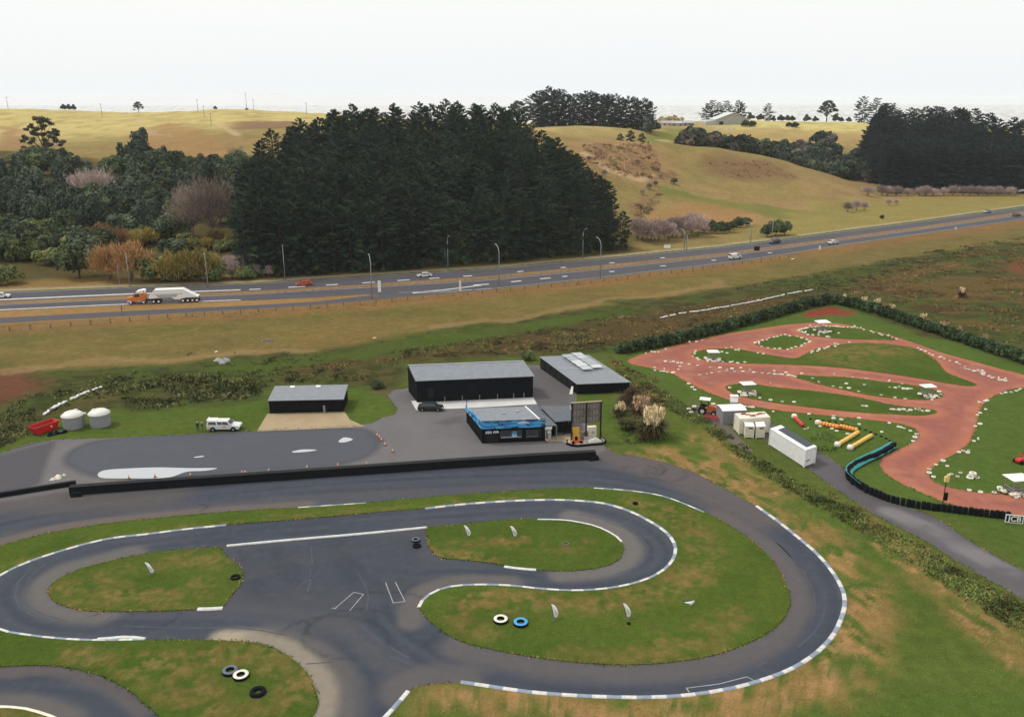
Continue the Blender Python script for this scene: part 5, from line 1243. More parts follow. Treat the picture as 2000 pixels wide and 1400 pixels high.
M_BLUE = paint('blue_paint', (0.05, 0.26, 0.52), .5)
M_TEAL = paint('teal_belting', (0.028, 0.30, 0.31), .6, var=.2, scale=1.0)
M_WTYRE = paint('whitewashed_rubber', (0.70, 0.67, 0.57), .8, var=.22, scale=4)
M_TANK = paint('tank_plastic', (0.24, 0.245, 0.255), .55, var=.08)
M_TANKTOP = paint('pale_tank_lid', (0.66, 0.66, 0.60), .55, var=.06)
M_KERBW = paint('kerb_white', (0.54, 0.54, 0.52), .7, var=.18, scale=2)
M_KERBB = paint('kerb_blue_grey', (0.22, 0.26, 0.32), .7, var=.2, scale=2)
def graphic_mat():
    """printed fascia: shards of two blues, white and black"""
    m, nt, N, L, B = new_mat('printed_fascia')
    tc = N.new('ShaderNodeTexCoord'); mp = N.new('ShaderNodeMapping'); mp.inputs['Scale'].default_value = (0.45, 0.45, 1.6)
    vo = N.new('ShaderNodeTexVoronoi'); vo.inputs['Scale'].default_value = 2.0; vo.inputs['Randomness'].default_value = 1
    L.new(tc.outputs['Object'], mp.inputs['Vector']); L.new(mp.outputs[0], vo.inputs['Vector'])
    sp = N.new('ShaderNodeSeparateColor'); L.new(vo.outputs['Color'], sp.inputs[0])
    rp = N.new('ShaderNodeValToRGB'); rp.color_ramp.interpolation = 'CONSTANT'
    for k, (p, c) in enumerate(((0.0, (.035, .20, .48)), (.42, (.06, .36, .66)), (.74, (.02, .09, .24)), (.84, (.45, .55, .62)), (.92, (.012, .014, .02)))):
        e = rp.color_ramp.elements[k] if k < 2 else rp.color_ramp.elements.new(p)
        e.position = p; e.color = c + (1,)
    L.new(sp.outputs[0], rp.inputs['Fac']); L.new(rp.outputs['Color'], B.inputs['Base Color'])
    B.inputs['Roughness'].default_value = .45
    return m
M_GRAPHIC = graphic_mat()

class Frame:
    """a building's own axes: x along its front from A to B, y away behind it"""
    def __init__(s, A, B):
        s.A = np.array(A[:2]); d = np.array(B[:2]) - s.A; s.W = float(np.hypot(*d)); s.ex = d / s.W; s.ey = np.array([-s.ex[1], s.ex[0]])
        s.rz = math.atan2(s.ex[1], s.ex[0]); s.loc = (float(s.A[0]), float(s.A[1]), 0.0)
    def L(s, P): d = np.array(P[:2]) - s.A; return float(d @ s.ex), float(d @ s.ey)
def quad4(F, pts): return [F.L(p) for p in pts]
def slab(b, xy, z0, z1, m=0):
    """four plan corners counter-clockwise; z0 and z1 single heights or one per corner"""
    z0 = [z0] * 4 if not hasattr(z0, '__len__') else z0; z1 = [z1] * 4 if not hasattr(z1, '__len__') else z1
    return b.hexa([(p[0], p[1], z) for p, z in zip(xy, z0)] + [(p[0], p[1], z) for p, z in zip(xy, z1)], m)
def grow(xy, d):
    c = np.mean(xy, 0); out = []
    for p in xy:
        v = np.array(p) - c; out.append(tuple(np.array(p) + np.sign(v) * d))
    return out

# ---- small shed on the left
def small_shed():
    F = Frame(G(527, 807), G(671, 804)); W = F.W
    dp = F.L(G(529, 754, 2.9))[1]
    o = empty('small_shed', F.loc, F.rz, 'low black shed with a pale grey roof, behind a cream concrete apron', 'shed')
    xy = [(0, 0), (W, 0), (W, dp), (0, dp)]
    b = MB(); slab(b, xy, 0, (2.25, 2.25, 2.75, 2.75)); b.build('wall', M_BLACK, o)
    r = MB(); slab(r, grow(xy, .18), (2.26, 2.26, 2.78, 2.78), (2.36, 2.36, 2.88, 2.88)); rf = r.build('roof', M_ROOF, o)
    g = MB(); g.box(-.2, W + .2, -.30, -.18, 2.2, 2.34); g.build('gutter', M_TRIM, o)
    for x0 in (W * .21, W * .57):
        s = MB(); slab(s, [(x0, dp - .9), (x0 + .8, dp - .9), (x0 + .8, dp - .2), (x0, dp - .2)], (2.80, 2.80, 2.87, 2.87), (2.92, 2.92, 2.98, 2.98)); s.build('skylight', M_WHITE, rf)
    d = MB(); d.box(W * .725, W * .755, -.05, 0.02, 0.02, 1.25); d.build('panel_strip', M_STEEL, o)
    for k in range(3):
        rd = MB(); x0 = .4 + k * (W - .8) / 3; rd.box(x0, x0 + (W - .8) / 3 - .3, -.03, .02, .03, 1.95); rd.build('roller_door', M_BLACK, o)
small_shed()

# ---- big shed
def big_shed():
    F = Frame(G(815, 786), G(1041, 776)); W = F.W
    bl = F.L(G(798, 764)); dp = bl[1]; sk = bl[0]
    h, hr = 4.1, 5.35
    yr = F.L(G(808, 714, hr))[1]; yr = min(yr, dp - .3)
    o = empty('big_shed', F.loc, F.rz, 'largest black shed with a grey gable roof, behind the white concrete strip', 'shed')
    def X(y): return sk * y / dp
    b = MB()
    for x in (0, 1): pass
    L_ = [(0, 0, 0), (X(dp), dp, 0), (X(dp), dp, h), (X(yr), yr, hr), (0, 0, h)]
    R_ = [(p[0] + W, p[1], p[2]) for p in L_]
    b.add(L_ + R_, [(0, 1, 2, 3, 4), (9, 8, 7, 6, 5), (0, 4, 9, 5), (1, 6, 7, 2), (0, 5, 6, 1), (4, 3, 8, 9), (2, 7, 8, 3)])
    b.build('wall', M_BLACK, o)
    r = MB(); e = .22
    def sl(y0, z0, y1, z1): slab(r, [(X(y0) - e, y0), (X(y0) + W + e, y0), (X(y1) + W + e, y1), (X(y1) - e, y1)], (z0, z0, z1, z1), (z0 + .09, z0 + .09, z1 + .09, z1 + .09))
    k = (hr - h) / yr
    sl(-e, h + .02 - e * k, yr, hr + .02); sl(yr + .01, hr + .02, dp + e, h + .02)
    rf = r.build('roof', M_ROOF, o)
    c = MB(); c.box(X(yr) - e, X(yr) + W + e, yr - .2, yr + .2, hr + .112, hr + .15); c.build('ridge_cap', M_TRIMPALE, rf)
    f = MB()                                                  # pale barge flashing down the gable
    f.hexa([(-e - .05, -e, h - .28), (-e + .02, -e, h - .28), (X(yr) - e + .02, yr, hr - .12), (X(yr) - e - .05, yr, hr - .12), (-e - .05, -e, h + .05), (-e + .02, -e, h + .05), (X(yr) - e + .02, yr, hr + .16), (X(yr) - e - .05, yr, hr + .16)]); f.build('barge_board', M_TRIM, o)
    d = MB(); d.box(W * .095, W * .095 + 1.0, -.06, .02, .9, 2.6); d.build('window', M_TRIM, o)
    for t in (.235, .385, .535, .69, .83, .92):
        p = MB(); p.box(W * t - .06, W * t + .06, -.12, .0, .0, .95); p.build('post_guard', M_STEEL, o)
    for t0, t1 in ((.26, .375), (.40, .525), (.55, .68), (.71, .82)):
        p = MB(); p.box(W * t0, W * t1, -.05, .02, .06, 3.3); p.build('roller_door', M_BLACK, o)
    lm = MB(); lm.box(-.15, -.02, .6, .9, 2.9, 3.1); lm.build('wall_lamp', M_WHITE, o)
    g = MB(); g.box(W * .3, W * .3 + .001 + .02, -.08, -.03, .1, 3.9); g.build('downpipe', M_TRIM, o)
big_shed()

# ---- low shed with the pale panels on its roof
def right_shed():
    F = Frame(G(1128, 770), G(1229, 766)); W = F.W
    BL = F.L(G(1055, 719)); xy = [(0, 0), (W, 0), (W + BL[0], BL[1]), BL]
    o = empty('low_shed', F.loc, F.rz, 'low black shed whose grey roof carries tilted pale panels, right of the big shed', 'shed')
    b = MB(); slab(b, xy, 0, (1.95, 1.95, 2.3, 2.3)); b.build('wall', M_BLACK, o)
    r = MB(); slab(r, grow(xy, .2), (1.96, 1.96, 2.32, 2.32), (2.06, 2.06, 2.42, 2.42)); rf = r.build('roof', M_ROOF, o)
    c = MB(); t = .52; c.hexa([(BL[0] * t, BL[1] * t, 2.24), (W + BL[0] * t, BL[1] * t, 2.24), (W + BL[0] * t, BL[1] * t + .25, 2.26), (BL[0] * t, BL[1] * t + .25, 2.26), (BL[0] * t, BL[1] * t, 2.30), (W + BL[0] * t, BL[1] * t, 2.30), (W + BL[0] * t, BL[1] * t + .25, 2.31), (BL[0] * t, BL[1] * t + .25, 2.31)]); c.build('roof_joint', M_TRIMPALE, rf)
    mp = ribbed('pale_panel', (0.42, 0.45, 0.47), .35, 'Y', .35, .1, .1, .01)
    mps = [mp, ribbed('pale_panel', (0.32, 0.35, 0.37), .35, 'Y', .4, .1, .12, .01), ribbed('pale_panel', (0.52, 0.54, 0.55), .35, 'Y', .35, .1, .1, .01)]
    for i in range(2):                                         # two rows of tilted sheets
        for j in range(5):
            u0, u1 = .42 + .24 * i, .42 + .24 * i + .20
            v0, v1 = .40 + .118 * j + .05 * i, .40 + .118 * j + .096 + .05 * i
            def P(u, v): return (W * u + BL[0] * v, BL[1] * v)
            tilt = .34 if j % 2 else .26
            zz = [2.42 + .36 * v for v in (v0, v0, v1, v1)]
            p = MB(); slab(p, [P(u0, v0), P(u1, v0), P(u1, v1), P(u0, v1)], (zz[0] + .02, zz[1] + .1, zz[2] + .1 + tilt * .3, zz[3] + .02 + tilt * .3), (zz[0] + .06, zz[1] + .14, zz[2] + .14 + tilt * .3, zz[3] + .06 + tilt * .3))
            p.build('roof_panel', mps[(i * 2 + j * 2 + j // 2) % 3], rf)
    for t in np.linspace(.12, .86, 6):                         # doors down the long side
        d = MB(); q = np.array(BL) / np.hypot(*BL); n = np.array([-q[1], q[0]])
        p0 = np.array(BL) * t; p1 = p0 + q * 2.2
        d.hexa([(p0[0], p0[1], .05), (p0[0] + n[0] * .05, p0[1] + n[1] * .05, .05), (p1[0] + n[0] * .05, p1[1] + n[1] * .05, .05), (p1[0], p1[1], .05), (p0[0], p0[1], 1.8), (p0[0] + n[0] * .05, p0[1] + n[1] * .05, 1.8), (p1[0] + n[0] * .05, p1[1] + n[1] * .05, 1.8), (p1[0], p1[1], 1.8)])
        d.build('door', M_TRIM, o)
    # a pale board leaning near the front corner
    lb = MB(); lb.hexa([(-1.5, .35, 0), (-.9, .1, 0), (-.85, .2, 0), (-1.45, .45, 0), (-1.0, .9, 1.3), (-.7, .75, 1.3), (-.65, .85, 1.3), (-.95, 1.0, 1.3)])
    q = lb.build('leaning_board', M_WHITE, None, loc=F.loc, rz=F.rz); tag(q, 'narrow pale board leaning against the left side of the low shed', 'board')
right_shed()

# ---- kart office with the blue fascia, lean-to and carport
def office():
    F = Frame(G(942, 866), G(1064, 861)); W = F.W
    BL = F.L(G(911, 824)); sx, dp = BL
    o = empty('kart_office', F.loc, F.rz, 'black flat-roofed office with a blue printed fascia and two front windows', 'building')
    def X(y): return sx * y / dp
    xy = [(0, 0), (W, 0), (W + sx, dp), (sx, dp)]
    b = MB(); slab(b, xy, 0, (2.75, 2.75, 2.3, 2.3)); w = b.build('wall', M_BLACK, o)
    r = MB(); slab(r, [(.1, .1), (W - .02, .1), (W + sx - .02, dp), (sx + .1, dp)], (2.76, 2.76, 2.32, 2.32), (2.84, 2.84, 2.40, 2.40)); rf = r.build('roof', M_ROOF, o)
    for k, (u, v) in enumerate(((.38, .22), (.56, .2), (.7, .22), (.5, .62), (.75, .7))):
        p = MB(); p.box(W * u + X(dp * v), W * u + X(dp * v) + .6, dp * v, dp * v + .35, 2.84 - .44 * v, 3.0 - .40 * v); p.build('roof_vent', M_TRIMPALE, rf)
    e = MB(); slab(e, [(W - .1, -.1), (W + .12, -.1), (W + sx + .12, dp), (W + sx - .1, dp)], (2.78, 2.78, 2.34, 2.34), (2.95, 2.95, 2.50, 2.50)); e.build('verge_flashing', M_WHITE, rf)
    f = MB()
    f.box(-.12, W + .05, -.22, -.10, 2.45, 3.75)
    n = .16
    f.hexa([(-.12, -.10, 2.45), (.02, -.10, 2.45), (sx + .02, dp, 2.1), (sx - .12, dp, 2.1), (-.12, -.10, 3.75), (.02, -.10, 3.75), (sx + .02, dp, 3.05), (sx - .12, dp, 3.05)])
    f.build('fascia', M_GRAPHIC, o)
    tr = MB(); tr.box(-.14, W + .07, -.24, -.225, 2.38, 2.50); tr.box(-.14, W + .07, -.26, -.06, 3.76, 3.80); tr.build('fascia_trim', M_TRIM, o)
    for x0, x1, lg in ((W * .285, W * .63, True), (W * .70, W * .935, False)):
        q = MB(); q.box(x0, x1, -.05, .02, .75, 2.05); wn_ = q.build('window', M_GLASS, o)
        fr = MB(); t = .07
        fr.box(x0 - t, x1 + t, -.07, -.055, .68, .75); fr.box(x0 - t, x1 + t, -.07, -.055, 2.05, 2.12); fr.box(x0 - t, x0, -.07, -.055, .75, 2.05); fr.box(x1, x1 + t, -.07, -.055, .75, 2.05)
        fr.build('frame', M_TRIM, wn_)
        pb = MB(); pb.box(x0 + .1, x1 - .1, -.085, -.075, 0.86, 1.0 if lg else .9); pb.build('sill_board', M_TRIMPALE, wn_)
        if lg:                                                 # round blue emblem on the glass
            cx = x0 + (x1 - x0) * .66
            em = MB()
            for a0, a1, r0, r1, m_, cz in ((20, 175, .22, .46, 0, 1.45), (190, 340, .22, .46, 1, 1.38)):
                A = np.radians(np.linspace(a0, a1, 12))
                vs = [(cx + r0 * math.cos(t_), -.09, cz + r0 * math.sin(t_)) for t_ in A] + [(cx + r1 * math.cos(t_), -.09, cz + r1 * math.sin(t_)) for t_ in A]
                vs += [(v[0], -.075, v[2]) for v in vs]
                fs = [(i, i + 1, i + 13, i + 12) for i in range(11)] + [(i + 24, i + 36, i + 37, i + 25) for i in range(11)]
                em.add(vs, fs, m_)
            em.box(cx - .28, cx + .3, -.092, -.078, 1.33, 1.47, 1)
            em.build('emblem', [M_BLUE, paint('pale_blue', (.35, .6, .78), .5)], wn_)
        else:
            dr = MB(); dr.box(x1 - .42, x1 - .08, -.09, -.06, .8, 2.0); dr.build('opener', M_TRIM, wn_)
    # two short lines of worn white lettering, too faint to read in the photograph: only their strokes are built
    for x0, x1, h0, h1 in ((W * .055, W * .155, 1.55, 1.98), (W * .175, W * .265, 1.62, 1.98)):
        s = MB(); n = 5; st = (x1 - x0) / n
        for k in range(n):
            s.box(x0 + k * st, x0 + k * st + st * .38, -.04, -.012, h0 if k % 2 == 0 else h0 + .1, h1)
            s.box(x0 + k * st + st * .40, x0 + k * st + st * .82, -.04, -.012, h1 - .12 if k % 2 else (h0 + h1) / 2 - .05, h1 if k % 2 else (h0 + h1) / 2 + .1)
        s.box(x0 + .02, x1 - .06, -.038, -.014, h1 + .03, h1 + .07)
        s.build('lettering', M_WHITE, o)
    d = MB(); d.box(W * .06, W * .25, -.06, .02, 0.05, 1.4); d.build('door', M_TRIM, o)
    mp = MB(); mp.tube([(sx + .1, dp, 3.0), (sx + .1, dp, 4.0)], .05, 6); mp.box(sx - .05, sx + .25, dp - .1, dp + .1, 3.9, 4.1); mp.build('antenna', M_TRIM, o)
    # lean-to along the right side
    l = empty('lean_to', F.loc, F.rz, 'narrow dark-roofed lean-to against the right wall of the office', 'lean-to')
    x0, x1 = W + .14, W + 2.0
    r2 = MB(); slab(r2, [(x0, .1), (x1, .1), (x1 + sx, dp + .6), (x0 + sx, dp + .6)], (2.45, 2.40, 2.35, 2.30), (2.54, 2.49, 2.44, 2.39)); r2.build('roof', M_ROOFDARK, l)
    w2 = MB(); w2.box(x0, x1 - .1, 2.2, 2.35, 0, 2.44); w2.build('wall', M_BLACK, l)
    for xx in (x1 - .12,): 
        q = MB(); q.box(xx, xx + .1, .15, .25, 0, 2.4); q.build('post', M_STEEL, l)
    # carport
    a, b_ = F.L(G(1082, 851)), F.L(G(1117, 848)); bk = F.L(G(1053, 794, 2.7)); bk2 = F.L(G(1112, 794, 2.7))
    c = empty('carport', F.loc, F.rz, 'dark grey carport open at the front, between the office lean-to and the billboard frame', 'carport')
    r3 = MB(); slab(r3, [(a[0] + .1, a[1] - .3), (b_[0] + .3, b_[1] - .3), bk2, (bk[0] + .1, bk[1])], (2.45, 2.45, 2.72, 2.72), (2.56, 2.56, 2.83, 2.83)); rf3 = r3.build('roof', M_ROOFDARK, c)
    bb = MB(); slab(bb, [(bk[0] + .4, bk[1] - .5), (bk2[0] - .2, bk2[1] - .5), (bk2[0] - .2, bk2[1] - .3), (bk[0] + .4, bk[1] - .3)], 0, 2.65); bb.build('back_wall', M_BLACK, c)
    sw = MB(); slab(sw, [(b_[0] - .1, b_[1] + .2), (b_[0] + .05, b_[1] + .2), (bk2[0] + .02, bk2[1] - .5), (bk2[0] - .13, bk2[1] - .5)], 0, (2.44, 2.44, 2.66, 2.66)); sw.build('side_wall', M_BLACK, c)
    ff = MB(); ff.box(b_[0] + .32, b_[0] + .42, b_[1] - .35, b_[1] + .2, 2.4, 2.65); slab(ff, [(b_[0] + .3, b_[1] - .3), (b_[0] + .42, b_[1] - .3), (bk2[0] + .12, bk2[1]), (bk2[0], bk2[1])], (2.57, 2.57, 2.84, 2.84), (2.66, 2.66, 2.93, 2.93)); ff.build('flashing', M_TRIMPALE, rf3)
    for t in (.02, .5, .97):
        q = MB(); xx = a[0] + (b_[0] - a[0]) * t; q.box(xx - .05, xx + .05, a[1] - .15, a[1] - .05, 0, 2.44); q.build('post', M_TRIM, c)
    # stored kart-sized shapes in the dark of the carport
    k_ = MB(); k_.box(a[0] + .8, a[0] + 2.2, a[1] + 1.2, a[1] + 1.9, .1, .45); k_.box(a[0] + 1.1, a[0] + 1.6, a[1] + 1.4, a[1] + 1.8, .45, .85)
    q = k_.build('stored_crate', M_TRIM, None, bevel=.04, loc=F.loc, rz=F.rz); tag(q, 'dark stepped crate stored inside the carport', 'crate')
    # white cabinet by the office corner
    cb = empty('cabinet', F.loc, F.rz, 'tall white-topped cabinet standing at the right front corner of the office', 'cabinet')
    x, y = F.L(G(1070, 860))
    m1 = MB(); m1.box(x - .45, x + .55, y, y + .7, .05, 1.9); m1.build('body', M_TRIMPALE, cb, bevel=.03)
    m2 = MB(); m2.box(x - .55, x + .65, y - .08, y + .8, 1.91, 2.35); m2.build('hood', M_WHITE, cb, bevel=.08)
    m3 = MB(); m3.box(x - .30, x + .05, y - .03, y, .3, 1.7); m3.build('door', M_TIMBER, cb)
    m4 = MB(); m4.lathe([(0, 0), (.16, 0), (.16, .04), (0, .04)], 14, 0, (x + .1, y - .05, 1.45), 'y'); m4.build('dial', M_WHITE, cb)
    return F
OFF = office()

# ---- billboard frame seen from behind, with odds and ends under it
def billboard():
    F = Frame(G(1118, 870), G(1176, 866)); W = F.W
    o = empty('billboard_frame', F.loc, F.rz, 'tall billboard seen from behind, its steel lattice standing on three posts', 'billboard')
    z0, z1 = 3.3, 6.7
    for x in (.05, W / 2, W - .05):
        p = MB(); p.box(x - .10, x + .10, 0.9, 1.1, 0, z1); p.build('post', M_TRIM, o)
    pn = MB(); pn.box(.0, W, 1.14, 1.2, z0, z1); pn.build('panel', paint('weathered_board', (.22, .19, .18), .8, var=.35, scale=.9), o)
    for z in np.linspace(z0 + .05, z1 - .05, 4):
        r = MB(); r.box(0, W, 1.0, 1.12, z - .09, z + .09); r.build('rail', M_TIMBER, o)
    s = MB()
    for x in np.linspace(.35, W - .35, 9): s.box(x - .06, x + .06, 1.06, 1.13, z0, z1)
    s.build('lattice', M_TIMBER, o)
    cp = MB(); cp.box(-.05, W + .05, .95, 1.25, z1 + .003, z1 + .08); cp.build('cap_rail', paint('pale_wood', (.42, .33, .22), .8), o)
    for sx in (-1, 1):
        br = MB(); xx = W / 2 + sx * (W / 2 - .1); br.tube([(xx, 1.0, 2.6), (xx, -.6, .1)], .05, 6); br.build('brace', M_TRIM, o)
    # kerbed bed below
    bd = empty('garden_bed', F.loc, F.rz, 'kidney of black edging filled with pale rubble, under the billboard', 'garden bed')
    e = MB(); ol = [(-.9, .55), (-.3, -.35), (.6, -.75), (W + .2, -.55), (W + .8, .3), (W + .6, 1.9), (-.4, 1.9)]
    e.prism([(p[0], p[1]) for p in ol], .005, .35, 0, 'z'); e.build('edging', M_RUBBER, bd)
    t = MB(); t.prism([(p[0] * .93 + .15, p[1] * .88 + .06) for p in ol], .351, .40, 0, 'z'); t.build('fill', paint('rubble', (.36, .31, .25), .95, var=.45, scale=2.5), bd)
    def put(name, b, mats, label, cat, bevel=.03):
        q = b.build(name, mats, None, bevel=bevel, loc=F.loc, rz=F.rz); tag(q, label, cat); return q
    b = MB(); b.prism([(.2, .5), (1.55, .5), (1.6, 1.1), (1.35, 1.45), (1.55, 1.8), (1.4, 2.4), (.25, 2.4)], 1.5, 1.62, 0, 'y'); put('yellow_board', b, M_YELLOW, 'large yellow board with a notched edge, leaning under the billboard', 'board', .01)
    b = MB(); b.box(2.9, 4.3, 1.5, 2.2, .42, 2.3, 0); b.lathe([(0, 0), (.28, 0), (.28, .08), (0, .08)], 14, 1, (3.7, 1.42, 1.4), 'y'); put('equipment_box', b, [M_CREAM, M_DARKIN], 'cream equipment box with a dark round opening, under the right half of the billboard', 'equipment box')
    b = MB(); b.box(1.75, 2.85, 1.1, 1.9, .42, 1.7, 0); b.box(1.9, 2.7, .8, 1.1, .42, 1.0, 0); put('machine_cover', b, M_TIMBER, 'grey-brown boxy machine between the yellow board and the cream equipment box', 'machine')
    # orange kart on show
    k = empty('show_kart', F.loc, F.rz, 'orange-red kart parked at the left end of the bed below the billboard', 'kart')
    b = MB(); b.prism([(-.2, .46), (.1, .44), (1.5, .44), (1.7, .62), (1.2, .9), (.7, .78), (.0, .85)], -.1, .55, 0, 'y'); b.build('body', M_ORANGE, k, bevel=.05)
    b = MB(); b.box(.45, .85, .05, .4, .79, 1.35); b.build('seat', M_RUBBER, k, bevel=.05)
    for x in (.05, 1.35):
        for y in (-.28, .58):
            w = MB(); w.lathe([(.0, -.09), (.2, -.09), (.24, -.05), (.24, .05), (.2, .09), (.0, .09)], 14, 0, (x, y, .64), 'y'); w.build('wheel', M_RUBBER, k)
    b = MB()
    for q in range(5): b.tube([(1.8 + q * .02, -.15 + q * .05, .62 + .19 * q), (4.3, .35 + .04 * q, .62)], .03, 5)
    b.prism([(2.6, .42), (4.7, .42), (4.3, .75), (3.6, .95), (2.9, .7)], -.2, .5, 0, 'y'); put('tarpaulin', b, M_WHITE, 'crumpled white tarpaulin at the right end of the bed below the billboard', 'tarpaulin', .0)
    return F
BILL = billboard()
def tyre_mesh(R=.33, w=.22, r_in=.18, mats=None, n=22):
    b = MB(); h = w
    b.lathe([(r_in, .03), (r_in + .03, 0), (R - .05, 0), (R, .05), (R + .005, h / 2), (R, h - .05), (R - .05, h), (r_in + .03, h), (r_in, h - .03), (r_in + .06, h * .5), (r_in, .03)], n)
    return b.mesh('tyre', mats or M_RUBBER, True)
TY_BLACK = tyre_mesh()
EXTRA = [(3.0, .9), (3.5, 1.0), (4.4, .8), (3.2, .55)]
for i, (x, y) in enumerate(EXTRA):
    p = BILL.A + BILL.ex * x + BILL.ey * y
    q = link('tyre', TY_BLACK, None, (p[0], p[1], .42), i); tag(q, ('first', 'second', 'third', 'fourth')[i] + ' loose black tyre from the left on the rubble below the billboard' if i != 3 else 'loose black tyre nearest the front of the rubble bed below the billboard', 'tyre', 'tyres below the billboard')

# ---- containers and sheds beside the dirt track
def container(name, A, B, BLpx, h, mat, label, doors=True):
    F = Frame(G(*A), G(*B)); o = empty(name, F.loc, F.rz, label, 'container')
    bl = F.L(G(*BLpx)); xy = [(0, 0), (F.W, 0), (F.W + bl[0], bl[1]), bl]
    b = MB(); slab(b, xy, .12, h); b.build('body', mat, o)
    for p in xy:
        fr = MB(); fr.box(p[0] - .07, p[0] + .07, p[1] - .07, p[1] + .07, .02, h + .03); fr.build('corner_post', M_WHITE if mat is M_WHITERIB else mat, o)
    sk = MB(); slab(sk, grow(xy, .02), .05, .11); sk.build('base_rail', M_TRIM, o)
    return F, o, xy
# long white container with the dark strip on its roof: its long side faces the camera, its right end the road
F, o, xy = container('long_container', (1502, 869), (1570, 913), (1522, 862), 2.7, M_WHITERIB, 'long white container with a dark strip along its roof, beside the access road')
F2 = F
r = MB(); slab(r, grow(xy, .05), 2.71, 2.80); r.build('roof', M_WHITE, o)
dx = np.array(xy[3]); L_ = F.W
st = MB(); slab(st, [(L_ * .13 + dx[0] * .32, dx[1] * .32), (L_ * .93 + dx[0] * .32, dx[1] * .32), (L_ * .93 + dx[0] * .97, dx[1] * .97), (L_ * .13 + dx[0] * .97, dx[1] * .97)], 2.81, 2.90); st.build('roof_strip', paint('dark_membrane', (.035, .045, .055), .6), o)
d = MB(); c0 = np.array([L_, 0]); e_ = dx / np.hypot(*dx)
d.hexa([(L_ + .02 + e_[0] * .35, e_[1] * .35, .9), (L_ + .05 + e_[0] * .35, e_[1] * .35, .9), (L_ + .05 + e_[0] * 1.2, e_[1] * 1.2, .9), (L_ + .02 + e_[0] * 1.2, e_[1] * 1.2, .9), (L_ + .02 + e_[0] * .35, e_[1] * .35, 1.02), (L_ + .05 + e_[0] * .35, e_[1] * .35, 1.02), (L_ + .05 + e_[0] * 1.2, e_[1] * 1.2, 1.02), (L_ + .02 + e_[0] * 1.2, e_[1] * 1.2, 1.02)]); d.build('latch_bar', M_TRIM, o)
for k in range(3):
    s_ = MB(); z = .55 + k * .75; s_.hexa([(L_ + .01, .05, z), (L_ + .03, .05, z), (L_ + .03 + e_[0] * 2.2, e_[1] * 2.2, z), (L_ + .01 + e_[0] * 2.2, e_[1] * 2.2, z), (L_ + .01, .05, z + .05), (L_ + .03, .05, z + .05), (L_ + .03 + e_[0] * 2.2, e_[1] * 2.2, z + .05), (L_ + .01 + e_[0] * 2.2, e_[1] * 2.2, z + .05)]); s_.build('door_bar', M_WHITE, o)
# cream container behind
F, o, xy = container('cream_container', (1443, 849), (1501, 845), (1433, 838), 2.7, M_CREAM, 'cream container with rusty clutter on its roof, behind two small cream cabins')
r = MB(); slab(r, grow(xy, .04), 2.71, 2.78); r.build('roof', M_CREAM, o)
cl = MB()
rs = np.random.RandomState(77)
for k in range(9):
    x, y = rs.uniform(.8, F.W - .8), rs.uniform(.4, xy[3][1] - .4); cl.box(x, x + rs.uniform(.4, 1.2), y, y + rs.uniform(.1, .4), 2.79, 2.9 + .1 * k % .2)
tag(cl.build('scrap_heap', paint('rust', (.30, .10, .06), .8, var=.4), None, loc=F.loc, rz=F.rz), 'rusty red scrap lying on the cream container roof', 'scrap')
for i, (a, b_, bl) in enumerate((((1455, 855.5), (1471, 856), (1452, 849)), ((1476, 856.5), (1492, 855.5), (1474, 849)))):
    F, o, xy = container('cabin', a, b_, bl, 2.0, M_CREAM, ('left' if i == 0 else 'right') + ' one of two small cream cabins in front of the cream container')
    r = MB(); slab(r, grow(xy, .08), (2.01, 2.01, 2.15, 2.15), (2.08, 2.08, 2.22, 2.22)); r.build('roof', M_WHITE, o)
    w = MB(); w.box(F.W * .35, F.W * .85, -.03, .02, 1.62, 1.82); w.build('vent', M_TRIM, o)
    dd = MB(); dd.box(F.W * .15, F.W * .6, -.02, .02, .15, 1.5); dd.build('door', M_CREAM, o)
# grey shed with the white curved roof
F = Frame(G(1411, 829), G(1455, 827)); bl = F.L(G(1398, 816))
o = empty('grey_shed', F.loc, F.rz, 'grey shed with a curved white roof, left of the cream container', 'shed')
xy = [(0, 0), (F.W, 0), (F.W + bl[0], bl[1]), bl]
b = MB(); slab(b, xy, 0, 2.3); b.build('wall', M_GREYCLAD, o)
r = MB()
for k in range(6):
    v0, v1 = k / 6, (k + 1) / 6; z = lambda v: 2.32 + .42 * math.sin(math.pi * (0.12 + .76 * v)) - .15
    r.hexa([(bl[0] * v0 - .15, bl[1] * v0, z(v0)), (F.W + bl[0] * v0 + .15, bl[1] * v0, z(v0)), (F.W + bl[0] * v1 + .15, bl[1] * v1, z(v1)), (bl[0] * v1 - .15, bl[1] * v1, z(v1)), (bl[0] * v0 - .15, bl[1] * v0, z(v0) + .08), (F.W + bl[0] * v0 + .15, bl[1] * v0, z(v0) + .08), (F.W + bl[0] * v1 + .15, bl[1] * v1, z(v1) + .08), (bl[0] * v1 - .15, bl[1] * v1, z(v1) + .08)])
r.build('roof', M_WHITE, o, smooth_=False)
d = MB(); d.box(F.W * .25, F.W * .6, -.04, .02, .02, 1.9); d.build('door', M_GREYCLAD, o)
# small white tank on a stand behind it
o = empty('header_tank', tuple(G(1431, 812)), 0, 'small white box tank raised on legs behind the grey shed', 'tank')
b = MB(); b.box(-.6, .6, -.4, .4, 2.6, 3.5); b.build('body', M_WHITE, o, bevel=.05)
b = MB(); b.box(-.68, .68, -.48, .48, 3.62, 3.72); b.build('lid', M_WHITE, o)
b = MB(); b.box(-.5, .5, -.3, .3, 1.9, 2.58); b.build('cradle', M_TRIMPALE, o)
for x in (-.55, .5):
    for y in (-.38, .33): b = MB(); b.box(x, x + .07, y, y + .07, 0, 1.9); b.build('leg', M_STEEL, o)

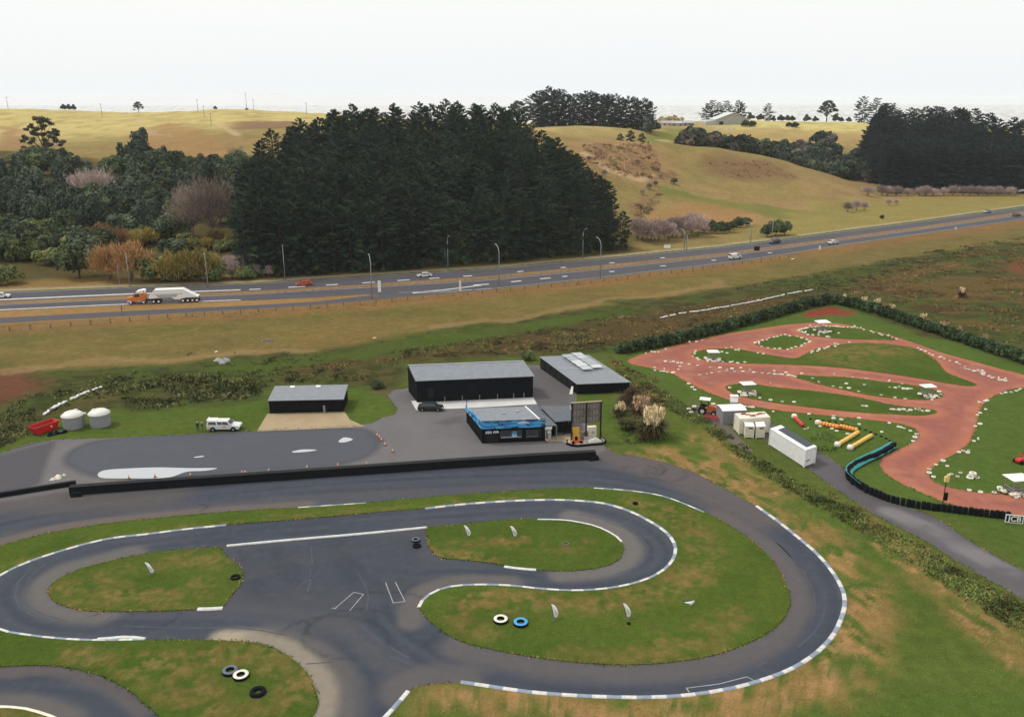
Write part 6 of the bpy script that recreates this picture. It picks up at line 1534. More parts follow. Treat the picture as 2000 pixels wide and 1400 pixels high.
# ---- far farm: barn and houses on the right skyline
def barn():
    A, B = D(1398, 246, 782), D(1462, 246, 782); z = min(hz(A[0], A[1]), hz(B[0], B[1])) - .5
    F = Frame(A, B); o = empty('barn', (F.loc[0], F.loc[1], z), F.rz, 'big pale grey gabled barn on the right skyline', 'barn')
    W, dp, h, hr = F.W, 26, 5.2, 11.0
    b = MB(); b.prism([(0, 0), (W, 0), (W, h), (W * .52, hr), (0, h)], 0, dp, 0, 'y'); b.build('wall', paint('pale_cladding', (.34, .34, .31), .7), o)
    r = MB(); e = .6
    r.hexa([(-e, -e, h - .1), (W * .52, -e, hr + .05), (W * .52, dp, hr + .05), (-e, dp, h - .1), (-e, -e, h + .2), (W * .52, -e, hr + .35), (W * .52, dp, hr + .35), (-e, dp, h + .2)])
    r.hexa([(W * .52, -e, hr + .05), (W + e, -e, h - .1), (W + e, dp, h - .1), (W * .52, dp, hr + .05), (W * .52, -e, hr + .35), (W + e, -e, h + .2), (W + e, dp, h + .2), (W * .52, dp, hr + .35)])
    r.build('roof', paint('white_iron', (.55, .57, .56), .5), o)
    l = MB(); l.hexa([(-9, 0, 0), (-.1, 0, 0), (-.1, dp, 0), (-9, dp, 0), (-9, 0, 3.4), (-.1, 0, 4.9), (-.1, dp, 4.9), (-9, dp, 3.4)]); l.build('lean_to', paint('pale_cladding', (.40, .40, .37), .7), o)
    for x0, x1, hh in ((W * .10, W * .22, 3.6), (W * .84, W * .98, 4.2)):
        d = MB(); d.box(x0, x1, -.2, .1, 0, hh); d.build('doorway', M_DARKIN, o)  # dark slabs paint the shade of open doorways
barn()
for i, (px, w, col, lab) in enumerate(((1305, 12, (.52, .49, .42), 'pale low farmhouse, leftmost of the three on the skyline beside the grove'), (1325, 15, (.40, .37, .33), 'middle low farmhouse with dark windows on the skyline, between two others'), (1344, 10, (.34, .32, .30), 'right-hand small grey farmhouse on the skyline, nearest the barn'))):
    x, d_ = (px - 1000) / 1716 * 770, 770
    o = empty('farmhouse', (x, d_, hz(x, d_) - .3), 0.05, lab, 'house')
    b = MB(); b.box(-w / 2, w / 2, 0, 8, 0, 2.9); b.build('wall', paint('weatherboard', col, .7), o)
    r = MB(); r.prism([(-.6, 2.85), (8.6, 2.85), (4, 4.7)], -w / 2 - .5, w / 2 + .5, 0, 'x'); r.build('roof', paint('house_roof', (.36, .34, .33) if i != 1 else (.46, .44, .42), .6), o)
    for k in (-.28, .1, .34): q = MB(); q.box(w * k - .8, w * k + .8, -.08, .05, .9, 2.2); q.build('window', M_GLASS, o)
for i, px in enumerate((1404, 1422, 1431)):
    x, d_ = (px - 1000) / 1716 * 745, 745
    b = MB(); b.box(-1.6 + .3 * i, 1.6 - .2 * i, -1, 1, 0, 1.9); b.box(-1.7 + .3 * i, 1.7 - .2 * i, -1.1, 1.1, 1.91, 2.05)
    tag(b.build('feed_trough', M_CREAM, None, loc=(x, d_, hz(x, d_) - .15)), ('left', 'middle', 'right')[i] + ' one of three small cream boxes in the paddock below the barn', 'trough')
# ================================================================== painted kerbs of the kart track
def kerb(pts, label, w=.48, h=.075, seg=1.35, alt=True, loop=4, mat=None, z=0.006):
    P = resample(catmull(Gs(pts), False, loop), seg)
    d = np.gradient(P, axis=0); d /= np.linalg.norm(d, axis=1)[:, None]
    nrm = np.stack([-d[:, 1], d[:, 0]], 1)
    b = MB()
    a0, a1 = P - nrm * w / 2, P + nrm * w / 2
    b0, b1 = P - nrm * w * .34, P + nrm * w * .34
    for i in range(len(P) - 1):
        b.hexa([(*a0[i], z), (*a0[i + 1], z), (*a1[i + 1], z), (*a1[i], z), (*b0[i], h), (*b0[i + 1], h), (*b1[i + 1], h), (*b1[i], h)], (i % 2) if alt else 0)
    o = b.build('track_kerb', [M_KERBW, M_KERBB] if mat is None else [mat])
    return tag(o, label, 'kerb')
kerb(K_OUTER, 'blue and white painted kerb round the outside of the biggest bend at the right')
kerb([(748, 1404), (775, 1375), (797, 1349)], 'short blue and white kerb at the bottom edge, right of the wide junction')
kerb(K_IN[:-1], 'long blue and white kerb winding along the inner hairpin, from its blue tip to the middle straight')
kerb([(1160, 953.5), (1230, 958.5), (1300, 970.5), (1375, 1000.5)], 'white kerb along the top of the infield, inside the fast right bend', .4)
kerb([(582, 991.5), (640, 987.5), (715, 982.5)], 'short dashed white kerb on the upper edge of the long grass strip', .34, seg=1.6)
kerb([(-120, 1205), (0, 1123), (86, 1086), (200, 1054), (286, 1043), (360, 1033.5), (442, 1025)], 'white kerb outside the left hairpin, along the lower edge of the grass strip', .42)
kerb([(-60, 1200), (0, 1229), (29, 1236), (86, 1244), (150, 1249), (214, 1250), (285, 1248.5)], 'white kerb round the bottom of the left hairpin', .42)
kerb([(1050, 1014.5), (1090, 1015), (1120, 1018), (1165, 1028), (1200, 1045), (1214, 1058)], 'white kerb round the upper right of the small inner island', .42, alt=False)
kerb([(985, 1106), (1010, 1109.5), (1047, 1112.5)], 'short white kerb at the bottom of the small inner island', .45, alt=False)
kerb([(443, 1066), (560, 1055), (700, 1043), (833, 1030)], 'long straight white kerb across the open tarmac between the two grass islands', .42, .12, alt=False)
kerb([(386, 1189.5), (410, 1189), (435, 1187.5)], 'short straight white kerb at the lower right of the left island', .55, .12, alt=False)
kerb([(-60, 1377), (0, 1380), (50, 1384), (110, 1403), (150, 1428)], 'cream kerb along the grass in the bottom left corner', .42, alt=False, mat=M_CREAM)
kerb([(190, 1249), (215, 1247), (250, 1244.5), (283, 1248)], 'short lumpy white kerb beside the bottom of the left hairpin', .5, .14, alt=False)

# ---- the long black barrier along the pit yard
def barrier(pts, h, w, label, lip=True):
    P = resample(Gs(pts), 2.4)
    d = np.gradient(P, axis=0); d /= np.linalg.norm(d, axis=1)[:, None]; nrm = np.stack([-d[:, 1], d[:, 0]], 1)
    o = empty('safety_barrier', (float(P[0][0]), float(P[0][1]), 0), 0, label, 'barrier')
    off = P[0]
    def run(w0, w1, z0, z1, gap, nm, mat):
        b = MB()
        for i in range(len(P) - 1):
            p, q = P[i] - off, P[i + 1] - off; q = p + (q - p) * (1 - gap)
            n0, n1 = nrm[i], nrm[i + 1]
            b.hexa([(*(p - n0 * w0), z0), (*(q - n1 * w0), z0), (*(q + n1 * w0), z0), (*(p + n0 * w0), z0), (*(p - n0 * w1), z1), (*(q - n1 * w1), z1), (*(q + n1 * w1), z1), (*(p + n0 * w1), z1)])
        b.build(nm, mat, o)
    run(w, w * .92, 0.0, h, 0.0, 'wall', M_RUBBER)
    if lip: run(w * 1.0, w * 1.0, h + .004, h + .09, 0.012, 'top_belt', M_TRIM)
    return o
barrier([(138, 965), (300, 953), (500, 939), (700, 925), (900, 911), (1050, 901), (1163, 895)], 1.15, .45, 'very long low black barrier between the pit yard and the main straight')
barrier([(140, 968.5), (160, 967)], .55, .5, 'low black end block at the left tip of the long barrier', False)
barrier([(1150, 898.5), (1168, 897)], .6, .4, 'low black end block at the right tip of the long barrier', False)
barrier([(-40, 976), (6, 970), (60, 961), (110, 953), (149, 947)], .62, .22, 'thin low black barrier at the left edge, in front of the dark tarmac')

# ---- tyres
def put_tyre(me, px, py, label, group=None, z=0.0, rz=0.0, sc=1.0, cat='tyre', name='tyre'):
    g = G(px, py); q = link(name, me, None, (g[0], g[1], z), rz); q.scale = (sc, sc, sc)
    return tag(q, label, cat, group)
M_GREYTYRE = paint('grey_blue_rubber', (.10, .12, .145), .75, var=.2)
M_BLUETYRE = paint('blue_painted_rubber', (.05, .30, .60), .7, var=.2)
def big_tyre(top):
    b = MB(); R, ri, w = .78, .36, .42
    b.lathe([(ri + .05, w * .85), (ri + .12, w), (R - .14, w), (R - .04, w * .86)], 26, 1)
    b.lathe([(R - .04, w * .86), (R, w * .6), (R, w * .2), (R - .08, 0), (ri + .1, 0), (ri, .06), (ri + .02, w * .4), (ri + .05, w * .85)], 26, 0)
    b.v = b.v
    return b.mesh('tractor_tyre', [M_RUBBER, top], True)
BT = {k: big_tyre(m) for k, m in (('white', M_WTYRE), ('blue', M_BLUETYRE), ('grey', M_GREYTYRE), ('black', M_RUBBER))}
put_tyre(BT['white'], 978, 1213, 'large tractor tyre with a white painted face, beside a blue one on the infield', name='tyre')
put_tyre(BT['blue'], 1017, 1219, 'large tractor tyre with a blue painted face, beside a white one on the infield', name='tyre')
put_tyre(BT['grey'], 450, 1313, 'large grey-blue tractor tyre touching a white one on the lower left grass', name='tyre', sc=.97)
put_tyre(BT['white'], 471, 1322, 'large white-faced tractor tyre touching a grey-blue one on the lower left grass', name='tyre', sc=.97)
put_tyre(BT['black'], 504, 1354, 'large plain black tractor tyre alone on the lower left grass', name='tyre', sc=.95)
put_tyre(BT['black'], 460, 1129, 'black tractor tyre at the right tip of the left island', name='tyre', sc=.72)
put_tyre(BT['grey'], 812, 1056, 'grey-blue faced tractor tyre on the tarmac, the upper of a pair beside the inner island', name='tyre', sc=.68)
put_tyre(BT['black'], 814, 1067, 'black tractor tyre on the tarmac, the lower of a pair beside the inner island', name='tyre', sc=.68)
put_tyre(TY_BLACK, 1241, 985, 'small black tyre on the grass at the right end of the long strip', z=.07, sc=1.1)
b = MB()
for k in range(9):
    a0, a1 = 2 * math.pi * k / 9, 2 * math.pi * (k + .8) / 9
    b.hexa([(.32 * math.cos(a0), .32 * math.sin(a0), .07), (.5 * math.cos(a0), .5 * math.sin(a0), .07), (.5 * math.cos(a1), .5 * math.sin(a1), .07), (.32 * math.cos(a1), .32 * math.sin(a1), .07), (.34 * math.cos(a0), .34 * math.sin(a0), .22), (.46 * math.cos(a0), .46 * math.sin(a0), .22), (.46 * math.cos(a1), .46 * math.sin(a1), .22), (.34 * math.cos(a1), .34 * math.sin(a1), .22)])
tag(b.build('stone_ring', M_TIMBER, None, loc=tuple(G(1105, 1063))), 'small ring of grey stones on the inner island', 'stone ring')

# ---- white tyres that line the dirt track
WT = [tyre_mesh(.40, .26, .20, M_WTYRE, 16), tyre_mesh(.36, .22, .17, paint('dirty_white_rubber', (.46, .43, .34), .85, var=.35, scale=5), 16)]
WT_N = 0
wr = np.random.RandomState(31)
def wtyre(px, py, area, stand=None, z=0.0):
    global WT_N
    g = G(px, py); q = link('tyre', WT[0 if wr.uniform() < .72 else 1], None, (g[0], g[1], z), wr.uniform(0, 6.28))
    s = wr.uniform(.60, .95); q.scale = (s, s, s * wr.uniform(.8, 1.2))
    if stand is None and wr.uniform() < .08: q.rotation_euler = (1.2, 0, wr.uniform(0, 6)); q.location.z = .36
    tag(q, 'white painted tyre ' + area, 'tyre', 'white tyres ' + area); WT_N += 1
    return q
def wline(pts, n, area, jit=.25):
    P = Gs(pts); L = resample(P, np.linalg.norm(np.diff(P, axis=0), axis=1).sum() / max(1, n - 1))
    for p in L[:n]:
        c = p + wr.normal(0, jit, 2)
        q = wtyre(1000, 900, area); q.location.x, q.location.y = c[0], c[1]
A1, A2, A3 = 'at the left tip of the dirt track', 'in the loose rows crossing the left of the dirt track', 'round the long lawn with the leftmost upper shelter'
A4, A5, A6 = 'round the small diamond lawn', 'round the lawn below the far shelter', 'by the two dirt bands at the right'
A7, A8, A9, A10 = 'round the narrow lawn with the right-hand shelter', 'round the narrow lawn with the lower left shelter', 'along the near edge of the dirt track', 'round the big lawn at the right edge'
wline([(1262, 690), (1285, 687)], 5, A1); wline([(1298, 706), (1324, 709)], 5, A1); wline([(1280, 723), (1312, 728)], 9, A1)
for p in ((1300, 682), (1346, 671), (1360, 668), (1371, 665), (1325, 722), (1328, 716), (1331, 710)): wtyre(*p, A1)
for p in ((1346, 712), (1362, 714), (1387, 718), (1406, 719), (1430, 721), (1447, 719), (1367, 733), (1381, 731), (1390, 729), (1405, 727), (1420, 727), (1435, 726), (1451, 726), (1465, 723), (1472, 728), (1489, 729), (1512, 725), (1535, 728), (1553, 736), (1566, 730)): wtyre(*p, A2)
wline([(1500, 730), (1545, 734)], 10, A2)
wline([(1362, 686), (1352, 690), (1351, 696), (1368, 702)], 6, A3); wline([(1383, 706), (1455, 708)], 8, A3)
for p in ((1418, 680), (1428, 682), (1437, 684), (1443, 686), (1480, 690), (1491, 692), (1420, 690), (1410, 688)): wtyre(*p, A3)
wline([(1475, 670), (1500, 662), (1530, 654), (1562, 659), (1582, 666), (1565, 676), (1540, 683), (1510, 681), (1484, 677), (1475, 671)], 27, A4, .15)
wline([(1578, 654), (1558, 646), (1580, 640), (1620, 637.5), (1680, 641)], 30, A5, .12); wline([(1690, 644), (1752, 663)], 8, A5, .2); wline([(1578, 654), (1622, 660)], 5, A5)
wline([(1580, 689), (1640, 674)], 11, A5, .2); wtyre(1659, 669, A5); wtyre(1638, 651, A5)
wline([(1790, 680), (1834, 699)], 6, A6); wline([(1840, 698), (1884, 715)], 6, A6); wline([(1886, 720), (1942, 738)], 17, A6, .22); wline([(1950, 742), (1966, 745)], 5, A6)
for p in ((1587, 739), (1629, 734), (1653, 750), (1665, 737), (1688, 752), (1692, 740), (1737, 748), (1762, 750), (1598, 750), (1627, 755), (1642, 758), (1658, 759), (1677, 765), (1721, 772), (1748, 777), (1768, 780), (1820, 781), (1833, 776), (1837, 771), (1834, 766)): wtyre(*p, A7)
wline([(1742, 757), (1782, 761)], 7, A7)
for p in ((1425, 758), (1466, 772), (1484, 778), (1505, 782), (1528, 785), (1551, 786), (1505, 752), (1685, 793), (1692, 794)): wtyre(*p, A8)
wline([(1735, 800), (1816, 804)], 12, A8, .2)
for p in ((1510, 804), (1580, 809), (1628, 813), (1628, 818), (1643, 820), (1678, 829), (1678, 817), (1722, 844), (1737, 827), (1778, 842), (1790, 849), (1787, 855), (1783, 862), (1755, 834), (1760, 835), (1766, 837), (1345, 750), (1352, 757), (1357, 762), (1456, 794), (1463, 795), (1470, 796)): wtyre(*p, A9)
wline([(2010, 757), (1955, 770)], 9, A10, .2)
for p in ((1912, 786), (1918, 787), (1924, 784), (1928, 783), (1925, 800), (1914, 807), (1909, 811), (1905, 833), (1914, 829), (1902, 862), (1909, 861), (1873, 884), (1881, 881), (1892, 880), (1890, 885), (1842, 901), (1828, 908), (1850, 911), (1815, 917), (1815, 924), (1823, 932), (1858, 927), (1870, 931), (1876, 924), (1893, 958), (1915, 962), (1942, 963), (1952, 959), (1972, 965)): wtyre(*p, A10)
g = G(1901, 934)
for k, (dx, dy, z) in enumerate(((-.5, 0, 0), (.5, .1, 0), (0, .75, 0), (0, .3, .27), (0, .3, .54))):
    q = wtyre(1901, 934, 'stacked in the white pile on the big right lawn', True); q.location = (g[0] + dx, g[1] + dy, z); q.rotation_euler = (0, 0, k); q.scale = (1.25, 1.25, 1.05)

# ---- marshal shelters: a white roof on posts with white tyres heaped at the foot
def shelter():
    o = empty('marshal_shelter', (0, 0, 0), 0)
    for x in (-1.1, 1.1):
        for y in (-.8, .8): b = MB(); b.tube([(x, y, 0), (x, y, 2.3)], .05, 6); b.build('post', M_STEEL, o)
    b = MB(); b.add([(-1.5, -1.15, 2.3), (1.5, -1.15, 2.3), (1.5, 1.15, 2.3), (-1.5, 1.15, 2.3), (-.75, 0, 2.72), (.75, 0, 2.72), (-1.5, -1.15, 2.22), (1.5, -1.15, 2.22), (1.5, 1.15, 2.22), (-1.5, 1.15, 2.22)],
                    [(0, 1, 5, 4), (2, 3, 4, 5), (1, 2, 5), (3, 0, 4), (6, 9, 8, 7), (0, 6, 7, 1), (1, 7, 8, 2), (2, 8, 9, 3), (3, 9, 6, 0)]); b.build('roof', M_WHITE, o)
    b = MB(); b.box(-1.1, 1.1, -.82, -.78, .9, 1.0); b.box(-1.1, 1.1, .78, .82, .9, 1.0); b.box(-1.1, -1.06, -.77, .77, .9, 1.0); b.build('rail', M_STEEL, o)
    b = MB(); b.box(-1.05, 1.05, -.75, .75, .35, .42); b.build('deck', M_TIMBER, o)
    return o
SH0 = None
for px, py, sc, lab, ar in ((1392, 703, 1.0, 'white-roofed marshal shelter on the upper left lawn of the dirt track', 'heaped under the upper left shelter'), (1459, 768, 1.05, 'white-roofed marshal shelter on the lower left lawn of the dirt track', 'heaped under the lower left shelter'),
                         (1605, 647, 1.25, 'wide white-roofed marshal shelter at the far end of the dirt track', 'heaped under the far shelter'), (1810, 772, 1.0, 'white-roofed marshal shelter at the right end of the narrow lawns', 'heaped under the right-hand shelter'), (1983, 962, 1.25, 'white-roofed marshal shelter on the big lawn at the right edge', 'heaped under the shelter at the right edge')):
    p = tuple(G(px, py))
    if SH0 is None:
        o = SH0 = shelter(); o.location = p; tag(o, lab, 'shelter', 'marshal shelters on the dirt track')
    else:
        o = copy_tree(SH0, p, .15, None, lab, 'marshal shelters on the dirt track')
    sc *= .82; o.scale = (sc, sc, sc)
    n = 20 if px > 1900 else 13
    for k in range(n):
        x, y = wr.uniform(-1.5, 1.5) * sc, -1.25 * sc + wr.uniform(-.6, .3)
        if k % 3 == 2: x, y = (-1.75 if k % 2 else 1.75) * sc, wr.uniform(-.8, .8)
        q = wtyre(px, py, ar, True); q.location = (p[0] + x, p[1] + y, .0 if k % 2 == 0 else .26); q.scale = (.95, .95, 1.1)

# ---- black tyre wall with its teal belt on the near side of the dirt track
def tyre_wall(pts, h, label, belt=None, rows=1, step=.62, layers=4):
    P = resample(catmull(Gs(pts), False, 4), step)
    o = empty('tyre_wall', (float(P[0][0]), float(P[0][1]), 0), 0, label, 'tyre wall')
    d = np.gradient(P, axis=0); d /= np.linalg.norm(d, axis=1)[:, None]; nrm = np.stack([-d[:, 1], d[:, 0]], 1)
    rim = None
    prof = []
    for k in range(layers):
        z = h * k / layers; t = h / layers
        prof += [(.27, z + .01), (.31, z + t * .25), (.31, z + t * .75), (.27, z + t - .005)]
    prof = [(.0, .02)] + prof + [(.15, h), (.13, h - .12), (0, h - .12)]
    b = MB(); b.lathe(prof, 10); me = b.mesh('tyre_stack', [M_RUBBER], True)
    n = 0
    for r in range(rows):
        for i, p in enumerate(P):
            if n >= 100: break
            c = p - P[0] + nrm[i] * r * .62 + wr.normal(0, .03, 2)
            q = link('tyre_stack', me, o, (c[0], c[1], 0)); q.scale = (1, 1, wr.uniform(.94, 1.05)); n += 1
    if n >= 100:
        b = MB(); left = [(r, i) for r in range(rows) for i in range(len(P))][100:]
        for r, i in left:
            c = P[i] - P[0] + nrm[i] * r * .62; b.lathe(prof, 10, 0, (c[0], c[1], 0))
        if left: tag(b.build('tyre_stack', M_RUBBER, o, True), None, None, None, 'stuff')
    if belt:
        B_ = resample(catmull(Gs(belt), False, 4), .8) - P[0]
        dd = np.gradient(B_, axis=0); dd /= np.linalg.norm(dd, axis=1)[:, None]; nn = np.stack([-dd[:, 1], dd[:, 0]], 1)
        b = MB(); 
        for i in range(len(B_) - 1):
            b.hexa([(*(B_[i] - nn[i] * .03), .30), (*(B_[i + 1] - nn[i + 1] * .03), .30), (*(B_[i + 1] + nn[i + 1] * .03), .30), (*(B_[i] + nn[i] * .03), .30), (*(B_[i] - nn[i] * .95), 1.04), (*(B_[i + 1] - nn[i + 1] * .95), 1.04), (*(B_[i + 1] - nn[i + 1] * .89), 1.04), (*(B_[i] - nn[i] * .89), 1.04)])
        b.build('belt', M_TEAL, o)
    return o
tyre_wall([(1746, 876), (1716, 893), (1686, 905), (1662, 918), (1655, 932), (1668, 946), (1690, 960)], 1.0, 'curved black tyre wall faced with a teal belt, at the bend beside the access road', [(1750, 877), (1722, 893), (1692, 907), (1669, 921), (1664, 932), (1676, 945), (1690, 956)])
tyre_wall([(1693, 962), (1730, 977), (1775, 989), (1830, 997), (1880, 1003), (1930, 1009), (1968, 1013)], 1.0, 'long straight black tyre wall between the dirt track and the lower right lawn')
P = resample(Gs([(1583, 818), (1640, 826), (1690, 840), (1730, 856), (1745, 866)]), 1.0)
o = empty('tyre_row', (float(P[0][0]), float(P[0][1]), 0), 0, 'thin low row of half-buried black tyres behind the yellow bars', 'tyre row')
for p in P: q = link('tyre', TY_BLACK, o, (p[0] - P[0][0], p[1] - P[0][1], -.1)); q.scale = (.75, .75, 1)

# ---- yellow and orange padded bars lying on the lawn
def bar(p0, p1, label, mats, ends=True, r=.33, lumps=5):
    a, b_ = G(*p0), G(*p1); d = b_ - a; L_ = float(np.hypot(d[0], d[1])); rz = math.atan2(d[1], d[0])
    o = empty('padded_bar', (a[0], a[1], 0), rz, label, 'track bar')
    b = MB(); n = lumps * 4
    pts = [(L_ * i / n, 0, r * .95) for i in range(n + 1)]
    b.tube(pts, [r * (.92 + .14 * abs(math.sin(math.pi * lumps * i / n))) for i in range(n + 1)], 10); b.build('pad', mats[0], o, True)
    for k in range(1, lumps):
        w = MB(); w.tube([(L_ * k / lumps - .12, 0, r * .95), (L_ * k / lumps + .12, 0, r * .95)], r * 1.10, 10); w.build('band', mats[1], o, True)
    if ends:
        e = MB(); e.lathe([(0, 0), (.34, 0), (.48, .12), (.5, .5), (.38, .75), (0, .8)], 12); e.build('end_tyre', M_WTYRE, o, True)
    return o
M_YDARK = paint('yellow_band', (.74, .55, .22), .6)
bar((1635, 872), (1676, 847), 'yellow padded bar with a white end, left of the parallel pair on the lawn', (M_YELLOW, M_YDARK))
bar((1660, 878), (1702, 853), 'yellow padded bar with a white end, right of the parallel pair on the lawn', (M_YELLOW, M_YDARK))
bar((1597, 829), (1640, 838), 'orange and yellow lumpy padded bar, far half of the long row', (M_ORANGE, M_YELLOW), True, .36, 7)
bar((1640, 836), (1674, 844), 'orange and yellow lumpy padded bar, near half of the long row', (M_YELLOW, M_ORANGE), False, .38, 6)
bar((1551, 817), (1568, 834), 'short red and orange padded bar standing apart behind the long white container', (M_RED, M_ORANGE), True, .30, 4)
for p in ((1625, 838), (1634, 842), (1655, 848), (1662, 848), (1602, 833), (1671, 842), (1572, 838), (1578, 840), (1650, 838)): wtyre(*p, 'strewn along the orange and yellow bars')
# red tractor by the grey shed
def tractor():
    a = G(1366, 806); o = empty('tractor', (a[0], a[1], 0), -.35, 'orange-red tractor with a white canopy, left of the grey shed', 'tractor')
    b = MB(); b.prism([(.2, .7), (2.9, .7), (2.95, 1.45), (1.7, 1.6), (1.5, 1.15), (.2, 1.1)], -.38, .38, 0, 'y'); b.build('body', M_ORANGE, o, bevel=.06)
    for x, R in ((.55, .72), (2.5, .45)):
        for y in (-.8, .8):
            w = MB(); w.lathe([(R * .5, -.2), (R * .92, -.2), (R, -.12), (R, .12), (R * .92, .2), (R * .5, .2)], 18, 0, (x, y, R), 'y'); wh = w.build('wheel', M_RUBBER, o, True)
            h_ = MB(); h_.lathe([(0, -.12), (R * .52, -.14), (R * .52, .14), (0, .12)], 14, 0, (x, y, R), 'y'); h_.build('rim', M_WTYRE, wh)
    for x in (.2, 1.4):
        for y in (-.5, .5): p = MB(); p.tube([(x, y, 1.1), (x, y, 2.6)], .04, 6); p.build('post', M_RUBBER, o)
    c = MB(); c.box(-.1, 1.75, -.75, .75, 2.6, 2.72); c.build('canopy', M_WHITE, o, bevel=.04)
    s = MB(); s.box(.45, .95, -.25, .25, 1.2, 1.3); s.box(.40, .5, -.25, .25, 1.3, 1.8); s.build('seat', M_RUBBER, o, bevel=.03)
    l = MB(); l.tube([(-.1, -.4, .7), (-1.2, -.4, .4)], .06, 6); l.tube([(-.1, .4, .7), (-1.2, .4, .4)], .06, 6); l.build('drawbar', M_RUBBER, o)
tractor()
a = G(1376, 818); o = empty('harrow', (a[0], a[1], 0), -.55, 'red frame of a harrow on the ground in front of the tractor', 'harrow')
b = MB(); b.box(0, 3.4, -.05, .05, .45, .6); b.box(0, 3.4, .85, .95, .45, .6); b.box(0, .1, .06, .84, .45, .6); b.box(3.3, 3.4, .06, .84, .45, .6); b.box(1.6, 1.75, .06, .84, .46, .61); b.build('frame', M_RED, o)
for k in range(7): t = MB(); t.tube([(.25 + .5 * k, .0, .44), (.15 + .5 * k, -.05, .0)], .035, 5); t.build('tine', M_RED, o)
for i, (px, py) in enumerate(((1345, 800), (1350, 806), (1356, 795), (1393, 790))): put_tyre(WT[0], px, py, ('lowest left', 'lower', 'upper', 'rightmost')[i] + ' white tyre lying round the tractor')
a = G(1996, 903); o = empty('red_kart', (a[0], a[1], 0), .4, 'red off-road kart on the big lawn at the right edge', 'kart')
b = MB(); b.prism([(-1.2, .3), (1.1, .3), (1.3, .5), (.6, .7), (.1, .65), (-.6, .8), (-1.2, .6)], -.4, .4, 0, 'y'); b.build('body', M_RED, o, bevel=.06)
for x in (-.9, .9):
    for y in (-.6, .6): w = MB(); w.lathe([(0, -.12), (.26, -.12), (.3, -.06), (.3, .06), (.26, .12), (0, .12)], 14, 0, (x, y, .3), 'y'); w.build('wheel', M_RUBBER, o)
b = MB()
for y in (-.38, .38): b.tube([(-.9, y, .6), (-.5, y, 1.35), (.2, y, 1.35), (.7, y, .6)], .04, 6)
b.tube([(-.5, -.38, 1.35), (-.5, .38, 1.35)], .04, 6); b.build('roll_cage', M_RED, o)
# track lamp mast
a = G(1840, 990); o = empty('signal_mast', (a[0], a[1], 0), 0, 'thin dark mast with a pale head and a black box, beside the tyre wall', 'signal mast')
b = MB(); b.tube([(0, 0, 0), (0, 0, 3.9)], .06, 8); b.build('pole', M_TRIM, o)
b = MB(); b.box(-.25, .3, -.2, .2, 3.7, 4.45); b.box(.02, .38, -.16, .16, 4.46, 4.75); b.build('lamp_head', M_YDARK, o, bevel=.05)
b = MB(); b.box(.08, .48, -.15, .15, 1.0, 2.1); b.lathe([(0, 0), (.1, 0), (.1, .04), (0, .04)], 10, 0, (.28, -.19, 1.75), 'y'); b.build('control_box', M_RUBBER, o, bevel=.03)
# advertising sign
def lettered(text, size, mat, depth=.02):
    cu = bpy.data.curves.new('lettering', 'FONT'); cu.body = text; cu.size = size; cu.extrude = depth; cu.align_x = 'CENTER'; cu.align_y = 'CENTER'; cu.resolution_u = 3; cu.offset = size * .02
    t = bpy.data.objects.new('lettering_curve', cu); COL.objects.link(t)
    me = bpy.data.meshes.new_from_object(t.evaluated_get(bpy.context.evaluated_depsgraph_get()))
    bpy.data.objects.remove(t); me.materials.clear(); me.materials.append(mat)
    return me
A_, B_ = G(1961.5, 1021.5), G(1997, 1025)
F = Frame(A_, B_); W_ = F.W
o = empty('advertising_sign', F.loc, F.rz, 'white advertising board with bold dark letters at the end of the tyre wall', 'sign')
b = MB(); b.box(0, W_, -.03, .03, .15, 1.30); b.build('board', M_WHITE, o)
b = MB(); b.box(.12, W_ - .12, -.045, -.031, .27, 1.18); b.build('dark_field', M_TRIM, o)
t = link('lettering', lettered('JCB', 1.0, M_WHITE), o, (0, 0, 0)); t.rotation_euler = (math.pi / 2, 0, 0)
xs_ = [v.co.x for v in t.data.vertices]; kx = (W_ - .5) / (max(xs_) - min(xs_)); t.scale = (kx, 1.02, 1); t.location = (W_ / 2 - kx * (max(xs_) + min(xs_)) / 2, -.05, .725)
for x in (.1, W_ - .1): b = MB(); b.box(x - .04, x + .04, .035, .11, 0, 1.2); b.build('post', M_TIMBER, o)

def flag_mat():
    m, nt, N, L, B = new_mat('flag_cloth')
    B.inputs['Base Color'].default_value = (.93, .93, .92, 1); B.inputs['Roughness'].default_value = .8
    tr = N.new('ShaderNodeBsdfTranslucent'); tr.inputs['Color'].default_value = (.95, .95, .93, 1)
    mx = N.new('ShaderNodeMixShader'); mx.inputs[0].default_value = .45
    L.new(B.outputs[0], mx.inputs[1]); L.new(tr.outputs[0], mx.inputs[2]); L.new(mx.outputs[0], N['Material Output'].inputs['Surface'])
    return m
M_FLAG = flag_mat()
